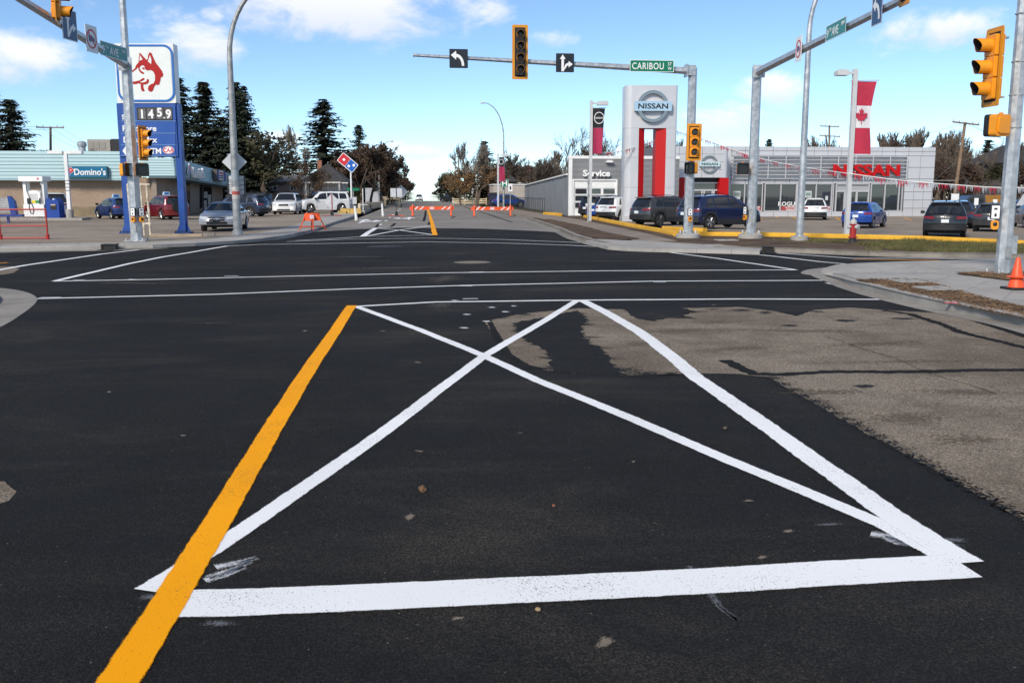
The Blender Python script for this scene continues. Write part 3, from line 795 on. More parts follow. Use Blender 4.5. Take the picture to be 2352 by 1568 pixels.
struct(sheet('parking_lot', [(12.9, 43.9), (13.0, 95), (11.4, 95), (13.2, 79)], 0.05, lot_m)) if False else None
def LZ(px, py):
    p = G(px, py, 0.0)
    for k in range(4): p = G(px, py, lot_z(p.x))
    return p
# yellow kerbs round the lot
k1 = [tuple(p)[:2] for p in GP([(1339, 499), (1380, 508), (1425, 517), (1470, 526), (1515, 534), (1556, 542.5)], .1)]
k2 = [tuple(p)[:2] for p in GP([(1558, 543), (1598, 541.5), (1740, 543), (1881, 546), (2000, 549), (2112, 552), (2287, 560.5), (2500, 572)], .1)]
for q in (k1, k2):
    struct(kerb('yellow_kerb', q, [.27] * len(q), yellow_kerb, .3, z0=.0), 'yellow painted concrete kerb round the car lot')
k3 = [tuple(p)[:2] for p in GP([(1519, 531), (1560, 533.5), (1614, 536)], .06)]
struct(kerb('yellow_kerb', k3, [.3] * 3, yellow_kerb, .3), 'short yellow kerb in front of the parked cars')
k4 = [tuple(p)[:2] for p in GP([(1247, 494), (1283, 497)], .06)]
struct(kerb('yellow_kerb', k4, [.32] * 2, yellow_kerb, .3), 'short yellow kerb beside the low annex')
# stall lines in the lot
for (a, b) in [((1918, 528), (1940, 536)), ((2018, 529), (2030, 537)), ((2182, 530), (2192, 535.5)), ((1890, 533), (1896, 536))]:
    pass
for (a, b) in [((1740, 497), (1748, 504)), ((1818, 497.5), (1835, 505)), ((1920, 499), (1930, 506)), ((1780, 497), (1788, 500)), ((2075, 500), (2095, 507))]:
    p, q = LZ(*a), LZ(*b)
    o = stripe('stall_line', [p, q], .12, yellow_paint, mk, 0, .01, .3); o.location.z = lot_z(p.x) + .01
# concrete patch by the annex and pale curb in front of showroom are part of the lot
# catch basins, manholes
iron = mat('cast_iron', (0.035, 0.033, 0.032), 0.7, 0.5, noise=.3, scale=30)
def catch_basin(px0, px1, py, label, z=0.0):
    a = G(px0, py, z); b = G(px1, py, z); w = (b - a).length
    o = thing('catch_basin', label, 'drain', ((a.x + b.x) / 2, (a.y + b.y) / 2 - .02, .0), math.atan2(b.y - a.y, b.x - a.x))
    MB().box(-w / 2, w / 2, -.03, .3, .165, .2).build('hood', iron, o)
    for q in (-w / 2, w / 2 - .05): MB().box(q, q + .05, -.03, .2, 0, .165).build('side_cheek', iron, o)
    MB().box(-w / 2 + .05, w / 2 - .05, .0, .05, 0.01, .165).build('opening', blackm, o)
    MB().box(-w / 2, w / 2, -.4, -.03, 0.008, .016).build('grate', iron, o)
    for k in range(6):
        x = -w / 2 + w * (k + .5) / 6
        MB().box(x - .02, x + .02, -.36, -.06, .016, .022).build('bar', steel_dk, o)
catch_basin(233, 267, 574, 'black cast iron side inlet drain in the far left kerb')
catch_basin(1754, 1776, 580, 'black cast iron side inlet drain in the right kerb by the poles')
def manhole(px, py, r, m, label):
    c = G(px, py); o = thing('manhole_cover', label, 'manhole', (c.x, c.y, .002))
    MB().lathe([(r, 0), (r, .010), (r - .05, .012), (r - .05, .008), (0.01, .008)], 28).build('cover', m, o)
    MB().lathe([(r + .06, 0), (r + .05, .007), (r + .005, .007)], 28).build('ring', iron, o)
manhole(1085, 603, .5, ground_mat('dusty_iron', ((0.16, 0.135, 0.11), (0.2, 0.175, 0.145)), mid=8, grain=60, bump=.4), 'dusty round manhole cover in the middle of the crossing')
manhole(884, 566.5, .6, iron, 'dark round manhole cover near the far crosswalk lines')
# pink survey marks on kerbs
pink = mat('pink_marking_paint', (0.75, 0.12, 0.16), .8)
for (px, py) in [(2196, 697)]:
    c = G(px, py, .152); MB().box(-.12, .1, -.02, .06, 0, .004).build('survey_mark', pink, mk).location = (c.x, c.y + .1, .152)
# loose stones and leaves on the road
def stone(px, py, s, m, label, flat=.7):
    c = G(px, py); mb = MB(); bm = bmesh.new(); bmesh.ops.create_icosphere(bm, subdivisions=2, radius=s)
    for q in bm.verts:
        q.co *= random.uniform(.72, 1.15); q.co.z *= flat
    mb.add([q.co.copy() for q in bm.verts], [[q.index for q in f.verts] for f in bm.faces]); bm.free()
    o = mb.build('stone', m); o.location = (c.x, c.y, s * flat * .6); tag(o, label, 'stone'); return o
stone(970, 1128, .028, mat('brown_clod', (0.13, 0.07, 0.035), .95, noise=.4, scale=20), 'brown clod of earth lying inside the white box', .95)
stone(1236, 1401, .014, mat('tan_stone', (0.3, 0.22, 0.12), .9, noise=.3, scale=20), 'tan pebble just below the stop line')
stone(1272, 1162, .011, mat('rust_stone', (0.25, 0.1, 0.05), .9), 'small rust coloured pebble right of the brown clod')
stone(1665, 985, .02, mat('rust_stone2', (0.1, 0.08, 0.055), .9), 'small dark pebble between the crossed white lines')
# grass on the verge
from mathutils import noise as mnoise
gr = MB(); gpoly = [tuple(p)[:2] for p in GP([(1960, 561), (2060, 555), (2112, 554), (2287, 562), (2400, 567), (2500, 573), (2700, 590), (2352, 583), (2200, 583), (2080, 577), (2010, 568)], .1)]
gpoly2 = [tuple(p)[:2] for p in GP([(1770, 550), (1880, 549), (1960, 552), (1950, 558), (1850, 556)], .1)]
gpoly3 = [tuple(p)[:2] for p in GP([(1985, 572), (2020, 570), (2028, 578), (1995, 581)], .1)]
grb = MB()
for poly, cnt in ((gpoly, 42000), (gpoly2, 3500), (gpoly3, 700)):
    x0 = min(p[0] for p in poly); x1 = max(p[0] for p in poly); y0 = min(p[1] for p in poly); y1 = max(p[1] for p in poly)
    for k in range(cnt):
        x, y = random.uniform(x0, x1), random.uniform(y0, y1)
        nn = mnoise.noise(Vector((x * .9, y * .9, 3.1))) + .5 * mnoise.noise(Vector((x * 2.7, y * 2.7, 1.0)))
        if nn < -.3 + random.uniform(-.15, .15) or not inside((x, y), poly): continue
        a = random.uniform(0, 6.28); h = random.uniform(.04, .13) * (1.1 if poly is not gpoly2 else .7) * (1 + max(0, nn)); w = .01
        dx, dy = math.cos(a) * w, math.sin(a) * w; lx, ly = random.uniform(-.05, .05), random.uniform(-.05, .05)
        (gr if random.random() < .6 else grb).add([(x - dx, y - dy, .1), (x + dx, y + dy, .1), (x + lx, y + ly, .1 + h)], [(0, 1, 2)])
o = gr.build('grass', mat('verge_grass', (0.08, 0.092, 0.026), .9, noise=.55, scale=1.2)); o['kind'] = 'stuff'; o['label'] = 'short patchy green grass on the verge along the car lot'
o = grb.build('dry_grass', mat('dry_verge_grass', (0.15, 0.115, 0.05), .9, noise=.4, scale=1.2)); o['kind'] = 'stuff'; o['label'] = 'dry straw coloured grass on the verge along the car lot'

# fine grit on the fresh surface (nobody could count it)
grit = MB()
for k in range(800):
    y = random.uniform(2.2, 30) if k % 3 else random.uniform(2.2, 12); x = random.uniform(-.75 * y, .9 * y) * .8
    r = random.uniform(.0015, .005) * (1 + y * .03); z = r * .5
    p = [Vector((x + r * random.uniform(.6, 1.3) * math.cos(a), y + r * random.uniform(.6, 1.3) * math.sin(a), .0 + .001)) for a in (0, 1.6, 3.1, 4.7)] + [Vector((x, y, r * 1.1))]
    grit.add(p, [(0, 1, 4), (1, 2, 4), (2, 3, 4), (3, 0, 4)])
o = grit.build('gravel', mat('loose_grit', (0.075, 0.064, 0.052), .95, noise=.6, scale=.9)); o['kind'] = 'stuff'; o['label'] = 'loose grit scattered over the fresh asphalt'

# tar smears and stains that feather the edge of the worn pavement
random.seed(41)
smear = paint_mat('asphalt_smear', (0.016, 0.015, 0.014), 0.95, 4.2, 34.0)
stain = paint_mat('brown_stain', (0.12, 0.092, 0.066), 0.95, 4.6, 20.0)
edge_px = [(1150, 730), (1200, 722), (1260, 735), (1310, 722), (1350, 745), (1345, 775), (1375, 800), (1395, 822), (1430, 850), (1480, 860), (1540, 859), (1600, 716), (1640, 710), (1480, 728), (1540, 722), (1700, 712), (1760, 718), (1820, 720), (1880, 716), (1240, 790), (1265, 822), (1270, 845), (1190, 760)]
for (px, py) in edge_px: struct(blob('tar_smear', G(px + random.uniform(-6, 6), py), random.uniform(.14, .34), random.uniform(.1, .3), smear, None, .0085, 20, random.uniform(-.5, .5), .15))
for k in range(26):
    t = k / 25; struct(blob('tar_smear', G(1775 + 600 * t, 868 + 336 * t), .16 - .06 * t, .2 - .08 * t, smear, None, .0085, 16, random.uniform(-1, 1), .1))
for (px, py, rx, ry) in [(1560, 760, .9, .35), (1700, 800, .8, .25), (1850, 760, 1.2, .2), (2000, 790, .9, .25), (2100, 830, 1.0, .12), (1900, 900, .5, .2), (2080, 960, .5, .25), (2220, 1010, .4, .2), (1650, 740, .8, .2), (2200, 900, .6, .15), (1480, 790, .5, .3)]:
    struct(blob('pavement_stain', G(px, py), rx, ry, stain, None, .0065, 24, random.uniform(-.3, .3), .15))
# ------------------------------------------------------------------ signals, masts, street signs, street lights
def oct_pole(parent, name, pts, r, m=galv, n=8): return MB().tube(pts, r, n, True, False, R(22.5)).build(name, m, parent)
def base_plate(parent, r, m=galv, bolt_r=None):
    MB().box(-r, r, -r, r, 0.0, .035).build('base_plate', m, parent)
    for sx in (-1, 1):
        for sy in (-1, 1):
            MB().lathe([(.035, .035), (.035, .1), (.02, .12)], 8, (sx * r * .78, sy * r * .78, 0)).build('anchor_bolt', galv_old, parent)
def mast(label, base, r0, h, arm_to, arm_r=(.13, .07), group=None, lum=0.0, joint=None, r1=None, footing=0.0, clamp=True):
    """base: world foot; arm_to: world end of arm (None for a plain post)"""
    o = thing('mast_arm_pole' if arm_to is not None else 'signal_pole', label, 'signal pole', base, 0, group)
    z0 = 0.0
    if footing:
        MB().lathe([(.5, -.25), (.5, footing - .02), (.47, footing)], 20).build('footing', concrete, o); z0 = footing
    base_plate(o, r0 * 1.75) if not footing else [setattr(c, 'location', (0, 0, z0)) for c in _bp(o, r0 * 1.6)]
    top = h + lum
    oct_pole(o, 'pole', [(0, 0, z0 + .02), (0, 0, h * .5), (0, 0, h + .12)], [r0, (r0 + (r1 or r0 * .8)) / 2, r1 or r0 * .8])
    if lum: oct_pole(o, 'upper_pole', [(0, 0, h + .1), (0, 0, h + lum)], [r0 * .62, r0 * .45])
    MB().box(-.06, .06, -r0 - .012, -r0 + .03, z0 + .35, z0 + .62).build('hand_hole_cover', galv_old, o)
    if arm_to is not None:
        e = Vector(arm_to) - Vector(base); d = Vector((e.x, e.y, 0)).normalized()
        MB().cbox((d.x * .1, d.y * .1, h), (.36, .36, .4), Matrix.Rotation(math.atan2(d.y, d.x), 3, 'Z')).build('joint_box', galv, o)
        MB().cbox((d.x * .27, d.y * .27, h), (.05, .48, .48), Matrix.Rotation(math.atan2(d.y, d.x), 3, 'Z')).build('arm_flange', galv, o)
        a = Vector((d.x * .28, d.y * .28, h))
        arm = oct_pole(o, 'arm', [a, a.lerp(e, .5), e], [arm_r[0], sum(arm_r) / 2, arm_r[1]])
        MB().lathe([(arm_r[1] + .01, -.02), (arm_r[1] + .01, .02)], 8, tuple(e), 'x').build('arm_cap', galv, o)
    return o
def _bp(o, r):
    out = [MB().box(-r, r, -r, r, 0.0, .035).build('base_plate', galv, o)]
    for sx in (-1, 1):
        for sy in (-1, 1):
            out.append(MB().lathe([(.05, .035), (.05, .13), (.03, .16)], 8, (sx * r * .78, sy * r * .78, 0)).build('anchor_bolt_cover', galv_old, o))
    return out

def signal(label, loc, rz, n=3, s=1.0, visor=.26, back=True, group=None, dark=False, w=.34, pitch=.37):
    """signal head facing -y locally; loc = centre of the housing"""
    o = thing('traffic_light', label, 'traffic light', loc, rz, group); o.scale = (s, s, s)
    H = n * pitch
    if back:
        bw, bh = w + .26, H + .3
        m_ = MB(); op = rounded(bw, bh, .05); ip = rounded(bw - .2, bh - .2, .02)
        k = len(op); v = [(p[0], y, p[1]) for y in (-.012, .012) for p in op + ip]; f = []
        for i in range(k):
            j = (i + 1) % k
            f += [(i, j, k + j, k + i), (2 * k + j, 2 * k + i, 3 * k + i, 3 * k + j), (i, 2 * k + i, 2 * k + j, j), (k + i, k + j, 3 * k + j, 3 * k + i)]
        m_.add(v, f).build('backplate_border', amber_d, o)
        MB().prism(rounded(bw - .19, bh - .19, .02), -.006, .006, 'y').build('backplate', blackm, o)
    for k in range(n):
        zc = H / 2 - pitch * (k + .5)
        hs_ = MB().prism(rounded(w, pitch - .012, .03, 3, 0, zc), -.1, .12, 'y').build('lamp_housing', amber if not dark else black, o)
        MB().lathe([(.02, .16), (.1, .155), (.15, .12)], 14, (0, 0, zc), 'y').build('rear_door', amber, hs_)
        MB().lathe([(.125, -.108), (.1, -.122), (.02, -.128)], 18, (0, 0, zc), 'y').build('lens', lens_m, hs_)
        v = []; f = []; nn = 22
        for i in range(nn + 1):
            a = R(-62 + 304 * i / nn)
            lenf = visor * (0.72 + .28 * max(0, math.sin(a)))
            for (r, y) in ((.15, -.1), (.152, -.1 - lenf), (.146, -.1 - lenf), (.144, -.1)): v.append((r * math.cos(a), y, zc + r * math.sin(a)))
            if i:
                for q in range(3): f.append(((i - 1) * 4 + q, (i - 1) * 4 + q + 1, i * 4 + q + 1, i * 4 + q))
        MB().add(v, f, True).build('visor', amber if not dark else amber_d, hs_)
        # black inside of the visor
        v = []; f = []
        for i in range(nn + 1):
            a = R(-62 + 304 * i / nn); lenf = visor * (0.72 + .28 * max(0, math.sin(a))) - .004
            for y in (-.1, -.1 - lenf): v.append((.1425 * math.cos(a), y, zc + .1425 * math.sin(a)))
            if i: f.append((2 * i - 2, 2 * i - 1, 2 * i + 1, 2 * i))
        MB().add(v, f, True).build('visor_lining', blackm, hs_)
    for z in (H / 2 - .06, -H / 2 + .06):
        MB().box(-.04, .04, .11, .3, z - .02, z + .02).build('bracket', galv_old, o)
    return o
def ped_signal(label, loc, rz, group=None):
    o = thing('pedestrian_signal', label, 'crossing signal', loc, rz, group)
    MB().prism(rounded(.46, .46, .07), -.02, .16, 'y').build('housing', amber, o)
    MB().prism(rounded(.34, .34, .05), .15, .2, 'y').build('rear_cover', amber, o)
    m_ = MB(); op = rounded(.47, .47, .07); ip = rounded(.41, .41, .04); k = len(op)
    v = [(p[0], y, p[1]) for y in (-.14, -.01) for p in op + ip]; f = []
    for i in range(k):
        j = (i + 1) % k
        f += [(i, j, k + j, k + i), (i, 2 * k + i, 2 * k + j, j), (k + i, k + j, 3 * k + j, 3 * k + i)]
    m_.add(v, f).build('visor_frame', black, o)
    sc_ = MB().box(-.2, .2, -.03, -.021, -.2, .2).build('screen', lens_m, o)
    for k in range(9): MB().box(-.2, .2, -.06, -.034, -.19 + k * .045, -.184 + k * .045).build('louver', blackm, sc_)
    MB().box(-.03, .03, .05, .12, .23, .27).build('lug', amber, o)
    return o
def push_button(label, loc, rz, group=None):
    o = thing('push_button', label, 'push button', loc, rz, group)
    MB().prism(rounded(.2, .32, .02), -.03, .03, 'y').build('sign_box', black, o)
    MB().prism(rounded(.16, .28, .01), -.036, -.03, 'y').build('sign_plate', white_sign, o)
    MB().box(-.035, .03, -.04, -.037, .05, .09).build('arrow', black_sign, o)
    MB().box(-.022, .022, -.04, -.037, -.1, -.03).build('pictogram', black_sign, o)
    MB().prism(rounded(.15, .2, .05, 5, 0, -.28), -.06, .03, 'y').build('button_housing', amber, o)
    MB().lathe([(.045, -.06), (.045, -.07), (.03, -.078)], 14, (0, 0, -.26), 'y').build('button', black, o)
    return o
def plate(name, label, cat, loc, rz, w, h, m, r=.03, border=None, group=None, back=True):
    o = thing(name, label, cat, loc, rz, group)
    MB().prism(rounded(w, h, r), -.006, .006, 'y').build('panel', m, o)
    if border:
        op = rounded(w, h, r); ip = rounded(w - .04, h - .04, r); k = len(op)
        v = [(p[0], y, p[1]) for y in (-.0085, -.004) for p in op + ip]; f = []
        for i in range(k):
            j = (i + 1) % k
            f += [(i, j, k + j, k + i), (i, 2 * k + i, 2 * k + j, j), (k + i, k + j, 3 * k + j, 3 * k + i)]
        MB().add(v, f).build('border', border, o)
    MB().box(-.03, .03, .006, .12, -h * .25, h * .25).build('bracket', galv_old, o)
    return o
def flat_poly(parent, name, poly, m, y=-.009, d=.003): return MB().prism(poly, y - d, y, 'y').build(name, m, parent)
def turn_arrow(o, s, m):   # left turn arrow
    pts = []
    c = (-.12 * s, -.38 * s)
    a_out = [(c[0] + .42 * s * math.cos(R(a)), c[1] + .62 * s * math.sin(R(a))) for a in range(0, 91, 10)]
    a_in = [(c[0] + .29 * s * math.cos(R(a)), c[1] + .46 * s * math.sin(R(a))) for a in range(90, -1, -10)]
    flat_poly(o, 'arrow', [(p[0], p[1]) for p in a_out] + [(-.14 * s, .4 * s), (-.42 * s, .18 * s), (-.14 * s, -.06 * s)] + a_in, m)
def thru_right(o, s, m):
    flat_poly(o, 'arrow', [(-.2 * s, -.45 * s), (-.06 * s, -.45 * s), (-.06 * s, .2 * s), (.03 * s, .2 * s), (-.13 * s, .44 * s), (-.29 * s, .2 * s), (-.2 * s, .2 * s)], m)
    flat_poly(o, 'arrow', [(-.06 * s, -.4 * s), (-.06 * s, -.28 * s), (.02 * s, -.08 * s), (.15 * s, .0 * s), (.2 * s, .0 * s), (.2 * s, .1 * s), (.42 * s, -.07 * s), (.2 * s, -.24 * s), (.2 * s, -.13 * s), (.12 * s, -.15 * s), (.06 * s, -.24 * s)], m, y=-.0095)
def ring_poly(parent, name, ro, ri, m, y0=-.013, y1=-.009, n=28, c=(0, 0), sz=1.0):
    v = []; f = []
    for yy in (y0, y1):
        for r in (ro, ri):
            for k in range(n):
                a = 2 * math.pi * k / n; v.append((c[0] + r * math.cos(a), yy, c[1] + r * math.sin(a) * sz))
    for k in range(n):
        j = (k + 1) % n
        f += [(k, j, n + j, n + k), (2 * n + k, 3 * n + k, 3 * n + j, 2 * n + j), (k, 2 * n + k, 2 * n + j, j), (n + k, n + j, 3 * n + j, 3 * n + k)]
    return MB().add(v, f, True).build(name, m, parent)
def no_trucks(label, loc, rz, s=.62, group=None):
    o = plate('no_trucks_sign', label, 'road sign', loc, rz, s, s * 1.22, white_sign, group=group)
    ring_poly(o, 'ring', s * .44, s * .36, sign_red)
    k = s * .3
    flat_poly(o, 'truck_symbol', [(-k * .85, -k * .35), (k * .2, -k * .35), (k * .2, k * .5), (-k * .85, k * .5)], navy_sign)
    flat_poly(o, 'truck_symbol', [(k * .26, -k * .35), (k * .85, -k * .35), (k * .85, 0), (k * .6, k * .3), (k * .26, k * .3)], navy_sign)
    for x in (-k * .5, k * .5): flat_poly(o, 'truck_symbol', circle(k * .18, 10, x, -k * .4), navy_sign, y=-.0095)
    flat_poly(o, 'slash', [(-s * .27, s * .31), (-s * .31, s * .27), (s * .27, -s * .31), (s * .31, -s * .27)], sign_red, y=-.0135)
    return o

# --- centre mast: pole at the far right corner, arm to the left
pB = G(1580, 546, .1); armY = pB.y
pTop = AY(1592, 163, armY); armE = AY(950, 127, armY)
mastB = mast('galvanised mast arm pole carrying the long arm over the middle of the street', (pB.x, pB.y, .0), .2, pTop.z, (armE.x, armE.y, armE.z), (.14, .06), footing=.26, r1=.17)
d0 = Vector((pB.x, armY, pTop.z)); d1 = Vector(armE)
def on_arm(px, d0, d1):     # point of the arm seen at image column px
    lo, hi = 0.0, 1.0
    def col_of(t):
        p = d0.lerp(d1, t); q = p - Vector((0, 0, CAM_H))
        r = q.x * _cy - q.y * _sy; f0 = q.x * _sy + q.y * _cy; fw = f0 * _cp - q.z * _sp
        return 1176 + FOC * r / fw
    inc = col_of(1) > col_of(0)
    for k in range(40):
        mid = (lo + hi) / 2
        if (col_of(mid) < px) == inc: lo = mid
        else: hi = mid
    return d0.lerp(d1, lo)
pt = on_arm(1053, d0, d1)
o = plate('lane_sign', 'black square left turn lane sign near the tip of the centre arm', 'road sign', (pt.x, pt.y - .17, pt.z - .06), 0, .72, .72, black_sign); turn_arrow(o, .72, white_sign)
pt = on_arm(1193, d0, d1)
signal('four lens amber traffic light hanging on the long centre arm', (pt.x, pt.y - .25, pt.z + .3), 0, 4, 1.0, visor=.2, dark=True, w=.36, pitch=.44)
pt = on_arm(1296, d0, d1)
o = plate('lane_sign', 'black square straight or right lane sign on the centre arm', 'road sign', (pt.x, pt.y - .2, pt.z), 0, .72, .72, black_sign); thru_right(o, .72, white_sign)
pt = on_arm(1494, d0, d1)
o = plate('street_name_sign', 'green street name sign reading CARIBOU ST W', 'street sign', (pt.x, pt.y - .24, pt.z + .06), 0, 1.78, .46, green_sign, border=white_sign)
lettering('lettering', 'CARIBOU', .25, white_sign, o, (-.16, -.012, 0), bold=.012, sx=.78, depth=.004, spacing=1.12)
lettering('lettering', 'ST', .12, white_sign, o, (.72, -.012, .085), bold=.01, sx=.9, depth=.004)
lettering('lettering', 'W', .12, white_sign, o, (.72, -.012, -.09), bold=.01, sx=.9, depth=.004)
q = AY(1589, 328, armY)
signal('three lens amber traffic light on the pole beside the silver car sign tower', (q.x, q.y - .3, q.z), R(-2), 3, .98, visor=.1, w=.36, pitch=.4)
q = AY(1588, 386, armY - .25)
ped_signal('pedestrian signal below the traffic light on the centre arm pole', (q.x - .02, q.y, q.z), R(-62))
q = AY(1585, 490, armY - .22); push_button('amber push button on the centre arm pole', (q.x, q.y, q.z + .05), 0)
# --- second mast at the same corner, arm reaching towards the camera
pC = G(1724, 547, .1); hC = AY(1732, 166, pC.y).z
dirC = Vector((math.sin(R(5.3)), math.cos(R(5.3)), 0)) * -1
endC = Vector((pC.x, pC.y, hC)) - Vector((dirC.x, dirC.y, 0)) * 0
eC = Vector((pC.x, pC.y, hC)) + Vector((-math.sin(R(-5)), -math.cos(R(5)), 0)) * 15.5
# solve the arm heading from two sightings of it
def heading(pole, h, px, py):
    d = ray(px, py); t = (h - CAM_H) / d.z
    return Vector((d.x * t, d.y * t, h))
sC = heading(pC, hC, 2068, 2)
uC = (sC - Vector((pC.x, pC.y, hC))).normalized()
eC = Vector((pC.x, pC.y, hC)) + uC * ((sC - Vector((pC.x, pC.y, hC))).length + 4.5)
mastC = mast('galvanised mast arm pole whose arm reaches over the right side street', (pC.x, pC.y, 0), .2, hC, eC, (.15, .08), footing=.26, r1=.18)
dc0 = Vector((pC.x, pC.y, hC)); rzC = math.atan2(uC.y, uC.x)
faceC = rzC  # sign faces -y rotated to look down the side street (towards the left)
def side_sign_rot(u, toward):      # rotation that turns a -y facing panel so that its back lies along u
    a = math.atan2(u.y, u.x)
    return a if toward > 0 else a + math.pi
rC = math.atan2(uC.y, uC.x)
if True:
    # panel runs along the arm; its face looks to the camera side (left)
    rC = math.atan2(-uC.y, -uC.x) + math.pi
nC = Vector((math.sin(rC), -math.cos(rC), 0))
if nC.x > 0: rC += math.pi; nC = -nC
pt = on_arm(1846, dc0, eC); no_trucks('no trucks sign on the right arm below the street name', pt + nC * .17, rC, .66)
pt = on_arm(1932, dc0, eC)
o = plate('street_name_sign', 'green street name sign reading 9TH AVE NW on the right arm', 'street sign', pt + nC * .16 + Vector((0, 0, .02)), rC, 1.75, .46, teal_sign, border=white_sign)
lettering('lettering', '9', .25, white_sign, o, (-.7, -.012, -.02), bold=.012, sx=.9, depth=.004)
lettering('lettering', 'TH', .12, white_sign, o, (-.48, -.012, .06), bold=.01, sx=.9, depth=.004)
lettering('lettering', 'AVE', .25, white_sign, o, (-.02, -.012, -.02), bold=.012, sx=.9, depth=.004)
lettering('lettering', 'NW', .12, white_sign, o, (.62, -.012, .08), bold=.01, sx=.9, depth=.004)
pt = on_arm(2028, dc0, eC)
o = plate('lane_sign', 'dark blue left turn lane sign at the top right on the arm', 'road sign', pt + nC * .15, rC, .72, .8, navy_sign, border=white_sign); turn_arrow(o, .72, white_sign)
pt = on_arm(2102, dc0, dc0 + uC * 30)
signal('amber backplate of a traffic light cut off by the top right edge', pt + nC * .25 + Vector((0, 0, .42)), rC, 3, 1.0)
q = AY(1704, 388, pC.y - .1); ped_signal('pedestrian signal facing the road on the second right pole', (q.x, q.y - .1, q.z), R(-12))
q = AY(1714, 487, pC.y - .2); push_button('amber push button on the left side of the second right pole', (q.x - .03, q.y, q.z + .06), R(-70))
# --- near right pole
pD = G(2302, 628, .13); hD = 8.2
mastD = mast('tall galvanised signal pole at the near right corner', (pD.x, pD.y, .12), .165, hD, None, r1=.125)
MB().box(.1, .24, -.1, .1, .45, .85).build('junction_box', galv, mastD)
for z in (3.2, 3.9, 4.6, 5.6): MB().lathe([(.162, z - .012), (.165, z + .012)], 8).build('strap', galv_old, mastD)
q = AY(2279, 156, pD.y - .12)
signal('large amber traffic light on the near right pole seen from its side', (q.x - .02, q.y - .05, q.z), R(-92), 3, .98, visor=.36, pitch=.46, w=.4)
q = AY(2286, 289, pD.y - .15); ped_signal('amber pedestrian signal box on the near right pole seen from behind', (q.x, q.y - .05, q.z), R(200))
q = AY(2293, 487, pD.y - .15); push_button('push button with white instruction plate on the near right pole', (q.x - .08, q.y - .02, q.z), R(-22))
# --- left mast
pA = G(315, 553, .14); hA = AY(292, 149, pA.y).z
sA = heading(pA, hA, 62, 8)
uA = (sA - Vector((pA.x, pA.y, hA))).normalized(); eA = Vector((pA.x, pA.y, hA)) + uA * ((sA - Vector((pA.x, pA.y, hA))).length + 3.2)
mastA = mast('galvanised mast arm pole on the left in front of the blue fuel sign', (pA.x, pA.y, .13), .22, hA - .13, eA - Vector((0, 0, 0)), (.15, .08), lum=5.0, r1=.18)
da0 = Vector((pA.x, pA.y, hA)); rA = math.atan2(uA.y, uA.x); nA = Vector((math.sin(rA), -math.cos(rA), 0))
if nA.x < 0: rA += math.pi; nA = -nA
pt = on_arm(240, da0, eA)
o = plate('street_name_sign', 'green street name sign reading 9TH AVE NW on the left arm', 'street sign', pt + nA * .3, rA - R(16), 1.75, .46, teal_sign, border=white_sign)
lettering('lettering', '9', .25, white_sign, o, (-.7, -.012, -.02), bold=.012, sx=.9, depth=.004)
lettering('lettering', 'TH', .12, white_sign, o, (-.48, -.012, .06), bold=.01, sx=.9, depth=.004)
lettering('lettering', 'AVE', .25, white_sign, o, (-.02, -.012, -.02), bold=.012, sx=.9, depth=.004)
lettering('lettering', 'NW', .12, white_sign, o, (.62, -.012, .08), bold=.01, sx=.9, depth=.004)
pt = on_arm(194, da0, eA); no_trucks('no trucks sign on the left arm beside the street name', pt + nA * .2, rA - R(16), .66)
pt = on_arm(142, da0, eA)
o = plate('lane_sign', 'dark blue straight or right lane sign on the left arm', 'road sign', pt + nA * .2, rA - R(16), .74, .84, navy_sign, border=white_sign); thru_right(o, .74, white_sign)
pt = on_arm(104, da0, eA)
signal('amber traffic light on the left arm cut off by the top edge', pt + nA * .3 + Vector((0, 0, .5)), rA + R(6), 3, .92, visor=.34, pitch=.44, w=.38)
q = AY(327, 329, pA.y - .15)
signal('amber traffic light on the left pole seen from its side', (q.x + .02, q.y, q.z), R(70), 3, .82, visor=.36, pitch=.42, w=.36)
q = AY(293, 390, pA.y - .2); ped_signal('pedestrian signal turned sideways on the left pole', (q.x, q.y, q.z), R(58))
q = AY(327, 390, pA.y - .2); ped_signal('pedestrian signal facing the camera on the left pole', (q.x, q.y, q.z), R(14))
q = AY(306, 490, pA.y - .25); push_button('push button on the left face of the left signal pole', (q.x, q.y, q.z + .05), R(-20))
q = AY(323, 490, pA.y - .2); push_button('push button on the right face of the left signal pole', (q.x + .02, q.y, q.z + .05), R(40))

# --- street lights
def street_light(label, base, h, reach, ang, r0=.1, m=galv, bend=2.2, head=True, group=None):
    o = thing('street_light', label, 'street light', base, ang, group)
    MB().lathe([(r0 * 1.9, 0), (r0 * 1.9, .04), (r0 * 1.3, .05), (r0 * 1.3, .2), (r0, .22)], 12).build('base', m, o)
    pts = [(0, 0, .05), (0, 0, h * .35), (0, 0, h - bend)]
    rr = [r0, r0 * .85, r0 * .66]
    for k in range(1, 12):
        a = R(90 * k / 11) * .97
        pts.append((reach * (1 - math.cos(a)), 0, h - bend + bend * math.sin(a))); rr.append(r0 * (.64 - .024 * k))
    MB().tube(pts, rr, 10).build('pole', m, o)
    if head:
        e = pts[-1]
        MB().lathe([(.02, 0), (.1, .05), (.13, .3), (.1, .5), (.03, .56)], 10, (e[0] - .05, 0, e[2]), 'x').build('lamp_head', grey_light, o)
        MB().lathe([(.03, 0), (.03, .08)], 8, (e[0] + .25, 0, e[2] + .08)).build('photo_cell', grey_light, o)
    return o
p = G(546, 540, .14); sl = street_light('weathered street light pole beside the silver sedan', (p.x, p.y, .13), 10.6, 2.6, R(-8), .17, galv_old, bend=3.2)
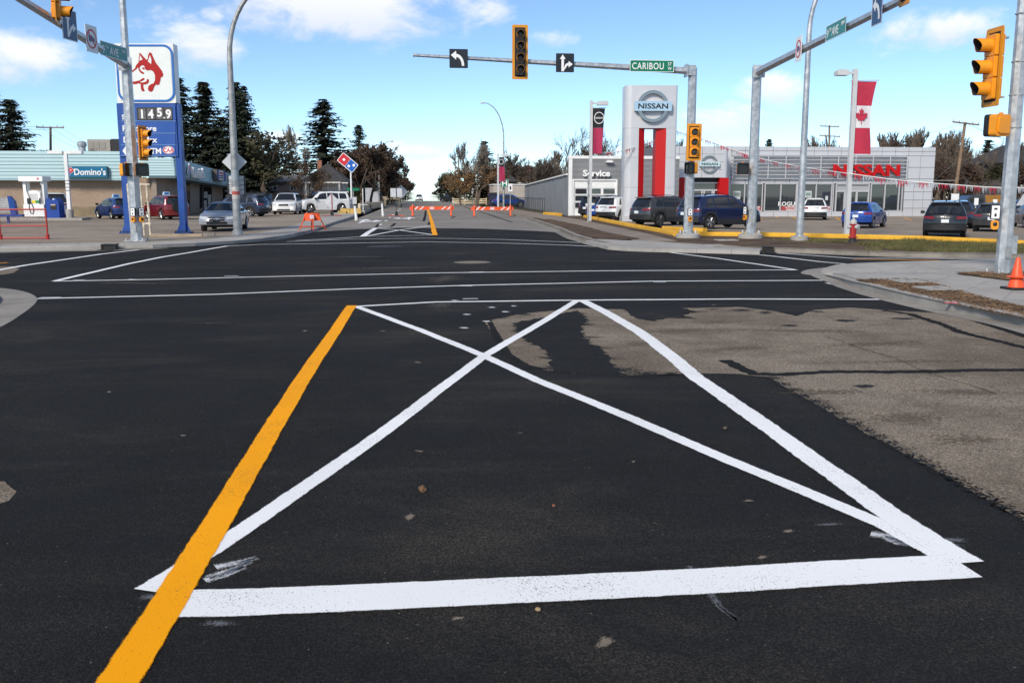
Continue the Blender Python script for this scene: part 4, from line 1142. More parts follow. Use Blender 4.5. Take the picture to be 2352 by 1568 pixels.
for (z0, z1, m_) in ((1.55, 2.05, mat('torn_paper_notices', (0.6, 0.55, 0.5), .9, noise=.3, scale=9)), (1.72, 1.86, mat('red_paper_strip', (0.5, 0.1, 0.09), .9, noise=.3, scale=9)), (2.3, 2.75, mat('grey_sticker', (0.36, 0.4, 0.43), .8))):
    MB().lathe([(.163 if m_.name != 'red_paper_strip' else .166, z0), (.158 if m_.name != 'red_paper_strip' else .164, z1)], 12).build('notice', m_, sl)
p = G(1836, 551, .12); street_light('galvanised street light pole in front of the showroom by the hydrant', (p.x, p.y, .1), 10.8, 2.4, R(-25), .15, galv, bend=3.0)
MB().lathe([(.34, -.2), (.34, .16), (.3, .17)], 18).build('footing', concrete, bpy.data.objects['street_light.001'])
b = Vector((10.4, 118, .1)); b.x = AY(1157, 470, 118).x; t = AY(1103, 238, 118)
street_light('slim curved street light arching left beside the green hospital sign', (b.x, 118, .1), t.z, b.x - t.x - .4, R(180), .14, galv_old, bend=4.2)
t = AY(898, 326, 150); b = AY(872, 470, 150); street_light('curved street light reaching out of the brown trees on the left', (b.x, 150, .1), t.z, t.x - b.x, 0, .13, galv_old, bend=2.4)
t = AY(1098, 392, 190); b = AY(1117, 470, 190); street_light('distant street light among the right hand trees', (b.x, 190, .1), t.z, abs(t.x - b.x), R(180), .12, galv_old, bend=2)
t = AY(1060, 448 - 10, 235); b = AY(1070, 466, 235); street_light('farthest small street light near the crest of the street', (b.x, 235, .1), 8.2, 2.2, R(180), .12, galv_old, bend=2)
# sign plates wired to the left street light, seen from behind
p = G(546, 540, .14)
q = AY(538, 372, p.y + .28)
o = thing('diamond_sign', 'white diamond road sign turned away on the left street light pole', 'road sign', (q.x, q.y + .05, q.z), 0)
s_ = (AY(567, 372, p.y).x - AY(509, 372, p.y).x) / 2
MB().prism([(-s_, 0), (0, -s_), (s_, 0), (0, s_)], -.004, .004, 'y').build('panel', sign_back, o)
MB().box(-.03, .03, .004, .03, -s_ * .6, s_ * .6).build('stiffener', galv_old, o)
q = AY(540, 425, p.y + .28)
o = thing('bundled_sign', 'square road sign strapped below the white diamond sign', 'road sign', (q.x + .05, q.y + .05, q.z), 0)
MB().prism(rounded(.62, .78, .04), -.004, .004, 'y').build('panel', sign_back, o)
for sx in (-.36, .36): MB().box(sx - .02, sx + .02, -.03, .02, -.45, .4).build('frame_rail', steel_dk, o)
for sx in (-.36, .36): MB().box(sx - .1, sx + .1, -.12, .05, -.5, -.42).build('spring_stand', steel_dk, o)
for k in range(3): MB().tube([(-.4, -.04, .22 - k * .2), (0, -.36, .18 - k * .2), (.4, -.04, .22 - k * .2)], .012, 5).build('strap', steel_dk, o)
# ------------------------------------------------------------------ buildings and big signs
def PL(px, py, root, rz=0.0):
    """image point on the upright plane through root (local y = 0) -> local (x, z)"""
    root = Vector(root); n = Vector((math.sin(rz), -math.cos(rz), 0)); d = ray(px, py)
    t = (root - Vector((0, 0, CAM_H))).dot(n) / d.dot(n); P = Vector((0, 0, CAM_H)) + d * t - root
    return (P.x * math.cos(rz) + P.y * math.sin(rz), P.z)
def rect(name, m, parent, x0, x1, z0, z1, y0, y1): return MB().box(min(x0, x1), max(x0, x1), min(y0, y1), max(y0, y1), min(z0, z1), max(z0, z1)).build(name, m, parent)

# ---- blue fuel price sign
rzH = -YAW
rH = Vector(G(357, 535, .16)); rH.z = .13
hus = thing('fuel_price_sign', 'tall blue and white fuel sign with red dog head and price 145.9', 'sign', rH, rzH)
def H(px, py): return PL(px, py, rH, rzH)
x0, zt = H(262, 100); x1, zb = H(404, 237)
D_ = .55
cab = MB().prism(rounded(x1 - x0 + .02, zt - zb, .04, 3, (x0 + x1) / 2, (zt + zb) / 2), 0.0, D_, 'y').build('logo_cabinet', white_al, hus)
fx0, fz1 = x0 + .12, zt - .12; fx1, fz0 = x1 - .12, zb + .12
rect('face', husky_white, cab, fx0, fx1, fz0, fz1, -.015, .02)
cx_, cz_ = (fx0 + fx1) / 2 + .02, (fz0 + fz1) / 2
op = rounded(2.5, 2.42, .42, 8, cx_, cz_); ip = rounded(2.32, 2.24, .36, 8, cx_, cz_); k = len(op); f = []
v = [(p[0], y, p[1]) for y in (-.026, -.014) for p in op + ip]
for i in range(k):
    j = (i + 1) % k; f += [(i, j, k + j, k + i), (i, 2 * k + i, 2 * k + j, j), (k + i, k + j, 3 * k + j, 3 * k + i)]
MB().add(v, f).build('blue_border', logo_blue, cab)
def LG(pts): return [H(a / 3.733 / 1.063, b / 3.733 / 1.063) for a, b in pts]
dogA = [(1275, 480), (1305, 515), (1337, 548), (1348, 540), (1352, 505), (1365, 478), (1383, 488), (1400, 530), (1420, 572), (1450, 610), (1475, 645), (1491, 682), (1482, 702), (1467, 708), (1463, 735),
        (1452, 772), (1436, 779), (1424, 770), (1408, 790), (1396, 825), (1380, 839), (1360, 835), (1349, 815), (1354, 790), (1372, 772), (1400, 762), (1414, 735), (1415, 690), (1400, 655), (1375, 640), (1340, 645),
        (1322, 628), (1318, 605), (1300, 595), (1280, 605), (1272, 625), (1290, 650), (1315, 665), (1310, 678), (1285, 668), (1268, 645), (1258, 612), (1245, 632), (1190, 672), (1188, 662), (1232, 625), (1240, 600), (1265, 570), (1268, 520)]
dogB = [(1190, 738), (1212, 744), (1230, 745), (1275, 735), (1300, 715), (1318, 714), (1316, 728), (1290, 742), (1270, 750), (1300, 755), (1335, 745), (1342, 725), (1352, 720), (1360, 740), (1350, 762), (1325, 772), (1308, 770), (1308, 800),
        (1320, 828), (1310, 836), (1292, 828), (1284, 800), (1285, 770), (1262, 760), (1240, 768), (1215, 770), (1212, 752)]
for q in (dogA, dogB): MB().prism(LG(q), -.028, -.014, 'y').build('dog_head_emblem', logo_red, cab)
for q in ([(1278, 505), (1303, 545), (1274, 558)], [(1370, 505), (1383, 548), (1380, 588), (1350, 562)], [(1292, 622), (1312, 617), (1322, 634), (1306, 634)]):
    MB().prism(LG(q), -.036, -.029, 'y').build('emblem_detail', husky_white if q[0][1] < 600 else logo_red, cab)
x0b, _ = H(266, 240); x1b, zlow = H(409, 360)
x1b += .05
px_a, pw = x0b + .02, .26
panel = rect('price_cabinet', husky_blue, hus, x0b + .02, x1b - .05, zlow, zb - .01, .02, D_ - .04)
# two posts with gusseted feet
for sx in (x0b + .13, x1b - .05):
    q = MB().box(sx - .13, sx + .13, .08, D_ - .1, .06, zb - .02).build('post', husky_blue, hus)
    MB().box(sx - .34, sx + .34, -.04, D_ + .02, .02, .07).build('foot_plate', husky_blue, q)
    for g in (-1, 1):
        MB().prism([(sx + g * .13, .07), (sx + g * .32, .07), (sx + g * .13, .5)], .2, .24, 'y').build('gusset', husky_blue, q)
    for g in range(5): MB().lathe([(.035, -.02), (.035, .13)], 6, (sx - .28 + g * .14, -.01, 0)).build('anchor_bolt', steel_dk, q)
rows_ = [(243, 278), (279, 306), (307, 333), (334, 357)]
for i, (a, b) in enumerate(rows_):
    xa, za = H(274, a + 1); xb, zb2 = H(402, b)
    pn = rect('panel_row', husky_panel, panel, xa + .08, xb + .03, zb2, za, -.004, .03)
for i, (a, b) in enumerate(rows_):
    xa, za = H(274, b + .5); xb, _ = H(402, b)
    rect('row_divider', mat('pale_blue_trim', (0.2, 0.36, 0.62), .5), panel, xa + .08, xb + .03, za - .008, za + .012, -.008, -.003)
xa, za = H(314, 247); xb, zb2 = H(397, 276)
pr = rect('price_window', black, panel, xa, xb, zb2, za, -.03, .0)
for i, ch in enumerate('1459'):
    cxx, czz = H(327 + i * 20.2, 262); 
    rect('digit_card', mat('worn_digit_card', (0.1, 0.095, 0.095), .7, noise=.5, scale=3), pr, cxx - .16, cxx + .16, czz - .24, czz + .24, -.038, -.031)
    lettering('digit', ch, .36, letter_white, pr, (cxx, -.042, czz + (.07 if ch == '5' else 0)), bold=.03, sx=.95, depth=.004)
cxx, czz = H(378, 271); rect('decimal_point', letter_white, pr, cxx - .03, cxx + .03, czz - .03, czz + .03, -.044, -.032)
for txt, px, py, sz in (('Self', 280, 269, .2), ('FoodStore', 281, 295, .24), ('DieselMax', 283, 321, .24), ('ATM', 334, 347, .24)):
    xx, zz = H(px, py); lettering('lettering', txt, sz, letter_white, panel, (xx, -.012, zz), bold=.025, sx=1.02, depth=.006, align='LEFT')
xx, zz = H(292, 347); MB().prism([(xx - .2, zz), (xx, zz - .28), (xx + .2, zz), (xx, zz + .28)], -.012, -.003, 'y').build('bank_mark', letter_white, panel)
xx, zz = H(387, 345)
e = MB().prism([(xx + .25 * math.cos(a * .2618), zz + .17 * math.sin(a * .2618)) for a in range(24)], -.012, -.003, 'y').build('club_badge', letter_white, panel)
ring_poly(e, 'badge_rim', .235, .205, sign_red, -.016, -.011, 24, (xx, zz), .66)
lettering('lettering', 'CAA', .16, sign_red, e, (xx, -.015, zz), bold=.02, depth=.004, sx=.95)
# rusty white guard frames behind the sign
for i, (a, b) in enumerate((((288, 420), (305, 540)), ((338, 420), (350, 540)))):
    pass
rG = Vector(G(333, 540, .13)); rG.z = .13
gf = thing('guard_rail_frame', 'rusty white steel tube frame between the legs of the fuel sign', 'rail frame', rG, 0)
rust_w = mat('rusty_white_tube', (0.55, 0.47, 0.36), .7, noise=.45, scale=5)
for (pa, pb) in (((304, 424), (320, 540)), ((288, 424), (303, 540)), ((318, 424), (332, 541)), ((331, 424), (346, 540))):
    xa, za = PL(pa[0], pa[1], rG); xb, zb_ = PL(pb[0], pb[1], rG)
    MB().tube([(xb, 0, 0), (xb - .02, 0, za * .5), (xb - .05, 0, za)], .05, 8).build('upright', rust_w, gf)
xa, za = PL(315, 514, rG); xb, zb_ = PL(347, 514, rG); MB().tube([(xa, 0, za), (xb, 0, za)], .04, 8).build('cross_bar', rust_w, gf)
xa, za = PL(292, 424, rG); xb, zb_ = PL(344, 424, rG); MB().tube([(xa, 0, za), (xb, 0, za)], .045, 8).build('cross_bar', rust_w, gf)

# ---- strip mall with pale blue siding
def brick_mat(name, c1, c2, mortar, sx=2.0):
    m = bpy.data.materials.new(name); m.use_nodes = True; t = m.node_tree; b = t.nodes['Principled BSDF']
    co = t.nodes.new('ShaderNodeTexCoord')
    mp = N(t, 'ShaderNodeMapping', inp={'Rotation': (R(90), 0, 0)}); t.links.new(co.outputs['Object'], mp.inputs[0])
    br = N(t, 'ShaderNodeTexBrick', inp={'Scale': sx, 'Mortar Size': .012, 'Color1': c1 + (1,), 'Color2': c2 + (1,), 'Mortar': mortar + (1,), 'Brick Width': .5, 'Row Height': .2})
    t.links.new(mp.outputs[0], br.inputs['Vector'])
    nz = N(t, 'ShaderNodeTexNoise', inp={'Scale': .7, 'Detail': 5.0}); t.links.new(co.outputs['Object'], nz.inputs['Vector'])
    c = mixc(t, maprange(t, nz.outputs[0], .3, .7, .0, .35), br.outputs['Color'], tuple(q * .6 for q in c1))
    t.links.new(c, b.inputs['Base Color']); b.inputs['Roughness'].default_value = .9
    return m
tan_brick = brick_mat('tan_brick', (0.36, 0.265, 0.195), (0.3, 0.215, 0.155), (0.34, 0.28, 0.22))
grey_brick = mat('tan_render', (0.3, 0.24, 0.19), .9, noise=.12, scale=.6)
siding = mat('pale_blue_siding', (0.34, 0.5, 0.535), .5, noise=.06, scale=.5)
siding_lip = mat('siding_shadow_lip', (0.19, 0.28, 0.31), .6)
rD = Vector((AY(0, 490, 78).x, 78, .13))
mall = thing('strip_mall', 'low tan brick strip mall with pale blue siding and pizza shop signs', 'building', rD)
def Dm(px, py, dy=0.0): return PL(px, py, (rD.x, rD.y + dy, rD.z))
xL = Dm(-260, 490)[0]; xR = Dm(292, 490)[0]
zt1, zb1 = Dm(150, 348)[1], Dm(150, 411)[1]
rect('wall', tan_brick, mall, xL, Dm(376, 480)[0], 0, zb1 + .1, 0, .3)
rect('plinth', mat('stained_plinth', (0.24, 0.19, 0.12), .95, noise=.3, scale=1), mall, xL, Dm(340, 480)[0], 0, .75, -.06, -.003)
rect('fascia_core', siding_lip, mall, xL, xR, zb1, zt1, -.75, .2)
nb = 8
for i in range(nb):
    a = zb1 + (zt1 - zb1) * i / nb; b = zb1 + (zt1 - zb1) * (i + 1) / nb - .025
    MB().prism([(-.755, a), (-.815, a + .012), (-.775, b), (-.755, b)], xL, xR, 'x').build('siding_board', siding, mall)
rect('soffit', siding, mall, xL, xR, zb1 - .12, zb1 - .003, -.78, .0)
rect('roof', mat('flat_roof_gravel', (0.2, 0.2, 0.2), .95), mall, xL, xR - .1, zt1 - .2, zt1 - .12, .2, 30)
# corner section: lower fascia round to the shop fronts
P0 = AY(403, 404, 74); P1 = AY(403, 362, 74); Q0 = AY(564, 432, 112); Q1 = AY(564, 407, 112)
c0x, c0z0, c0z1 = P0.x - rD.x, P0.z - rD.z, P1.z - rD.z; c1x, c1y, c1z0, c1z1 = Q0.x - rD.x, 34.0, Q0.z - rD.z, Q1.z - rD.z
fx = Dm(286, 400, -4)[0]
nb = 7
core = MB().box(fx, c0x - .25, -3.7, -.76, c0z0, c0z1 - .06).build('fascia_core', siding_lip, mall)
for i in range(nb):
    a = c0z0 + (c0z1 - c0z0) * i / nb; b = c0z0 + (c0z1 - c0z0) * (i + 1) / nb - .02
    sl_ = .12 * i / nb
    MB().prism([(-3.75, a), (-4.0 + sl_, a + .01), (-3.96 + sl_, b), (-3.75, b)], fx, c0x - .06 - .10 * i / nb, 'x').build('siding_board', siding, mall)
    # along the side, falling with the street
    za0, za1 = a, b; w0 = c1z0 + (c1z1 - c1z0) * i / nb; w1 = c1z0 + (c1z1 - c1z0) * (i + 1) / nb - .02
    xx = -.10 * i / nb
    v = [(c0x + xx, -3.95, za0), (c1x + xx, c1y, w0), (c1x + xx - .04, c1y, w1), (c0x + xx - .04, -3.95, za1), (c0x - .3, -3.9, za0), (c1x - .3, c1y, w0), (c1x - .3, c1y, w1), (c0x - .3, -3.9, za1)]
    MB().add(v, [(0, 1, 2, 3), (4, 7, 6, 5), (0, 4, 5, 1), (3, 2, 6, 7), (0, 3, 7, 4), (1, 5, 6, 2)]).build('siding_board', siding, mall)
# soffit and shop front wall on the side
v = [(c0x - .05, -3.9, c0z0 - .04), (c1x - .05, c1y, c1z0 - .04), (c1x - 2.0, c1y, c1z0 - .04), (c0x - 2.0, -3.9, c0z0 - .04), (c0x - .05, -3.9, c0z0 - .14), (c1x - .05, c1y, c1z0 - .14), (c1x - 2.0, c1y, c1z0 - .14), (c0x - 2.0, -3.9, c0z0 - .14)]
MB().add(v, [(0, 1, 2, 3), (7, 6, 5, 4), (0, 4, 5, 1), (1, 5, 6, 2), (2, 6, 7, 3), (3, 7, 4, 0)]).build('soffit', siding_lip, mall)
def side_pt(px, py, inset):      # on the shop front plane
    a = Vector((P0.x - inset, 74, 0)); b = Vector((Q0.x - inset, 112, 0)); d = ray(px, py)
    u = (b - a).normalized(); n = Vector((u.y, -u.x, 0)); t = (a - Vector((0, 0, CAM_H))).dot(n) / d.dot(n)
    return Vector((0, 0, CAM_H)) + d * t - rD
ins = 1.6
va = [Vector((P0.x - ins, 74.4, 0)), Vector((Q0.x - ins, 112, 0))]
v = [(va[0].x - rD.x, -3.4, 0), (va[1].x - rD.x, 34, -.1), (va[1].x - rD.x, 34, c1z0 + .2), (va[0].x - rD.x, -3.4, c0z0 + .1)]
v += [(p[0] - .3, p[1], p[2]) for p in v]
MB().add(v, [(0, 1, 2, 3), (7, 6, 5, 4), (0, 4, 5, 1), (1, 5, 6, 2), (2, 6, 7, 3), (3, 7, 4, 0)]).build('shop_front_wall', grey_brick, mall)
rect('shop_front_wall', grey_brick, mall, Dm(376, 480)[0], c0x - ins - .31, 0, c0z0, -3.2, .0)
shop_glass = mat('shop_glass', (0.03, 0.028, 0.026), .06, spec=.8)
def side_panel(name, pts, m, parent, proud=.02):
    u = (va[1] - va[0]).normalized(); n = Vector((u.y, -u.x, 0))
    P = [side_pt(a, b, ins) for a, b in pts]
    v = [p + n * proud for p in P] + [p - n * .04 for p in P]
    return MB().add(v, [(0, 1, 2, 3), (7, 6, 5, 4), (0, 4, 5, 1), (1, 5, 6, 2), (2, 6, 7, 3), (3, 7, 4, 0)]).build(name, m, parent)
w_ = side_panel('shop_window', [(458, 495), (486, 492), (486, 424), (458, 418)], shop_glass, mall)
side_panel('mullion', [(464, 495), (466, 495), (466, 420), (464, 420)], steel_dk, w_, .05)
for (a, b, c, d) in ((468, 440, 476, 455), (477, 447, 484, 470), (468, 460, 474, 480)): side_panel('poster', [(a, d), (c, d), (c, b), (a, b)], mat('pale_poster', (0.45, 0.42, 0.38), .6), w_, .035)
w_ = side_panel('shop_window', [(512, 486), (534, 484), (534, 434), (512, 430)], shop_glass, mall)
side_panel('poster', [(516, 442), (526, 443), (526, 436), (516, 435)], letter_white, w_, .035); side_panel('poster', [(517, 464), (524, 464), (524, 450), (517, 450)], sign_red, w_, .035)
w_ = side_panel('shop_door', [(417, 494), (436, 495), (436, 414), (417, 411)], shop_glass, mall)
# signs on the fascia
xa, za = Dm(149, 382, -.9); xb, zb_ = Dm(249, 408, -.9)
dom_blue = mat('teal_blue_sign_face', (0.0, 0.13, 0.26), .35, noise=.05, scale=.6)
sg = thing('shop_sign', 'long blue lightbox sign reading Domino\'s over the brick wall', 'sign', (rD.x + (xa + xb) / 2, rD.y - .83, rD.z + (za + zb_) / 2)); w, h = xb - xa, za - zb_
rect('cabinet', mat('dark_sign_cabinet', (0.02, 0.12, 0.16), .5), sg, -w / 2, w / 2, -h / 2, h / 2, -.3, 0)
rect('face', dom_blue, sg, -w / 2 + .04, w / 2 - .04, -h / 2 + .05, h / 2 - .05, -.31, -.3)
def domino_tile(parent, cx, cz, s, rot, y, th=.01, border=letter_white):
    M2 = Matrix.Rotation(R(rot), 2)
    def T(pts): return [tuple(M2 @ Vector(p) + Vector((cx, cz))) for p in pts]
    MB().prism(T(rounded(s * 2.12, s * 1.14, .12 * s)), y - th, y, 'y').build('tile_border', border, parent)
    MB().prism(T(rounded(s * .98, s, .06 * s, 4, -s * .51, 0)), y - th - .012, y - th, 'y').build('red_half', sign_red, parent)
    MB().prism(T(rounded(s * .98, s, .06 * s, 4, s * .51, 0)), y - th - .012, y - th, 'y').build('blue_half', mat('tile_blue', (0.01, 0.11, 0.45), .35), parent)
    for (dx, dz) in ((-.51, 0), (.32, -.21), (.68, .21)): MB().prism(T(circle(s * .15, 16, dx * s, dz * s)), y - th - .02, y - th - .012, 'y').build('pip', letter_white, parent)
domino_tile(sg, -w * .38, 0, .34, 225, -.31)
lettering('lettering', "Domino's", .47, letter_white, sg, (w * .1, -.325, 0), bold=.02, sx=.92, depth=.03)
# side signs
su = Vector((Q0.x - P0.x, 38, 0)).normalized(); rS = math.atan2(su.y, su.x)
def side_sign(px, py):
    a = Vector((P0.x + .05, 74, 0)); d = ray(px, py); n = Vector((su.y, -su.x, 0)); t = (a - Vector((0, 0, CAM_H))).dot(n) / d.dot(n)
    return Vector((0, 0, CAM_H)) + d * t
pp = side_sign(447, 396)
o = thing('shop_letters', 'white channel letters reading Domino\'s on the side fascia', 'sign', pp, rS)
lettering('lettering', "Domino's", .8, letter_white, o, (0.4, -.2, -.05), bold=.035, sx=1.1, depth=.2)
domino_tile(o, -2.7, .1, .5, 225, -.02, .08)
pp = side_sign(500, 403)
o = thing('shop_sign', 'small blue and white lightbox sign further along the side fascia', 'sign', pp, rS)
rect('cabinet', mat('brown_cabinet', (0.09, 0.075, 0.065), .6), o, -2.5, 2.5, -.52, .52, -.35, .0)
rect('face', letter_white, o, -1.4, 1.2, -.45, .45, -.36, -.351); rect('face', mat('violet_blue_face', (0.05, 0.06, 0.3), .4), o, 1.21, 2.45, -.45, .45, -.36, -.351); rect('face', mat('violet_blue_face', (0.05, 0.06, 0.3), .4), o, -2.45, -1.41, -.45, .45, -.36, -.351)
for z, m_, s_ in ((.2, sign_red, .16), (-.05, black, .12), (-.25, black, .1)): rect('text_line', m_, o, -1.2, 1.0, z - s_ / 2, z + s_ / 2, -.366, -.361)
# roof plant
def roof_unit(label, pxa, pxb, pya, pyb, m, dy, depth, name='rooftop_unit'):
    y = 84 + dy; a = AY(pxa, pya, y); b = AY(pxb, pyb, y)
    o = thing(name, label, 'roof unit', ((a.x + b.x) / 2, y, b.z)); w = b.x - a.x; h = a.z - b.z
    MB().prism(rounded(w, h, .04, 3, 0, h / 2), 0, depth, 'y').build('casing', m, o)
    for k in range(3): MB().box(-w * .4 + k * w * .25, -w * .22 + k * w * .25, -.03, -.002, h * .2, h * .8).build('access_panel', mat('unit_panel_shade', (0.26, 0.24, 0.215), .6), o)
    MB().box(-w / 2 + .1, w / 2 - .1, .2, depth - .2, -.4, -.002).build('curb', steel_dk, o)
    return o, w, h
u, w, h = roof_unit('beige rooftop air handler with a dark grille on the strip mall', 200, 254, 320, 348, mat('beige_unit_casing', (0.3, 0.275, 0.245), .6, noise=.08, scale=1), 0, 2.2)
y = 84; a = AY(254.5, 319, y); b = AY(278, 348, y); o = thing('rooftop_unit', 'dark louvred rooftop condenser behind the fuel sign', 'roof unit', ((a.x + b.x) / 2, y, b.z)); w = b.x - a.x; h = a.z - b.z
MB().box(-w / 2, w / 2, 0, 2, 0, h).build('casing', mat('dark_unit_casing', (0.03, 0.027, 0.025), .7), o)
for k in range(8): MB().box(-w / 2 + .05, w / 2 - .05, -.04, -.005, h * (.08 + .11 * k), h * (.13 + .11 * k)).build('louver', steel_dk, o)
y = 83; a = AY(189, 348, y); t = AY(189, 325, y)
o = thing('roof_vent', 'round metal roof exhaust vent left of the air handler', 'vent', (a.x, y, a.z)); hh = t.z - a.z
MB().lathe([(.28, -.3), (.28, hh * .45), (.36, hh * .5), (.36, hh * .9), (.2, hh)], 16).build('stack', galv, o); MB().lathe([(.4, hh * .62), (.4, hh * .68)], 16).build('band', galv_old, o)

# ---- fuel pump, bin, lot light, island, red mesh panel
pi = G(120, 501, .2)
isl_o = MB().box(-9, 3.6, -.8, .9, -.1, .16).build('pump_island', concrete); isl_o.location = (G(120, 501, .2).x - .4, 66.4, .13); struct(isl_o)
PY = 66.5
a = AY(90, 500, PY)
pump = thing('fuel_pump', 'white fuel pump with canopy top and hanging hose', 'fuel pump', (AY(86, 497, PY).x, PY, .29), R(-14))
k = PY * 1.0 / FOC
MB().prism(rounded(1.5, .82, .06, 3, 0, .5), -.32, .32, 'y').build('lower_cabinet', white_al, pump)
MB().prism([(-.5, .92), (.5, .92), (.5, 1.68), (.3, 1.78), (0, 1.83), (-.3, 1.78), (-.5, 1.68)], -.26, .26, 'y').build('display_head', white_al, pump)
for sx in (-.64, .64): MB().box(sx - .12, sx + .12, -.2, .2, .9, 2.42).build('column', white_al, pump)
cp_ = MB().prism(rounded(1.75, .34, .05, 3, 0, 2.58), -.45, .45, 'y').build('canopy', white_al, pump)
MB().prism(circle(.07, 14, .55, 2.58), -.462, -.451, 'y').build('mark', sign_red, cp_)
MB().box(-.28, .3, -.275, -.262, 1.2, 1.6).build('screen_panel', grey_light, pump)
MB().box(-.14, .14, -.285, -.276, .98, 1.16).build('grade_label', mat('yellow_label', (.7, .55, .02), .5), pump); MB().box(.15, .4, -.285, -.276, .98, 1.16).build('grade_label', mat('green_label', (.02, .25, .06), .5), pump)
MB().box(-.46, -.22, -.3, -.262, .92, 1.3).build('nozzle_holster', black, pump); MB().box(.42, .5, -.3, -.262, .92, 1.3).build('nozzle_holster', black, pump)
MB().tube([(-.46, -.3, 2.3), (-.4, -.34, 1.8), (-.2, -.36, 1.2), (.02, -.36, .6), (-.06, -.36, .28), (-.22, -.36, .3), (-.3, -.36, .6), (-.3, -.34, .95)], .022, 6).build('hose', black, pump)
MB().tube([(.58, -.25, 2.2), (.62, -.28, 1.4), (.66, -.28, .6), (.7, -.2, .3)], .022, 6).build('hose', black, pump)
bn = thing('waste_bin', 'blue plastic service island bin beside the fuel pump', 'bin', (AY(131, 499, PY).x, PY - .2, .29), R(-8))
MB().prism([(-.45, 0), (.45, 0), (.43, 1.1), (.3, 1.22), (.28, 1.32), (.18, 1.32), (.16, 1.2), (-.16, 1.2), (-.18, 1.32), (-.28, 1.32), (-.3, 1.22), (-.43, 1.1)], -.35, .35, 'y').build('body', mat('blue_bin_plastic', (0.01, 0.05, 0.28), .4), bn)
MB().box(-.12, .28, -.37, -.34, .55, .9).build('opening', black, bn); MB().box(-.1, .22, -.38, -.371, .82, .9).build('towel', mat('paper_towel', (.5, .4, .3), .9), bn)
MB().box(-.1, .1, -.1, .1, 1.2, 1.28).build('lid_notch', white_al, bn)
PYl = 66.0
ll = thing('lot_light', 'white double headed parking lot light by the fuel pump', 'lot light', (AY(161, 499, PYl).x, PYl, .13)); hh = AY(148, 350, PYl).z - .13
MB().box(-.11, .11, -.11, .11, 0, hh).build('pole', white_al, ll); MB().lathe([(.24, 0), (.24, .7), (.2, .74)], 14).build('base', concrete, ll)
for sx in (-1, 1): MB().prism(rounded(.95, .2, .05, 3, sx * .62, hh), -.22, .22, 'y').build('lamp_head', white_al, ll)
MB().box(-.2, .2, -.04, .04, hh - .05, hh + .05).build('cross_arm', white_al, ll)
for k in range(4): MB().box(-.114, .114, -.114, .114, 2.6 - k * .22, 2.64 - k * .22).build('tape_band', steel_dk, ll)
fy = G(110, 550, .13)
fp = thing('fence_panel', 'red wire mesh construction fence panel standing in the lot', 'fence', (fy.x, fy.y, .13), R(0))
xl = PL(-120, 550, fy)[0]; hh = PL(108, 481, fy)[1] - .0
xm = PL(2, 550, fy)[0]; xr = 0.0; xtop = PL(107, 479, fy)[0]
for (xx) in (xm, xr): MB().tube([(xx, 0, 0), (xx, 0, hh)], .035, 8).build('upright', red_mesh, fp)
for z in (.06, hh * .46, hh): MB().tube([(xl, 0, z), (0, 0, z)], .03, 8).build('rail', red_mesh, fp)
for xx in (xm, xr): MB().lathe([(.07, 0), (.07, .2)], 10, (xx, 0, 0)).build('foot', red_mesh, fp)
nW = int((0 - xl) / .055)
mw = MB()
for k in range(nW): mw.box(xl + k * .055 - .002, xl + k * .055 + .002, -.002, .002, .06, hh)
for k in range(int(hh / .1)): mw.box(xl, 0, -.002, .002, .06 + k * .1 - .002, .06 + k * .1 + .002)
w_ = mw.build('wire_mesh', mat('dull_red_wire', (0.2, 0.035, 0.03), .6), fp); w_['kind'] = 'stuff'
PYb = 60
a = AY(-30, 532 - 7, PYb); 
cr = thing('propane_cage', 'grey slatted cage with blue end frame at the left edge', 'cage', (AY(0, 500, PYb).x, PYb, .13), R(8))
for k in range(9): MB().box(-3.4, .62 - .03 * k * 0, -.03, .03, .62 + .105 * k, .69 + .105 * k).build('slat', galv, cr)
MB().prism([(.62, .5), (.92, .5), (.85, 1.3), (.62, 1.62), (.5, 1.62)], -.06, .5, 'y').build('end_frame', husky_blue, cr)
MB().box(-3.4, 1.25, -.08, .5, .38, .52).build('sill', husky_blue, cr)
for xx in (-3, -1.2, .4): MB().box(xx - .06, xx + .06, .1, .3, 0, .4).build('leg', husky_blue, cr)

# ---- car dealership: service bay
rSv = Vector((AY(1306, 494, 80).x, 80, .03))
def Sv(px, py, dy=0): return PL(px, py, (rSv.x, rSv.y + dy, rSv.z))
def ribbed(name, col_, scale, rot):
    m = bpy.data.materials.new(name); m.use_nodes = True; t = m.node_tree; b = t.nodes['Principled BSDF']
    co = t.nodes.new('ShaderNodeTexCoord'); mp = N(t, 'ShaderNodeMapping', inp={'Rotation': rot}); t.links.new(co.outputs['Object'], mp.inputs[0])
    wv = N(t, 'ShaderNodeTexWave', inp={'Scale': scale, 'Distortion': 0.0}); wv.bands_direction = 'Z' if not rot[2] else 'X'
    t.links.new(mp.outputs[0], wv.inputs[0])
    nz = N(t, 'ShaderNodeTexNoise', inp={'Scale': .6, 'Detail': 5.0}); t.links.new(co.outputs['Object'], nz.inputs['Vector'])
    t.links.new(mixc(t, maprange(t, nz.outputs[0], .3, .7), [q * .9 for q in col_], [q * 1.06 for q in col_]), b.inputs['Base Color'])
    bp = N(t, 'ShaderNodeBump', inp={'Strength': .9, 'Distance': .05}); t.links.new(wv.outputs[0], bp.inputs['Height']); t.links.new(bp.outputs[0], b.inputs['Normal'])
    b.inputs['Roughness'].default_value = .55; b.inputs['Metallic'].default_value = .1
    return m
rib_h = ribbed('grey_ribbed_cladding', (0.27, 0.275, 0.29), 3.0, (0, 0, 0))
rib_v = ribbed('grey_metal_siding', (0.25, 0.26, 0.275), 2.0, (0, 0, R(90)))
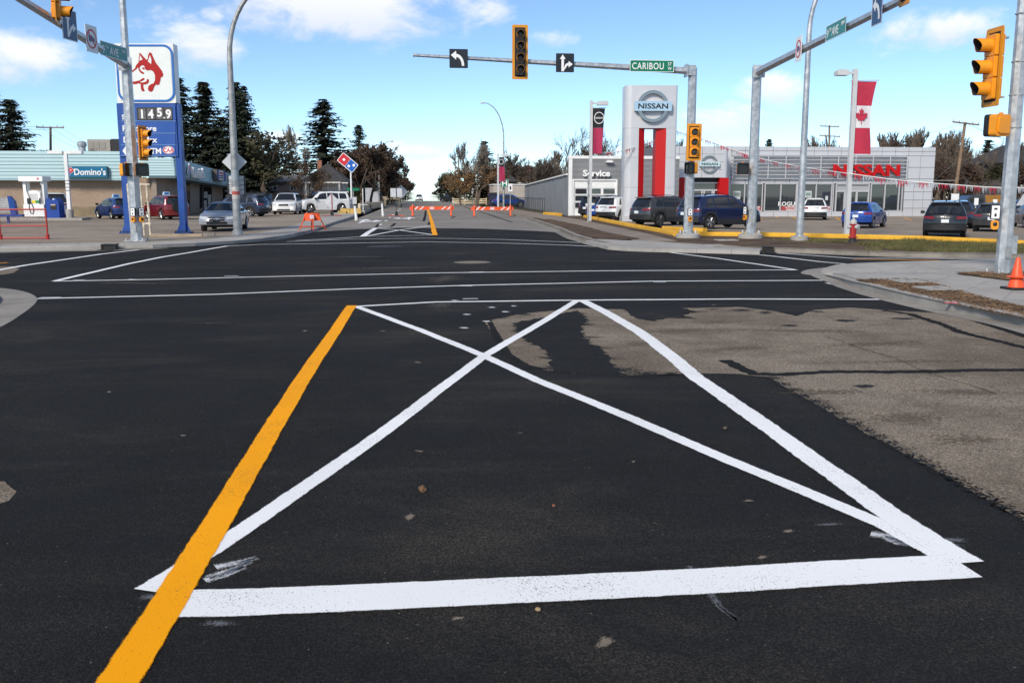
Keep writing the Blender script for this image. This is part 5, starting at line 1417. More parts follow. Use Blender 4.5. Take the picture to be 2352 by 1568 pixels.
serv = thing('service_bay', 'grey ribbed service garage with white panelled overhead door', 'building', rSv)
xr = Sv(1560, 400)[0]; zt = Sv(1370, 358)[1]
dx0, dzt = Sv(1318, 415); dx1, _ = Sv(1415, 415)
rect('wall', rib_h, serv, .28, dx0 - .12, 0, zt - .25, 0, .3); rect('wall', rib_h, serv, dx1 + .12, xr, 0, zt - .25, 0, .3); rect('wall', rib_h, serv, dx0 - .119, dx1 + .119, dzt + .12, zt - .25, 0, .3)
rect('side_wall', rib_v, serv, .0, .28, 0, zt - .25, .01, .7)
rect('corner_trim', white_al, serv, -.04, .28, 0, zt - .2, -.06, -.003); rect('parapet_cap', white_al, serv, -.06, xr, zt - .25, zt, -.08, .4)
for (x0, x1, z0, z1) in ((dx0 - .12, dx0, 0, dzt), (dx1, dx1 + .12, 0, dzt), (dx0 - .12, dx1 + .12, dzt, dzt + .12)): rect('door_frame', white_al, serv, x0, x1, z0, z1, -.05, .1)
door = rect('overhead_door', white_al, serv, dx0, dx1, 0, dzt, .06, .14)
n_p = 5
for r_ in range(n_p):
    z0 = dzt * r_ / n_p; z1 = dzt * (r_ + 1) / n_p - .03
    if r_ in (1, 2, 3):
        for c_ in range(3):
            xa = dx0 + (dx1 - dx0) * c_ / 3 + .14; xb = dx0 + (dx1 - dx0) * (c_ + 1) / 3 - .1
            rect('pane', glass_b, door, xa, xb, z0 + .08, z1 - .05, .03, .058)
    rect('door_seam', grey_light, door, dx0, dx1, z1, z1 + .03, .045, .058)
xx, zz = Sv(1369, 398); lettering('lettering', 'Service', .5, letter_white, serv, (xx, -.18, zz), bold=.04, sx=1.12, depth=.2)
xx, zz = Sv(1398, 371); MB().prism([(xx - .3, zz - .1), (xx + .3, zz - .1), (xx + .3, zz + .05), (xx - .1, zz + .1)], -.4, -.003, 'y').build('wall_light', white_al, serv)
# annex
A0 = AY(1304, 402, 80.5); A1 = AY(1205, 427, 122); B0 = AY(1304, 494, 80.5); B1 = AY(1205, 474, 122)
ann = thing('annex', 'long low grey metal annex with sloping roof beside the service garage', 'building', (A0.x, 80.5, 0))
v = [(0, .1, 0), (A1.x - A0.x, 41.5, .1), (A1.x - A0.x, 41.5, A1.z), (0, .1, A0.z)]; v += [(p[0] + 9, p[1], p[2]) for p in v]
MB().add(v, [(0, 1, 2, 3), (7, 6, 5, 4), (0, 4, 5, 1), (1, 5, 6, 2), (3, 7, 4, 0)]).build('wall', rib_v, ann)
v = [(-.15, .08, A0.z + .004), (A1.x - A0.x - .15, 41.7, A1.z + .004), (A1.x - A0.x + 9, 41.7, A1.z + .004), (9, .08, A0.z + .004)]; v += [(p[0], p[1], p[2] + .12) for p in v]
MB().add(v, [(0, 1, 2, 3), (7, 6, 5, 4), (0, 4, 5, 1), (1, 5, 6, 2), (2, 6, 7, 3), (3, 7, 4, 0)]).build('roof', white_al, ann)
# ramp railing along the sidewalk
rl = [AY(1250, 475 + 5, 88), AY(1180, 476, 118)]
ra, rb = Vector((AY(1251, 480, 90).x, 90, .12)), Vector((AY(1157, 470, 118).x + .4, 118, .12))
rail = thing('ramp_railing', 'black steel railing beside the grey annex', 'railing', ra); d_ = rb - ra
ztop = AY(1251, 456, 90).z - .12; zr2 = AY(1157, 455, 118).z - .12
nP = 22
MB().tube([(0, 0, ztop), (d_.x, d_.y, ztop)], .035, 8).build('top_rail', steel_dk, rail); MB().tube([(0, 0, .18), (d_.x, d_.y, .18)], .03, 8).build('bottom_rail', steel_dk, rail)
for k in range(nP): t = k / (nP - 1); MB().tube([(d_.x * t, d_.y * t, 0), (d_.x * t, d_.y * t, ztop)], .03, 6).build('post', steel_dk, rail)

# ---- showroom
rN = Vector((AY(1675, 495, 84).x, 84, -.2))
def Nn(px, py, dy=0): return PL(px, py, (rN.x, rN.y + dy, rN.z))
def C6(a, b): return ((1700 + a / 3.92) / 1.063, (300 + b / 3.92) / 1.063)
show = thing('showroom', 'silver panelled car showroom with louvres and large windows', 'building', rN)
xR = Nn(2145, 400)[0]; zT = Nn(1900, 337)[1]
zLt = Nn(*C6(1000, 322))[1]; zLb = Nn(*C6(1000, 535))[1]; zWt = Nn(*C6(1000, 580))[1]; zWb = Nn(*C6(1000, 847))[1]
xLr = Nn(*C6(2005, 400))[0]; xWr = Nn(*C6(1980, 700))[0]
seam = mat('panel_seam_shadow', (0.12, 0.12, 0.13), .7)
rect('core_wall', seam, show, .0, xR - .02, zWt + .02, zT - .04, .04, 20); rect('core_wall', seam, show, xWr + .05, xR - .02, 0, zWt + .01, .04, 20)
rect('core_wall', seam, show, 0, xWr + .049, 0, zWb - .02, .04, 20)
rect('interior', mat('dim_interior', (0.05, 0.048, 0.045), .9), show, 0.1, xWr, zWb - .01, zWt + .01, 5, 5.2)
rect('return_wall', silver_al, show, -1.6, -.01, 0, zT, .0, .3)
def panels(x0, x1, z0, z1, nx_, nz_, y=0.0, name='cladding_panel', m=silver_al, parent=None):
    cache = None
    w = (x1 - x0) / nx_; h = (z1 - z0) / nz_; g = .018
    for i in range(nx_):
        for j in range(nz_):
            if cache is None:
                ob = MB().box(-w / 2 + g, w / 2 - g, -.05, .04, -h / 2 + g, h / 2 - g).build(name, m, parent or show); cache = ob.data
            else: ob = link(name, cache, parent or show)
            ob.location = (x0 + w * (i + .5), y, z0 + h * (j + .5))
panels(0, xR, zLt + .08, zT, 15, 2)
panels(xLr, xR, zLb, zLt + .08, 2, 2); panels(0, xLr, zWt, zLb, 12, 1); panels(xLr, xR, zWt, zLb, 2, 1); panels(xWr + .05, xR, 0, zWt, 3, 4)
panels(0, xWr + .05, 0, zWb, 12, 1)
rect('louvre_back', grey_light, show, 0, xLr, zLb, zLt + .08, .02, .039)
for k in range(7):
    z = zLb + (zLt - zLb) * k / 6
    MB().prism([(-.32, z - .03), (-.32, z), (.0, z + .06), (.0, z + .03)], 0.02, xLr - .02, 'x').build('louvre_slat', silver_al, show)
for k in range(11):
    x = .03 + (xLr - .1) * k / 10; rect('louvre_post', silver_al, show, x, x + .07, zLb - .02, zLt + .05, -.38, -.325)
# NISSAN red letters
xa, za = Nn(*C6(1310, 400), -.4); xb, zb_ = Nn(*C6(1940, 505), -.4)
me = text_mesh('NISSAN', za - zb_, bold=.035, depth=.18, spacing=1.04)
wid = max(v_.co.x for v_ in me.vertices) - min(v_.co.x for v_ in me.vertices)
for v_ in me.vertices: v_.co.x *= (xb - xa) / wid
me.materials.append(red_letter); o = link('lettering', me, show); o.location = ((xa + xb) / 2, -.5, (za + zb_) / 2)
# windows
frame_m = mat('pale_window_frame', (0.5, 0.5, 0.52), .4, .2)
def window(xc0, xc1, mull, top=580, bot=847, door=False):
    x0, _ = Nn(*C6(xc0, 600)); x1, _ = Nn(*C6(xc1, 600))
    w_ = rect('window', glass_b, show, x0 + .08, x1 - .08, zWb + .06, zWt - .06, .1, .12)
    for (a, b, c, d) in ((x0, x0 + .09, zWb, zWt), (x1 - .09, x1, zWb, zWt), (x0 + .09, x1 - .09, zWt - .08, zWt), (x0 + .09, x1 - .09, zWb, zWb + .08)): rect('window_frame', frame_m, w_, a, b, c, d, -.04, .13)
    for q in mull:
        xm, _ = Nn(*C6(q, 600)); rect('mullion', frame_m, w_, xm - .05, xm + .05, zWb + .08, zWt - .08, -.02, .13)
    return w_
win = [window(312, 640, (465,)), window(655, 965, (812,)), window(965, 1320, (1150, 1300)), window(1672, 1980, (1810, 1945))]
x0, _ = Nn(*C6(1336, 600)); x1, _ = Nn(*C6(1660, 600)); zTr = Nn(*C6(1500, 655))[1]
dr = rect('entrance_door', glass_b, show, x0 + .1, x1 - .1, .1, zTr - .1, .1, .12)
rect('transom', mat('frosted_transom', (0.34, 0.35, 0.36), .3), show, x0 + .1, x1 - .1, zTr + .05, zWt - .08, .1, .12)
for (a, b, c, d) in ((x0, x0 + .12, 0.06, zWt), (x1 - .12, x1, .06, zWt), (x0 + .12, x1 - .12, zWt - .1, zWt), (x0 + .12, x1 - .12, zTr - .06, zTr + .06)): rect('door_frame', frame_m, dr, a, b, c, d, -.04, .13)
for q in (1428, 1540): xm, _ = Nn(*C6(q, 600)); rect('mullion', frame_m, dr, xm - .09, xm + .09, .06, zTr - .06, -.03, .13)
def poster(a, b, c, d, m_, parent, y=.09): 
    xa, za = Nn(*C6(a, b)); xb, zb_ = Nn(*C6(c, d)); return rect('poster', m_, parent, xa, xb, zb_, za, y - .012, y)
pale = mat('poster_paper', (0.5, 0.55, 0.53), .6)
poster(358, 652, 424, 730, pale, win[0]); poster(365, 668, 418, 700, mat('poster_picture', (0.2, 0.26, 0.25), .6), win[0], .076)
poster(1042, 652, 1106, 715, pale, win[2]); poster(1050, 668, 1098, 698, mat('poster_picture', (0.2, 0.26, 0.25), .6), win[2], .076)
p_ = poster(1215, 660, 1285, 745, mat('navy_poster', (0.02, 0.025, 0.04), .5), win[2]); poster(1240, 700, 1262, 740, pale, win[2], .076)
xx, zz = Nn(*C6(882, 775)); lettering('window_lettering', 'ROGUE', .36, letter_white, win[1], (xx, .085, zz), bold=.02, sx=1.1, depth=.006)
red_b = mat('red_window_banner', (0.32, 0.05, 0.05), .6)
for (a, c, wi, t1, t2, px_) in ((815, 958, 1, 'CUSTOMER', 'PARKING', 905), (556, 618, 0, 'STOMER', 'RKING', 588), (1222, 1296, 2, 'STOMER', 'RKING', 1260)):
    poster(a, 797, c, 845, red_b, win[wi], .09)
    xx, zz = Nn(*C6(px_, 808)); lettering('window_lettering', t1, .17, letter_white, win[wi], (xx, .07, zz), bold=.01, sx=.8 if wi == 1 else .5, depth=.004)
    xx, zz = Nn(*C6(px_, 832)); lettering('window_lettering', t2, .17, letter_white, win[wi], (xx, .07, zz), bold=.01, sx=.8 if wi == 1 else .5, depth=.004)
# entrance portal with emblem
rP = Vector((AY(1555, 495, 81.5).x, 81.5, -.05))
def C5(a, b): return ((1350 + a / 3.733) / 1.063, (180 + b / 3.733) / 1.063)
def Pp(a, b, dy=0): return PL(*C5(a, b), (rP.x, rP.y + dy, rP.z))
port = thing('entrance_portal', 'silver showroom entrance block with chrome emblem and red side columns', 'building', rP)
px1, pzt = Pp(1606, 662); _, pzb = Pp(1400, 948); px0 = Pp(940, 700)[0]
rect('core', seam, port, px0, px1 - .35, pzb + .02, pzt - .03, .06, 12)
cols_ = [px0 + (px1 - .3 - px0) * i / 6 for i in range(7)]
for i in range(6):
    for j in range(4):
        z0 = pzb + (pzt - pzb) * j / 4; z1 = pzb + (pzt - pzb) * (j + 1) / 4
        a, b = cols_[i] + .015, cols_[i + 1] - .015
        if b > a + .2: rect('cladding_panel', silver_al, port, a, b, z0 + .012, z1 - .012, -.0, .055)
MB().tube([(px1 - .32, .34, pzb), (px1 - .32, .34, pzt)], .33, 20).build('rounded_corner', silver_al, port)
rect('side_wall', silver_al, port, px1 - .3, px1 - .0, pzb, pzt, .36, 2.6)
for (a, b) in ((1116, 1205), (1520, 1602)):
    xa, _ = Pp(a, 1000); xb, _ = Pp(b, 1000); rect('red_column', nissan_red, port, xa, xb, 0, pzb - .01, .02, 2.5)
rect('wall', silver_al, port, px0, Pp(1116, 1000)[0] - .01, 0, pzb - .01, .05, 2.5)
xa, _ = Pp(1206, 1000); xb, _ = Pp(1519, 1000); gz = Pp(1400, 992)[1]
rect('header', black, port, xa, xb, gz, pzb - .02, .6, .8)
dz = Pp(1400, 1062)[1]
g_ = rect('glass_front', glass_b, port, xa, xb, 0, gz - .02, .7, .74)
rect('transom_bar', frame_m, g_, xa, xb, dz - .06, dz + .08, .6, .69); rect('top_bar', frame_m, g_, xa, xb, gz - .07, gz + .03, .58, .69)
for q in (1275, 1300, 1380, 1400, 1475, 1490): xm, _ = Pp(q, 1000); rect('mullion', frame_m, g_, xm - .07, xm + .07, 0, dz - .06, .6, .69)
def emblem(parent, cx, cz, ro, y, bar_w, bar_h, m_ring=satin, th=.16):
    ring_poly(parent, 'emblem_ring', ro, ro * .8, m_ring, y - th, y, 40, (cx, cz))
    e = MB().prism(rounded(bar_w, bar_h, bar_h * .12, 3, cx, cz), y - th - .08, y - th * .2, 'y').build('emblem_bar', chrome, parent)
    me = text_mesh('NISSAN', bar_h * .52, bold=.025, depth=.02, spacing=1.02)
    wd = max(q.co.x for q in me.vertices) - min(q.co.x for q in me.vertices)
    for q in me.vertices: q.co.x *= bar_w * .8 / wd
    me.materials.append(black); ob = link('emblem_lettering', me, e); ob.location = (cx, y - th - .09, cz)
cx, cz = Pp(1422, 825); emblem(port, cx, cz, (Pp(1500, 825)[0] - Pp(1345, 825)[0]) / 2, 0, Pp(1516, 825)[0] - Pp(1332, 825)[0], (Pp(1422, 805)[1] - Pp(1422, 848)[1]))

# ---- dealership pylon
rT = Vector(AY(1495, 506, 63)); rT.z = .04
pyl = thing('dealer_pylon', 'tall silver pylon with large chrome ring emblem and red inner columns', 'sign', rT, R(-4))
def Tt(a, b): return PL(*C5(a, b), rT, R(-4))
xl, zt = Tt(657, 106); xr, _ = Tt(1122, 106); zo = Tt(900, 497)[1]
xl = Tt(650, 900)[0] + .0; xr = Tt(1120, 900)[0]
dep = 1.5
xa = Tt(776, 900)[0]; xa2 = Tt(833, 900)[0]; xb = Tt(938, 900)[0]; xb2 = Tt(1024, 900)[0]
rr_ = .48
def col_profile(x0, x1, round_left, round_right=False):
    p = []
    if round_left: p += [(x0 + rr_ - rr_ * math.cos(R(a)), rr_ - rr_ * math.sin(R(a))) for a in range(0, 91, 10)]
    else: p += [(x0, 0)]
    if round_right: p += [(x1 - .14 + .14 * math.sin(R(a)), .14 - .14 * math.cos(R(a))) for a in range(0, 91, 15)]
    else: p += [(x1, 0)]
    p += [(x1, dep), (x0, dep)]
    return p
zb0 = .35
zj = [zb0, zb0 + (zo - zb0) * .33, zb0 + (zo - zb0) * .67, zo]
for i in range(3):
    MB().prism(col_profile(xl, xa, True), zj[i] + .006, zj[i + 1] - .006, 'z', True).build('column_panel', silver_rd if False else silver_al, pyl, 20)
    MB().prism(col_profile(xb2, xr, False, True), zj[i] + .006, zj[i + 1] - .006, 'z', True).build('column_panel', silver_al, pyl, 20)
MB().prism(col_profile(xl, xr, True, True), zo + .004, zt, 'z', True).build('head_panel', silver_al, pyl, 20)
# red liners: left one recedes inwards, right one faces the road
MB().prism([(xa, .02), (xa2, .3), (xa2, dep - .05), (xa, dep - .05)], zb0 + .3, zo, 'z').build('red_liner', nissan_red, pyl)
MB().prism([(xb, .25), (xb2, .03), (xb2, dep - .05), (xb, dep - .05)], zb0 + .3, zo, 'z').build('red_liner', nissan_red, pyl)
rect('base', silver_al, pyl, xl - .1, xr + .1, -.1, zb0, -.12, dep + .1)
cx, cz = Tt(906, 300); emblem(pyl, cx, cz, (Tt(1048, 300)[0] - Tt(765, 300)[0]) / 2, -.01, Tt(1075, 300)[0] - Tt(736, 300)[0], Tt(906, 256)[1] - Tt(906, 345)[1], th=.25)

# ---- lot light poles with banners and the flag
cloth_bk = mat('black_banner_cloth', (0.012, 0.013, 0.016), .8, noise=.2, scale=3); cloth_mag = mat('crimson_banner_cloth', (0.36, 0.02, 0.075), .8, noise=.12, scale=3)
flag_red = mat('red_flag_cloth', (0.46, 0.025, 0.06), .8, noise=.08, scale=3); flag_white = mat('white_flag_cloth', (0.7, 0.68, 0.7), .8, noise=.05, scale=3)
def cloth_band(parent, name, m, w, z0, z1, curve, y=0.0, n=10, k=8):
    """hanging cloth between heights z0 (top) and z1; curve(x01, z) -> (dx, dy)"""
    v = []; f = []
    for j in range(k + 1):
        z = z0 + (z1 - z0) * j / k
        for i in range(n + 1):
            dx, dy = curve(i / n, z); v.append((w * i / n + dx, y + dy, z)); v.append((w * i / n + dx, y + dy + .012, z))
    s_ = 2 * (n + 1)
    for j in range(k):
        for i in range(n):
            a = j * s_ + 2 * i
            f += [(a, a + 2, a + s_ + 2, a + s_), (a + 1, a + s_ + 1, a + s_ + 3, a + 3)]
    return MB().add(v, f, True).build(name, m, parent)
def lot_pole(label, px, pyb, Y, pyt, head, r=.09, z0=.04, m=grey_light, name='lot_light_pole'):
    b = AY(px, pyb, Y); h = AY(px, pyt, Y).z - z0
    o = thing(name, label, 'lot light', (b.x, Y, z0))
    MB().box(-r, r, -r, r, 0, h).build('pole', m, o); MB().box(-r * 2.2, r * 2.2, -r * 2.2, r * 2.2, 0, .05).build('base_plate', m, o)
    s = 1 if head > 0 else -1
    MB().box(min(s * r, s * .45), max(s * r, s * .45), -.05, .05, h - .22, h - .12).build('bracket_arm', m, o)
    MB().prism([(s * .4, h - .3), (s * abs(head), h - .3), (s * (abs(head)), h - .12), (s * (abs(head) - .1), h - .04), (s * .5, h - .04), (s * .4, h - .1)], -.22, .22, 'y').build('lamp_head', m, o)
    return o, h, b
o, h, b = lot_pole('grey lot light pole with black and crimson banner by the service door', 1355, 497 - 2, 62, 231, 1.1)
bw = AY(1387, 260, 62).x - AY(1358, 260, 62).x; zt_ = AY(1370, 249, 62).z; zm_ = AY(1370, 294, 62).z; zb_ = AY(1370, 353, 62).z
ban = thing('banner', 'black and crimson dealership banner on the pole by the service door', 'banner', (b.x + .1, 62, 0))
cur = lambda u, z: (-.16 * u * ((zt_ - z) / (zt_ - zb_)) ** .8 * 1.4, .10 * math.sin(u * 5 + z * 1.2) * u)
cloth_band(ban, 'black_half', cloth_bk, bw, zt_, zm_, cur); cloth_band(ban, 'crimson_half', cloth_mag, bw, zm_ - .003, zb_, cur)
ring_poly(ban, 'ring_mark', .33, .29, letter_white, -.13, -.12, 24, (bw * .48, (zt_ + zm_) / 2), 1.15); lettering('ring_lettering', 'NISSAN', .11, letter_white, ban, (bw * .48, -.14, (zt_ + zm_) / 2), bold=.01, sx=1.2, depth=.006)
MB().tube([(-.05, 0, zt_ + .02), (bw + .05, 0, zt_ + .04)], .02, 6).build('banner_rod', grey_light, ban)
o, h, b = lot_pole('distant lot light pole with black and crimson banner beside the curved street light', 1144, 465, 112, 353, 1.3, r=.1)
Y2 = 111.8; bw = AY(1155, 370, Y2).x - AY(1145, 370, Y2).x; zt_ = AY(1150, 361, Y2).z; zm_ = AY(1150, 383, Y2).z; zb_ = AY(1150, 417, Y2).z
ban = thing('banner', 'distant black and crimson banner beside the curved street light', 'banner', (b.x + .12, Y2, 0))
cur = lambda u, z: (.2 * u * ((zt_ - z) / (zt_ - zb_)), .06 * math.sin(u * 4 + z))
cloth_band(ban, 'black_half', cloth_bk, bw, zt_, zm_, cur, n=4, k=4); cloth_band(ban, 'crimson_half', cloth_mag, bw, zm_ - .003, zb_, cur, n=4, k=4)
ring_poly(ban, 'ring_mark', .26, .22, letter_white, -.1, -.09, 18, (bw * .5, (zt_ + zm_) / 2), 1.2)
FY = 44.0
o, h, b = lot_pole('grey lot light pole flying the red and white maple leaf banner', 1944, 537, FY, 159, -.95, r=.1, z0=-.12)
zt_ = AY(1985, 187, FY).z; z1_ = AY(1985, 243, FY).z; z2_ = AY(1985, 294, FY).z; zb_ = AY(1985, 354, FY).z
bx = AY(1957, 200, FY).x; bw = AY(2014, 188, FY).x - bx
flg = thing('flag', 'tall hanging red and white flag with red maple leaf', 'flag', (bx, FY, 0))
def cur(u, z):
    t = (zt_ - z) / (zt_ - zb_); wd = 1 - .16 * math.sin(min(1, t * 1.25) * math.pi * .75)
    return (bw * u * (wd - 1) + .04 * t, .1 * math.sin(u * 3 + z * .9) * u)
cloth_band(flg, 'red_band', flag_red, bw, zt_, z1_, cur); cloth_band(flg, 'white_band', flag_white, bw, z1_ - .003, z2_ + .003, cur); cloth_band(flg, 'red_band', flag_red, bw, z2_, zb_, cur)
leaf = [(0, 1), (.16, .7), (.33, .79), (.24, .33), (.33, .29), (.5, .5), (.56, .38), (.84, .44), (.76, .17), (.9, .09), (.42, -.3), (.48, -.44), (.05, -.38), (.06, -.8), (-.06, -.8), (-.05, -.38), (-.48, -.44), (-.42, -.3), (-.9, .09), (-.76, .17), (-.84, .44), (-.56, .38), (-.5, .5), (-.33, .29), (-.24, .33), (-.33, .79), (-.16, .7)]
s_ = .42; cx, cz = bw * .44, (z1_ + z2_) / 2
lf_ = [(cx + p[0] * s_ * .9, cz + p[1] * s_) for p in leaf]
MB().add([(p[0], cur(p[0] / bw, p[1])[1] - .035, p[1]) for p in lf_], tess(lf_)).build('maple_leaf', flag_red, flg)
MB().tube([(-.1, 0, zt_ + .02), (bw + .1, 0, zt_ + .06)], .02, 6).build('banner_rod', grey_light, flg)
# ---- tinsel bunting strung from the pylon across the lot
def bunting(label, pts, n, s=1.0):
    o = thing('bunting', label, 'bunting', pts[0]); P = [Vector(p) - Vector(pts[0]) for p in pts]
    ln = resample(smooth_line(P, 8), .5)
    MB().tube(ln, .02, 5).build('cord', white_al, o)
    tot = len(ln) - 1
    reds = flag_red; whs = mat('silver_foil', (0.62, 0.62, 0.64), .25, .5)
    for i in range(n):
        t0 = i / n * tot; t1 = (i + .88) / n * tot
        a = ln[int(t0)].lerp(ln[min(int(t0) + 1, tot)], t0 % 1); b_ = ln[int(t1)].lerp(ln[min(int(t1) + 1, tot)], t1 % 1)
        m_ = MB(); kk = 9
        for q in range(kk):
            u0 = a.lerp(b_, q / kk); u1 = a.lerp(b_, (q + .9) / kk); L_ = s * random.uniform(.16, .34)
            sw = random.uniform(-.05, .12) * s; yy = random.uniform(-.06, .06)
            m_.add([u0, u1, u1 + Vector((sw, yy, -L_)), u0 + Vector((sw + .02, yy, -L_ * random.uniform(.7, 1.1)))], [(0, 1, 2, 3)])
        m_.build('tassel_bunch', reds if i % 2 else whs, o)['kind'] = 'stuff'
    return o
pa = AY(*C5(1128, 525), 63.5); fp_ = AY(1944, 395, FY)
bunting('red and silver tinsel bunting from the pylon to the flag pole', [pa, AY(*C5(1350, 590), 60), AY(1740, 362, 54), AY(1840, 383, 49), AY(1943, 398, FY)], 26)
bunting('red and silver tinsel bunting from the flag pole to the right edge', [AY(1945, 398, FY), AY(2075, 415, 42), AY(2200, 425, 40), AY(2300, 431, 38.5), AY(2420, 429, 37)], 22)
bunting('red and silver tinsel bunting from the service bay pole to the pylon', [AY(1358, 348, 62), AY(1400, 350, 62.3), AY(1436, 344, 62.6), AY(*C5(840, 640), 63.6), AY(*C5(940, 600), 63.9)], 14)
# ------------------------------------------------------------------ cars
def interp(pts, x):
    if x <= pts[0][0]: return pts[0][1]
    for (a, b), (c, d) in zip(pts[:-1], pts[1:]):
        if x <= c: return b + (d - b) * (x - a) / max(c - a, 1e-9)
    return pts[-1][1]
def paint(name, c, metal=.25): return mat('car_paint_' + name, c, .3, metal, coat=1.0, spec=.5)
CARS = {}
SUV = dict(L=4.65, W=1.84, H=1.69, wb=2.7, wr=.36, fo=.93, belt=1.02, roof_w=.62,
           top=[(-2.32, .5), (-2.325, .72), (-2.28, .98), (-2.2, 1.08), (-1.9, 1.43), (-1.74, 1.575), (-1.4, 1.64), (-.55, 1.69), (.1, 1.675), (.45, 1.62), (.8, 1.42), (1.22, 1.14), (1.35, 1.08), (1.75, 1.03), (2.1, .93), (2.24, .82), (2.31, .62), (2.3, .42)],
           rear_win=(3, 5), wind=(9, 11), wins=[[(-1.62, .16), (-1.06, .1), (-1.06, .86), (-1.36, .9)], [(-.98, .1), (-.08, .08), (-.08, .93), (-.98, .88)], [(.0, .08), (1.02, .06), (.42, .86), (.0, .93)]], clad=True)
SEDAN = dict(L=4.6, W=1.72, H=1.38, wb=2.64, wr=.3, fo=.95, belt=.9, roof_w=.58,
             top=[(-2.28, .45), (-2.3, .68), (-2.26, .9), (-2.15, .97), (-1.5, 1.0), (-1.35, 1.02), (-.95, 1.24), (-.65, 1.34), (-.2, 1.38), (.2, 1.36), (.45, 1.28), (1.05, .96), (1.25, .91), (1.8, .82), (2.12, .72), (2.25, .6), (2.28, .45), (2.26, .34)],
             rear_win=(5, 7), wind=(10, 11), wins=[[(-1.2, .12), (-.5, .1), (-.5, .9), (-.8, .82)], [(-.42, .1), (.9, .06), (.3, .88), (-.42, .92)]], clad=False)
BOXY = dict(L=4.75, W=1.95, H=1.83, wb=2.78, wr=.38, fo=.95, belt=1.12, roof_w=.68,
            top=[(-2.36, .5), (-2.375, .8), (-2.36, 1.05), (-2.33, 1.16), (-2.12, 1.6), (-2.0, 1.75), (-1.6, 1.81), (-.6, 1.83), (.3, 1.8), (.55, 1.74), (.95, 1.45), (1.22, 1.2), (1.4, 1.16), (1.8, 1.11), (2.2, 1.02), (2.32, .9), (2.37, .66), (2.35, .45)],
            rear_win=(3, 5), wind=(9, 11), wins=[[(-1.95, .14), (-1.2, .1), (-1.2, .88), (-1.8, .88)], [(-1.1, .1), (-.12, .08), (-.12, .92), (-1.1, .88)], [(-.04, .08), (1.05, .06), (.55, .86), (-.04, .92)]], clad=False)
HATCH = dict(L=4.1, W=1.72, H=1.5, wb=2.55, wr=.31, fo=.8, belt=.95, roof_w=.6,
             top=[(-2.03, .45), (-2.05, .7), (-2.02, .92), (-1.97, 1.0), (-1.72, 1.3), (-1.55, 1.43), (-1.1, 1.49), (-.3, 1.5), (.2, 1.46), (.45, 1.38), (.8, 1.18), (1.15, .99), (1.3, .95), (1.6, .88), (1.9, .76), (2.0, .64), (2.04, .5), (2.02, .36)],
             rear_win=(3, 5), wind=(9, 11), wins=[[(-1.35, .14), (-.75, .1), (-.75, .86), (-1.15, .85)], [(-.67, .1), (.95, .06), (.35, .86), (-.67, .92)]], clad=False)
def car_body_fn(S):
    W2 = S['W'] / 2; top = S['top']; belt = S['belt']; L2 = S['L'] / 2
    wy = (L2 - S['fo'], L2 - S['fo'] - S['wb']); ar = S['wr'] + .07
    zmax = max(p[1] for p in top)
    def zlo(y):
        z = .24 + .1 * max(0, (abs(y) - L2 + .55) / .55)
        for w in wy:
            if abs(y - w) < ar: z = max(z, S['wr'] + math.sqrt(ar * ar - (y - w) ** 2))
        return z
    def half(z, y=0.0):           # half width of the shell at height z in the greenhouse
        if z <= belt: return W2 * (1 - .03 * max(0, (belt - z) / belt))
        t = (z - belt) / (zmax - belt)
        return W2 * ((1 - .02) - (1 - .02 - S['roof_w'] / .9 * .98) * t ** 1.15)
    def bend(x, y):               # rounded plan corners
        e = max(0.0, min(1.0, (abs(y) - (L2 - .75)) / .75)); e = e * e * (3 - 2 * e)
        return y - math.copysign(.3 * e * min(1, abs(x) / W2) ** 3, y)
    return zlo, half, bend, wy
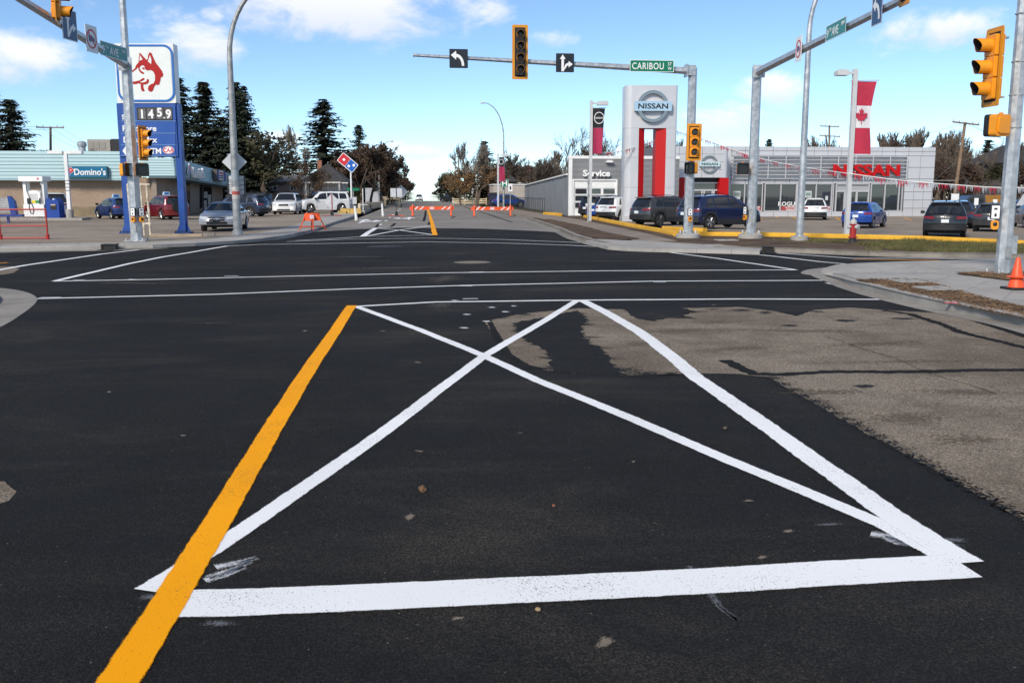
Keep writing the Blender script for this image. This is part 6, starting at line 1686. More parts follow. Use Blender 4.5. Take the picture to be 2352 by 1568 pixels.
def build_car(kind, label, paint_m, loc, rz, group=None, scale=1.0, rim=rim_m, dark_glass=glass_c, extras=(), rack=False, lights_on=False, name='parked_car', cat='car'):
    S = {'suv': SUV, 'sedan': SEDAN, 'boxy': BOXY, 'hatch': HATCH}[kind]
    o = thing(name, label, cat, loc, rz, group); o.scale = (scale, scale, scale)
    zlo, half, bend, wy = car_body_fn(S); W2 = S['W'] / 2; belt = S['belt']; L2 = S['L'] / 2
    key = kind
    if key not in CARS:
        st = []
        tp = S['top']
        for a, b in zip(tp[:-1], tp[1:]):
            k = max(1, int(math.hypot(b[0] - a[0], b[1] - a[1]) / .07))
            st += [(a[0] + (b[0] - a[0]) * i / k, a[1] + (b[1] - a[1]) * i / k) for i in range(k)]
        st.append(tp[-1])
        v = []; f = []; n = 0
        ring = None
        for (y, zt) in st:
            zl = min(zlo(y), zt - .02)
            zb = min(belt, zt - .035); R_ = []
            hb = half(zb)
            tum = half(zt) if zt > belt + .04 else hb * .97
            zm = (zl + zb) / 2
            R_.append((0, zl)); R_.append((W2 * .86, zl)); R_.append((W2 * .955 if zl < .5 else W2 * .985, zl + .015)); R_.append((W2 * 1.0, min(max(zl + .05, .62), zb - .01) if zb > zl + .1 else zm)); R_.append((hb * .995, zb - .02 if zb - .02 > zl else zb)); R_.append((hb * .965, zb + .008))
            if zt > belt + .04:
                for t in (.33, .66): R_.append((half(zb + (zt - .07 - zb) * t) * .985, zb + (zt - .07 - zb) * t))
                R_.append((tum + .0, zt - .06)); R_.append((tum * .93, zt - .015))
            else:
                R_.append((hb * .95, zb + .012)); R_.append((hb * .93, zb + .016)); R_.append((hb * .9, zt - .014)); R_.append((hb * .84, zt - .008))
            R_.append((tum * .55, zt + .004)); R_.append((0, zt + .012))
            full = R_ + [(-x, z) for (x, z) in reversed(R_[1:-1])]
            n = len(full)
            v += [(x, bend(x, y), z) for (x, z) in full]
        for i in range(len(st) - 1):
            for k in range(n): f.append((i * n + k, i * n + (k + 1) % n, (i + 1) * n + (k + 1) % n, (i + 1) * n + k))
        f.append(tuple(range(n))); f.append(tuple((len(st) - 1) * n + k for k in range(n)))
        bo = MB().add(v, f, True).build('body', paint_m, o, 38)
        CARS[key] = bo.data
    else:
        me = CARS[key].copy(); me.materials.clear(); me.materials.append(paint_m); link('body', me, o)
    tp = S['top']; off = .012
    # windscreen and rear window on the top surface
    def top_patch(nm, i0, i1, fx0, fx1, m, shrink=.0, dz=off):
        seg = tp[i0:i1 + 1]; pts = []
        for a, b in zip(seg[:-1], seg[1:]):
            for q in range(4): pts.append((a[0] + (b[0] - a[0]) * q / 4, a[1] + (b[1] - a[1]) * q / 4))
        pts.append(seg[-1]); pts = pts[1:-1] if shrink else pts
        v = []; f = []; nx_ = 10
        for (y, z) in pts:
            h = half(z) if z > belt + .04 else half(belt) * .95
            for k in range(nx_ + 1):
                u = -1 + 2 * k / nx_; x = u * h * (fx0 if z < pts[len(pts) // 2][1] else fx1)
                zz = z - (.022 * abs(u) ** 3) + .012; s = 1 if y > 0 else -1
                v.append((x, bend(x, y) + s * dz, zz + dz))
        for j in range(len(pts) - 1):
            for k in range(nx_):
                a = j * (nx_ + 1) + k; f.append((a, a + 1, a + nx_ + 2, a + nx_ + 1))
        return MB().add(v, f, True).build(nm, m, o)
    top_patch('windshield', S['wind'][0], S['wind'][1], .9, .84, dark_glass)
    top_patch('rear_window', S['rear_win'][0], S['rear_win'][1], .84, .82, dark_glass)
    # side windows
    for s in (-1, 1):
        for poly in S['wins']:
            ys_ = sorted(set([p[0] for p in poly])); y0, y1 = ys_[0], ys_[-1]; nn = 8
            lo = [(p[0], p[1]) for p in poly if p[1] < .5]; hi = [(p[0], p[1]) for p in poly if p[1] >= .5]
            lo.sort(); hi.sort(); v = []; f = []
            for k in range(nn + 1):
                for j in range(4):
                    u = k / nn; w = j / 3
                    yl = lo[0][0] + (lo[-1][0] - lo[0][0]) * u; tl = lo[0][1] + (lo[-1][1] - lo[0][1]) * u
                    yh = hi[0][0] + (hi[-1][0] - hi[0][0]) * u; th = hi[0][1] + (hi[-1][1] - hi[0][1]) * u
                    y = yl + (yh - yl) * w; t = tl + (th - tl) * w
                    zt = interp(tp, y) - .07; z = belt + (zt - belt) * t
                    # the shell narrows towards the roof of its own station
                    zt_full = interp(tp, y)
                    xx = half(z) * .985 if t < .98 else half(zt_full)
                    v.append((s * (xx + off), bend(xx, y), z))
            for k in range(nn):
                for j in range(3): f.append((k * 4 + j, k * 4 + j + 1, k * 4 + j + 5, k * 4 + j + 4))
            MB().add(v, f, True).build('side_window', dark_glass, o)
    # wheels
    wr = S['wr']
    for s in (-1, 1):
        for y in wy:
            we = bpy.data.objects.new('wheel', None); col.objects.link(we); we.parent = o; we.location = (s * (W2 - .11), y, wr); we.empty_display_size = .1
            we.rotation_euler = (0, 0, 0 if s > 0 else math.pi)
            if (kind, 'tyre') not in CARS:
                CARS[(kind, 'tyre')] = MB().lathe([(wr * .66, -.1), (wr * .95, -.105), (wr, -.07), (wr, .07), (wr * .95, .105), (wr * .68, .1)], 28, (0, 0, 0), 'x').build('tyre', tyre_m, we).data
                m_ = MB()
                CARS[(kind, 'rim')] = MB().lathe([(wr * .1, .085), (wr * .15, .06), (wr * .56, .045), (wr * .6, .095), (wr * .68, .105), (wr * .68, .08)], 28, (0, 0, 0), 'x').build('rim', rim_dk, we).data
                sp = MB()
                for k in range(5):
                    a = 2 * math.pi * k / 5
                    for da in (-.16, .16):
                        p0 = Vector((.09, math.cos(a) * wr * .08, math.sin(a) * wr * .08)); p1 = Vector((.1, math.cos(a + da) * wr * .64, math.sin(a + da) * wr * .64))
                        sp.tube([p0, p1], [wr * .07, wr * .06], 4, True, False)
                CARS[(kind, 'spokes')] = sp.build('spokes', rim, we).data
            else:
                link('tyre', CARS[(kind, 'tyre')], we); link('rim', CARS[(kind, 'rim')], we)
                sp = CARS[(kind, 'spokes')].copy(); sp.materials.clear(); sp.materials.append(rim); link('spokes', sp, we)
    # underside tray
    MB().box(-W2 * .8, W2 * .8, -L2 + .35, L2 - .4, .2, .34).build('underbody', blackm, o)
    # black wheel arch trims and sills
    if S['clad']:
        for s in (-1, 1):
            for y in wy:
                v = []; f = []; n_ = 18
                for k in range(n_ + 1):
                    a = R(-8 + 196 * k / n_)
                    for (r, x) in ((wr + .05, W2 * .9), (wr + .05, W2 + .015), (wr + .14, W2 + .012), (wr + .15, W2 * .97)): v.append((s * x, bend(0, y) + r * math.cos(a), wr + r * math.sin(a)))
                    if k:
                        for q in range(3): f.append(((k - 1) * 4 + q, (k - 1) * 4 + q + 1, k * 4 + q + 1, k * 4 + q))
                MB().add(v, f, True).build('arch_trim', black, o)
            MB().prism([(s * (W2 * .93), .22), (s * (W2 + .012), .24), (s * (W2 + .014), .46), (s * (W2 * .97), .52)], wy[1] + wr + .1, wy[0] - wr - .1, 'y').build('sill_trim', black, o)
    # bumpers: rounded strips following the plan
    def bumper(nm, m, z0, z1, end, grow=.018, frac=.97, y_in=.0):
        v = []; f = []; nx_ = 14
        yb = end * (L2 - y_in)
        for k in range(nx_ + 1):
            x = (-1 + 2 * k / nx_) * W2 * frac
            for (dy, z) in ((-.05, z0), (grow, z0 + .02), (grow, z1 - .02), (-.05, z1)):
                zz = z; y = yb
                ys = [p for p in (tp if end < 0 else tp)]
                half_pts = [p for p in tp if p[0] * end > L2 - .5]
                half_pts = sorted([(p[1], p[0]) for p in half_pts])
                y = interp(half_pts, zz)
                v.append((x, bend(x, y) + end * dy, zz))
            if k:
                for q in range(3): f.append(((k - 1) * 4 + q, (k - 1) * 4 + q + 1, k * 4 + q + 1, k * 4 + q))
        return MB().add(v, f, True).build(nm, m, o)
    bumper('rear_bumper', black if S['clad'] else paint_m, .34, .62, -1, .03)
    bumper('front_bumper', black if S['clad'] else paint_m, .32, .52, 1, .03)
    if S['clad']: bumper('skid_strip', satin if 'skid' in extras else steel_dk, .4, .46, -1, .04, .6)
    def end_patch(nm, m, x0, x1, z0, z1, end, d=.02, sl=0.0):
        half_pts = sorted([(p[1], p[0]) for p in tp if p[0] * end > L2 - .7]); v = []; f = []; nx_ = 6
        for k in range(nx_ + 1):
            x = x0 + (x1 - x0) * k / nx_
            for z in (z0 + sl * k / nx_, z1 + sl * .4 * k / nx_):
                y = interp(half_pts, z); v.append((x, bend(x, y) + end * d, z)); v.append((x, bend(x, y) - end * .04, z))
            if k: a = (k - 1) * 4; f += [(a, a + 4, a + 6, a + 2), (a + 2, a + 6, a + 7, a + 3), (a, a + 1, a + 5, a + 4)]
        f += [(0, 2, 3, 1), (nx_ * 4, nx_ * 4 + 1, nx_ * 4 + 3, nx_ * 4 + 2)]
        return MB().add(v, f, False).build(nm, m, o)
    for s in (-1, 1):
        z = belt - .18
        end_patch('tail_light', tail_red, s * W2 * .52, s * W2 * .985, z + .02, z + .14, -1, .02, .02)
        end_patch('headlight', head_clear, s * W2 * .5, s * W2 * .95, belt - .34, belt - .2, 1, .02, .05)
        if lights_on: end_patch('fog_light', mat('lit_lamp', (1, .85, .45), .3, emit=((1, .8, .4), 2.0)), s * W2 * .6, s * W2 * .78, .5, .6, 1, .035)
        elif kind != 'sedan': end_patch('fog_light', head_clear, s * W2 * .62, s * W2 * .78, .46, .54, 1, .035)
        # mirrors, handles
        ym = tp[S['wind'][1]][0] - .22
        mm = MB().prism(rounded(.2, .15, .05, 3, s * (W2 + .1), belt + .1), ym - .06, ym + .06, 'y').build('mirror', black if 'blackmirror' in extras or True else paint_m, o)
        for yh in (-.62, .25): MB().box(min(s * (W2 - .005), s * (W2 + .022)), max(s * (W2 - .005), s * (W2 + .022)), yh - .1, yh + .1, belt - .12, belt - .08).build('door_handle', paint_m if 'chrome_handle' not in extras else chrome, o)
        # door seams
        for ys_ in (tp[S['wind'][1]][0] - .35, -.1, -1.0):
            MB().box(min(s * (W2 * .975), s * (W2 + .003)), max(s * (W2 * .975), s * (W2 + .003)), ys_ - .006, ys_ + .006, .42, belt - .03).build('door_seam', blackm, o)
        if kind in ('suv', 'boxy'):
            zr = max(p[1] for p in tp); MB().tube([(s * half(zr) * .92, -1.45, zr - .04), (s * half(zr) * .92, -1.2, zr + .035), (s * half(zr) * .92, -.3, zr + .045), (s * half(zr) * .92, .15, zr - .03)], .018, 6).build('roof_rail', black if not rack else satin, o)
    end_patch('license_plate', plate_m, -.16, .16, belt - .32, belt - .17, -1, .025)
    end_patch('tailgate_trim', chrome if 'chrome' in extras else black, -.3, .3, belt - .1, belt - .06, -1, .02)
    end_patch('grille', black, -W2 * .42, W2 * .42, belt - .38, belt - .22, 1, .02); end_patch('lower_grille', black, -W2 * .55, W2 * .55, .36, .47, 1, .04)
    if kind != 'sedan':
        zr = tp[S['rear_win'][1]]
        MB().prism([(-W2 * .66, zr[1] - .01), (W2 * .66, zr[1] - .01), (W2 * .62, zr[1] + .05), (-W2 * .62, zr[1] + .05)], zr[0] - .16, zr[0] + .1, 'y').build('spoiler', paint_m, o)
        MB().tube([(0, -.9, S['H'] - .02), (0, -1.0, S['H'] + .06)], [.035, .01], 6).build('antenna_fin', black, o)
    ob = MB().tube([(0.05, zr[0] - .02 if kind != 'sedan' else tp[6][0], (tp[3][1] + .1)), (.28, tp[3][0] - .06, tp[3][1] + .14)], .012, 4)
    if kind != 'sedan': ob.build('wiper', black, o)
    if 'plate_front' in extras: end_patch('front_plate', black, -.16, .16, .4, .52, 1, .05)
    if 'topper' in extras:
        t = MB().prism([(-.28, 0), (.28, 0), (.2, .26), (-.2, .26)], -.1, .1, 'y').build('delivery_topper', mat('topper_plastic', (.45, .6, .75), .3), o); t.location = (0, -.2, S['H'] + .01)
        MB().box(-.16, .16, -.106, -.1, .06, .2).build('topper_mark', logo_blue, t)
    if 'spare' in extras: MB().lathe([(.05, -.1), (.34, -.1), (.36, 0), (.34, .1)], 20, (-.12, -L2 - .06, .95), 'y').build('spare_wheel', black, o)
    if 'emblem' in extras: ring_poly(o, 'rear_emblem', .075, .055, chrome, -L2 - .05, -L2 - .03, 16, (0, belt - .03))
    if 'chrome' in extras and 'lettered' in extras: pass
    return o
P_navy = paint('navy', (0.004, 0.012, 0.06)); P_grey = paint('grey', (0.05, 0.051, 0.054), .5); P_black = paint('black', (0.008, 0.009, 0.011)); P_blue = paint('electric_blue', (0.008, 0.06, 0.33), .3)
P_white = paint('white', (0.72, 0.73, 0.74), 0); P_silver = paint('silver', (0.42, 0.44, 0.47), .6); P_red = paint('red', (0.17, 0.006, 0.008)); P_slate = paint('slate_blue', (0.02, 0.035, 0.075)); P_brown = paint('dark_brown', (0.02, 0.018, 0.018)); P_char = paint('charcoal', (0.055, 0.058, 0.062), .5)
def at_lot(px, py, left=False): return (G(px, py, .13) if left else LZ(px, py))
def place(kind, label, p, px, py, rz, Yhint=None, z=None, left=False, **kw):
    q = at_lot(px, py, left)
    if Yhint: q = AY(px, py, Yhint); q.z = .13 if left else lot_z(q.x)
    return build_car(kind, label, p, (q.x, q.y, q.z), R(rz), **kw)
# heading: rz = 0 faces away from the camera (+y)
place('suv', 'dark blue SUV parked behind the two signal poles', P_navy, 1649, 520, -66, 50.0, rim=rim_m, extras=('emblem',), scale=1.06)
place('suv', 'dark grey SUV parked between the pylon and the signal pole', P_grey, 1530, 512, -62, 55.5, rim=rim_dk, extras=('emblem',), scale=1.02)
place('suv', 'white SUV with black bumper half hidden by the silver pylon', P_white, 1432, 500, -50, 66, extras=())
place('sedan', 'bright blue sedan parked left of the silver pylon', P_blue, 1408, 498, -50, 69, scale=1.03)
place('suv', 'black SUV at the left end of the row by the service door', P_black, 1388, 495, -52, 73)
place('suv', 'white SUV parked facing the showroom windows', P_white, 1869, 495, -22, 75, scale=1.04, extras=('chrome',))
place('hatch', 'electric blue compact crossover right of the flag pole', P_blue, 1985, 513, -40, 57, scale=1.06, extras=('chrome', 'emblem'))
o_rg = place('suv', 'black SUV seen from behind at the right of the lot', P_black, 2168, 540, -30, 45, scale=1.04, extras=('emblem',))
lettering('rear_lettering', 'R O G U E', .055, letter_white, o_rg, (0, -2.37, .93), bold=.01, depth=.004)
place('suv', 'blue crossover hidden behind the black SUV', P_slate, 2196, 519, -30, 56)
place('hatch', 'dark grey crossover just left of the near right pole', P_char, 2278, 519, -34, 51, scale=1.05, extras=('emblem',))
place('suv', 'dark blue SUV parked sideways right of the near pole', P_slate, 2350, 505, 75, 66)
place('hatch', 'dark blue car at the right edge of the lot', P_navy, 2372, 514, -20, 56)
# left lot
place('sedan', 'silver sedan facing the road behind the left street light', P_silver, 517, 514, 182, 47.5, left=True, extras=('plate_front',), scale=1.0)
place('suv', 'dark blue SUV parked behind the silver sedan', P_slate, 552, 492, 72, 76, left=True, extras=('chrome_handle',), scale=1.02)
place('boxy', 'dark SUV with pale roof rails behind the dark blue one on the left', P_brown, 572, 484, 72, 92, left=True, rack=True)
place('boxy', 'white off-road SUV with lit yellow fog lamps facing the camera', P_white, 661, 484, 179, 84, left=True, lights_on=True, scale=1.0, rack=False)
place('boxy', 'white SUV parked sideways behind the small diamond sign', P_white, 742, 483, 115, 90, left=True, scale=1.08)
place('boxy', 'red SUV with rear spare wheel parked at the brick wall', P_red, 382, 489, 36, 68, left=True, extras=('spare', 'topper'), scale=.9)
place('hatch', 'blue hatchback with delivery sign parked at the brick wall', paint('deep_blue', (0.006, 0.03, 0.14)), 266, 489, 38, 70, left=True, extras=('topper',), scale=.98)
place('boxy', 'white SUV behind the fuel pump', P_white, 122, 490, 24, 71, left=True)
# on the street and beyond
q = AY(963, 467, 236); build_car('suv', 'white SUV driving towards the camera at the crest of the street', P_white, (q.x, 236, .01), R(180))
q = AY(1035, 466, 205); build_car('boxy', 'dark pickup sized vehicle parked under the trees at the far right kerb', P_black, (q.x, 205, .1), R(60))
q = AY(1172, 467, 124); build_car('suv', 'blue SUV parked beside the beige building past the barricade', P_blue, (q.x, 126, .1), R(-80))
# pickup truck behind the dealership
pk = thing('pickup_truck', 'dark pickup truck parked behind the leaning utility pole', 'pickup', (AY(2237, 486, 78).x, 78, -.1), R(82))
for (nm, poly, m_) in (('cab', [(-.5, .55), (2.6, .55), (2.65, .95), (2.5, 1.12), (1.45, 1.2), (.75, 1.85), (-.4, 1.88), (-.5, 1.2)], P_slate), ('bed', [(-3.0, .6), (-.52, .6), (-.52, 1.2), (-3.0, 1.25)], P_black)):
    MB().prism(poly, -.98, .98, 'x').build(nm, m_, pk)
for s in (-1, 1):
    MB().prism([(-.3, 1.25), (1.3, 1.22), (.7, 1.76), (-.3, 1.78)], s * .985, s * .995, 'x').build('side_window', glass_c, pk)
    for y in (1.75, -1.9):
        we = bpy.data.objects.new('wheel', None); col.objects.link(we); we.parent = pk; we.location = (s * .9, y, .4); we.rotation_euler = (0, 0, 0 if s > 0 else math.pi)
        link('tyre', CARS[('boxy', 'tyre')], we); link('rim', CARS[('boxy', 'rim')], we); link('spokes', CARS[('boxy', 'spokes')], we)
    MB().box(s * .6 - .2, s * .6 + .2, -3.03, -3.0, .95, 1.15).build('tail_light', tail_red, pk)
MB().box(-.2, .2, -3.05, -3.0, .68, .8).build('license_plate', plate_m, pk); MB().box(-.95, .95, -3.12, -2.98, .5, .62).build('rear_bumper', chrome, pk); MB().box(-.98, .98, 2.6, 2.72, .5, .75).build('front_bumper', chrome, pk)
# ------------------------------------------------------------------ trees
bark = mat('tree_bark', (0.1, 0.076, 0.057), .95, noise=.35, scale=4)
bark_grey = mat('grey_bark', (0.17, 0.145, 0.12), .95, noise=.35, scale=4)
needle_m = mat('spruce_needles', (0.026, 0.036, 0.019), .9, noise=.5, scale=1.3)
needle_b = mat('dull_spruce_needles', (0.028, 0.033, 0.02), .9, noise=.5, scale=1.3)
leaf_rust = mat('rust_brown_leaves', (0.07, 0.042, 0.024), .9, noise=.5, scale=.8)
leaf_tan = mat('tan_dry_leaves', (0.16, 0.09, 0.035), .9, noise=.5, scale=.8)
leaf_olive = mat('olive_leaves', (0.05, 0.048, 0.02), .9, noise=.5, scale=.8)
leaf_dark = mat('dark_brown_leaves', (0.05, 0.028, 0.018), .9, noise=.5, scale=.8)
TREE = {}
def spruce_mesh(seed, h=12.0, r=2.6, dens=1.0, droop=.25):
    rn = random.Random(seed); mb = MB(); tr = MB()
    tr.tube([(0, 0, 0), (rn.uniform(-.05, .05), 0, h * .5), (0, 0, h * .98)], [h * .017, h * .011, .015], 7)
    z = h * .1
    while z < h * .985:
        t = z / h; rad = r * (1 - t) ** .82 * rn.uniform(.74, 1.14) + .12
        nb_ = max(4, int((5 + 6 * (1 - t)) * dens))
        for k in range(nb_):
            a = rn.uniform(0, 6.283); L = rad * rn.uniform(.6, 1.12)
            if rn.random() < .1: L *= .4
            dx, dy = math.cos(a), math.sin(a); n = max(3, int(L / .22))
            prev = Vector((0, 0, z)); up = rn.uniform(-.05, .12)
            for i in range(1, n + 1):
                u = i / n
                p = Vector((dx * L * u, dy * L * u, z - droop * L * u + (up + .3) * L * u * u * .7))
                # needle sprays hanging from the branch
                for q in range(5):
                    w = (.16 + .2 * (1 - u)) * rn.uniform(.7, 1.3); ln = rn.uniform(.18, .46) * (1.05 - .3 * t)
                    b = prev.lerp(p, rn.random()); ang = a + rn.choice((-1, 1)) * rn.uniform(.25, 1.25)
                    e = b + Vector((math.cos(ang) * ln, math.sin(ang) * ln, -rn.uniform(.02, .3)))
                    sd = Vector((-math.sin(ang), math.cos(ang), rn.uniform(-.5, .5))) * w * .35
                    mid = b.lerp(e, .45)
                    mb.add([b, mid + sd, e, mid - sd], [(0, 1, 2, 3)])
                prev = p
            if rn.random() < .25: tr.tube([(0, 0, z), prev.lerp(Vector((0, 0, z)), .3)], [.035, .012], 3)
        z += rn.uniform(.16, .34) * (.7 + .6 * (1 - t))
    return tr, mb
def bare_mesh(seed, h=10.0, spread=1.0, levels=6, leaf=0, lsize=.16, up=.28, start=.18, twig=1.0, lean=0.0, trunkf=.024, minr=.022):
    rn = random.Random(seed); br = MB(); lf = MB(); tips = []
    def grow(p, d, L, r, lv):
        n = 3; pts = [p]; rr = [r]; q = p; dd = d
        for i in range(n):
            dd = (dd + Vector((rn.uniform(-.22, .22), rn.uniform(-.22, .22), rn.uniform(-.08, .16) + (.06 if lv > 2 else 0)))).normalized()
            q = q + dd * L / n; pts.append(q); rr.append(r * (1 - .38 * (i + 1) / n))
        rr = [max(q, minr) for q in rr]; br.tube(pts, rr, 6 if lv == 0 else (4 if lv < 3 else 3), lv < 2, lv < 3)
        if lv >= levels - 2:
            for i in range(leaf):
                if rn.random() < .9:
                    c = pts[rn.randrange(1, 4)] + Vector((rn.uniform(-.35, .35), rn.uniform(-.35, .35), rn.uniform(-.3, .3)))
                    a = Vector((rn.uniform(-1, 1), rn.uniform(-1, 1), rn.uniform(-1, 1))).normalized() * lsize * rn.uniform(.6, 1.3); b = a.orthogonal().normalized() * lsize * rn.uniform(.4, .9)
                    lf.add([c - a, c + b, c + a, c - b], [(0, 1, 2, 3)])
        if lv < levels - 1:
            k = rn.choice((2, 3)) if lv else rn.choice((3, 4))
            if lv >= 2: k += int(twig)
            for i in range(k):
                ang = rn.uniform(0, 6.283); sp_ = rn.uniform(.35, .75) * spread
                o_ = dd.orthogonal().normalized(); o2 = dd.cross(o_)
                nd = (dd + (o_ * math.cos(ang) + o2 * math.sin(ang)) * sp_ + Vector((0, 0, up * .5))).normalized()
                base = pts[-1] if i < 2 else pts[rn.choice((1, 2))]
                grow(base, nd, L * rn.uniform(.6, .82), rr[-1] * rn.uniform(.6, .8), lv + 1)
    grow(Vector((0, 0, 0)), Vector((lean, 0, 1)), h * .27, h * trunkf, 0)
    return br, lf
def fit(mbs, h):
    """scale the generated tree so that it stands h high and 1 m in mean half width; keeps both meshes together"""
    zs = sorted(v[2] for m in mbs for v in m.v); zt = zs[int(len(zs) * .997) - 1]
    rs = sorted(math.hypot(v[0], v[1]) for m in mbs for v in m.v); r = rs[int(len(rs) * .93) - 1]
    for m in mbs: m.v = [(v[0] / r, v[1] / r, v[2] * h / zt) for v in m.v]
def plant(key, label, cat, loc, h, r, rz=0.0, mats=None, group=None, name='tree', gen=None):
    o = thing(name, label, cat, loc, rz, group); o.scale = (r, r, h / 10.0)
    if key not in TREE:
        a, b = gen(); fit([m for m in (a, b) if m.v], 10.0)
        ta = a.build('trunk', mats[0], o).data
        tb = b.build('crown', mats[1], o).data if b.v else None
        TREE[key] = (ta, tb)
    else:
        ta, tb = TREE[key]
        for nm, me, m in (('trunk', ta, mats[0]), ('crown', tb, mats[1])):
            if me is None: continue
            if me.materials[0] is not m:
                me = me.copy(); me.materials.clear(); me.materials.append(m)
            link(nm, me, o)
    return o
def spr(key, label, px, pyt, pyb, Y, wpx, m=needle_m, group=None, rz=0.0, seed=1, dens=1.0, z=.1):
    b = AY(px, pyb, Y); t = AY(px, pyt, Y); h = t.z - z; r = wpx * Y / FOC / 2
    return plant(key, label, 'spruce', (b.x, Y, z), h, r, rz, (bark, m), group, 'spruce_tree', gen=lambda: spruce_mesh(seed, 12.0, 2.9, dens))
spr('s1', 'dark spruce cut off by the left edge of the picture', -12, 190, 470, 100, 170, seed=1)
spr('s2', 'dark spruce second from the left edge behind the strip mall', 40, 230, 470, 97, 165, seed=2)
spr('s3', 'tall dark spruce directly behind the right leg of the fuel sign', 422, 180, 470, 112, 155, seed=3, dens=1.3)
spr('s4', 'dark pointed spruce between the fuel sign and the left street light', 480, 190, 470, 112, 150, seed=4, dens=1.3)
spr('s5', 'tall dark spruce just right of the left street light pole', 552, 190, 470, 110, 130, seed=5, dens=1.3)
spr('s6', 'dark spruce behind the left street light pole with a lower top', 568, 199, 470, 113, 105, seed=6, dens=1.3)
spr('s10', 'broad dark spruce filling the gap behind the side fascia', 516, 270, 470, 116, 130, seed=12, dens=1.3)
spr('s7', 'large ragged spruce behind the hipped roof house', 748, 229, 470, 150, 165, seed=7, dens=1.0)
spr('s8', 'small pointed spruce above the brown trees left of the street', 828, 288, 470, 165, 90, seed=8)
spr('s9', 'dark green spruce among the bare trees right of the street', 1113, 325, 470, 160, 90, seed=9)
spr('s8', 'tiny spruce top showing over the showroom roof', 1761, 320, 470, 150, 60, seed=8)
spr('s9', 'dark spruce behind the near right pole above the houses', 2260, 322, 470, 120, 100, seed=9)
spr('s2', 'dark low spruce behind the pale bungalow', 650, 395, 470, 150, 70)
def dec(key, label, px, pyt, Y, w, m_leaf, seed, group=None, rz=0.0, z=.1, barkm=bark, **kw):
    b = AY(px, 470, Y); t = AY(px, pyt, Y); h = t.z - z
    return plant(key, label, 'tree', (b.x, Y, z), h, w * Y / FOC / 2, rz, (barkm, m_leaf), group, 'tree', gen=lambda: bare_mesh(seed, 10.0, **kw))
leafy = dict(levels=6, leaf=4, lsize=.17, spread=1.05, up=.2, twig=1)
dense = dict(levels=6, leaf=7, lsize=.2, spread=1.2, up=.1, twig=1)
barek = dict(levels=7, leaf=0, spread=1.0, up=.22, twig=1, minr=.028)
dec('d1', 'olive brown half bare tree right of the tall spruces', 615, 305, 108, 125, leaf_olive, 21, **leafy)
dec('d1', 'olive brown bushy tree behind the dark blue SUV', 590, 345, 118, 110, leaf_dark, 21, rz=2.0)
dec('d1', 'thin olive tree beside the bare tree left of the house', 655, 350, 128, 80, leaf_olive, 21, rz=4.2)
dec('b1', 'pale bare tree between the olive tree and the large spruce', 705, 292, 140, 95, leaf_tan, 31, barkm=bark_grey, **barek)
dec('d2', 'rust red leaved tree in front of the hipped roof house', 690, 372, 100, 85, leaf_rust, 22, **leafy)
dec('d2', 'rust brown tree covering the left of the house roof', 730, 388, 108, 70, leaf_rust, 22, rz=1.4)
dec('d3', 'large rust brown tree behind the domino shaped sign', 828, 330, 125, 130, leaf_rust, 23, **dense)
dec('d3', 'dark brown tree right of the domino shaped sign', 868, 345, 140, 120, leaf_dark, 23, rz=2.2)
dec('d3', 'dark brown tree behind the rust tree near the street', 795, 348, 150, 130, leaf_dark, 23, rz=4.1)
for i, (px, pt, Y, w, m_) in enumerate([(890, 360, 165, 85, leaf_dark), (904, 375, 185, 70, leaf_rust), (915, 390, 205, 60, leaf_dark), (926, 405, 225, 48, leaf_rust), (936, 420, 250, 36, leaf_dark)]):
    dec('d3', ('tallest dark brown tree of the receding left row beside the street', 'rust brown tree second in the receding left row', 'dark brown tree in the middle of the receding left row', 'small rust brown tree fourth in the receding left row', 'smallest brown tree of the receding left row at the crest')[i], px, pt, Y, w, m_, 23, group='trees along the left of the street', rz=i * 1.3)
for i, (px, pt, Y) in enumerate([(900, 385, 178), (920, 404, 215), (931, 424, 245)]):
    spr('s8', ('nearest dark conifer of the receding left row', 'dark conifer in the middle of the receding left row', 'farthest dark conifer of the receding left row')[i], px, pt, 470, Y, 40, needle_b, 'conifers along the left of the street', rz=i)
dec('d6', 'broad rust brown tree between the domino sign and the receding row', 850, 338, 132, 130, leaf_rust, 26, rz=.7, **dense)
dec('d6', 'dark brown tree low behind the white SUV on the left', 785, 385, 128, 100, leaf_dark, 26, rz=2.4)
dec('d6', 'dark brown bushy tree behind the cream sawhorse rail', 880, 372, 152, 85, leaf_dark, 26, rz=4.4)
dec('d6', 'rust brown tree low in front of the receding left row', 905, 400, 172, 60, leaf_rust, 26, rz=5.2)
dec('d6', 'olive brown low tree behind the parked vehicle at the far right kerb', 1040, 415, 182, 60, leaf_olive, 26, rz=1.2)
dec('d6', 'dark olive low tree left of the tan trees', 1062, 420, 168, 70, leaf_olive, 26, rz=3.2)
dec('d4', 'tan tree right of the bushy tan tree before the brown roofed house', 1128, 398, 146, 80, leaf_tan, 24, rz=4.0, **leafy)
dec('d4', 'tan brown bushy tree right of the street behind the barricade', 1096, 372, 140, 120, leaf_tan, 24, **leafy)
dec('d4', 'tan brown tree left of the bushy tan tree beside the right kerb', 1058, 392, 150, 80, leaf_tan, 24, rz=2.0)
dec('b1', 'bare tree rising above the tan trees right of the street', 1066, 330, 160, 80, leaf_tan, 31, rz=1.0, barkm=bark_grey)
dec('b2', 'bare tree left of the dark green spruce right of the street', 1092, 333, 150, 80, leaf_tan, 32, rz=2.0, barkm=bark_grey, **barek)
dec('b2', 'bare tree behind the distant banner', 1140, 365, 165, 80, leaf_tan, 32, rz=3.0, barkm=bark_grey)
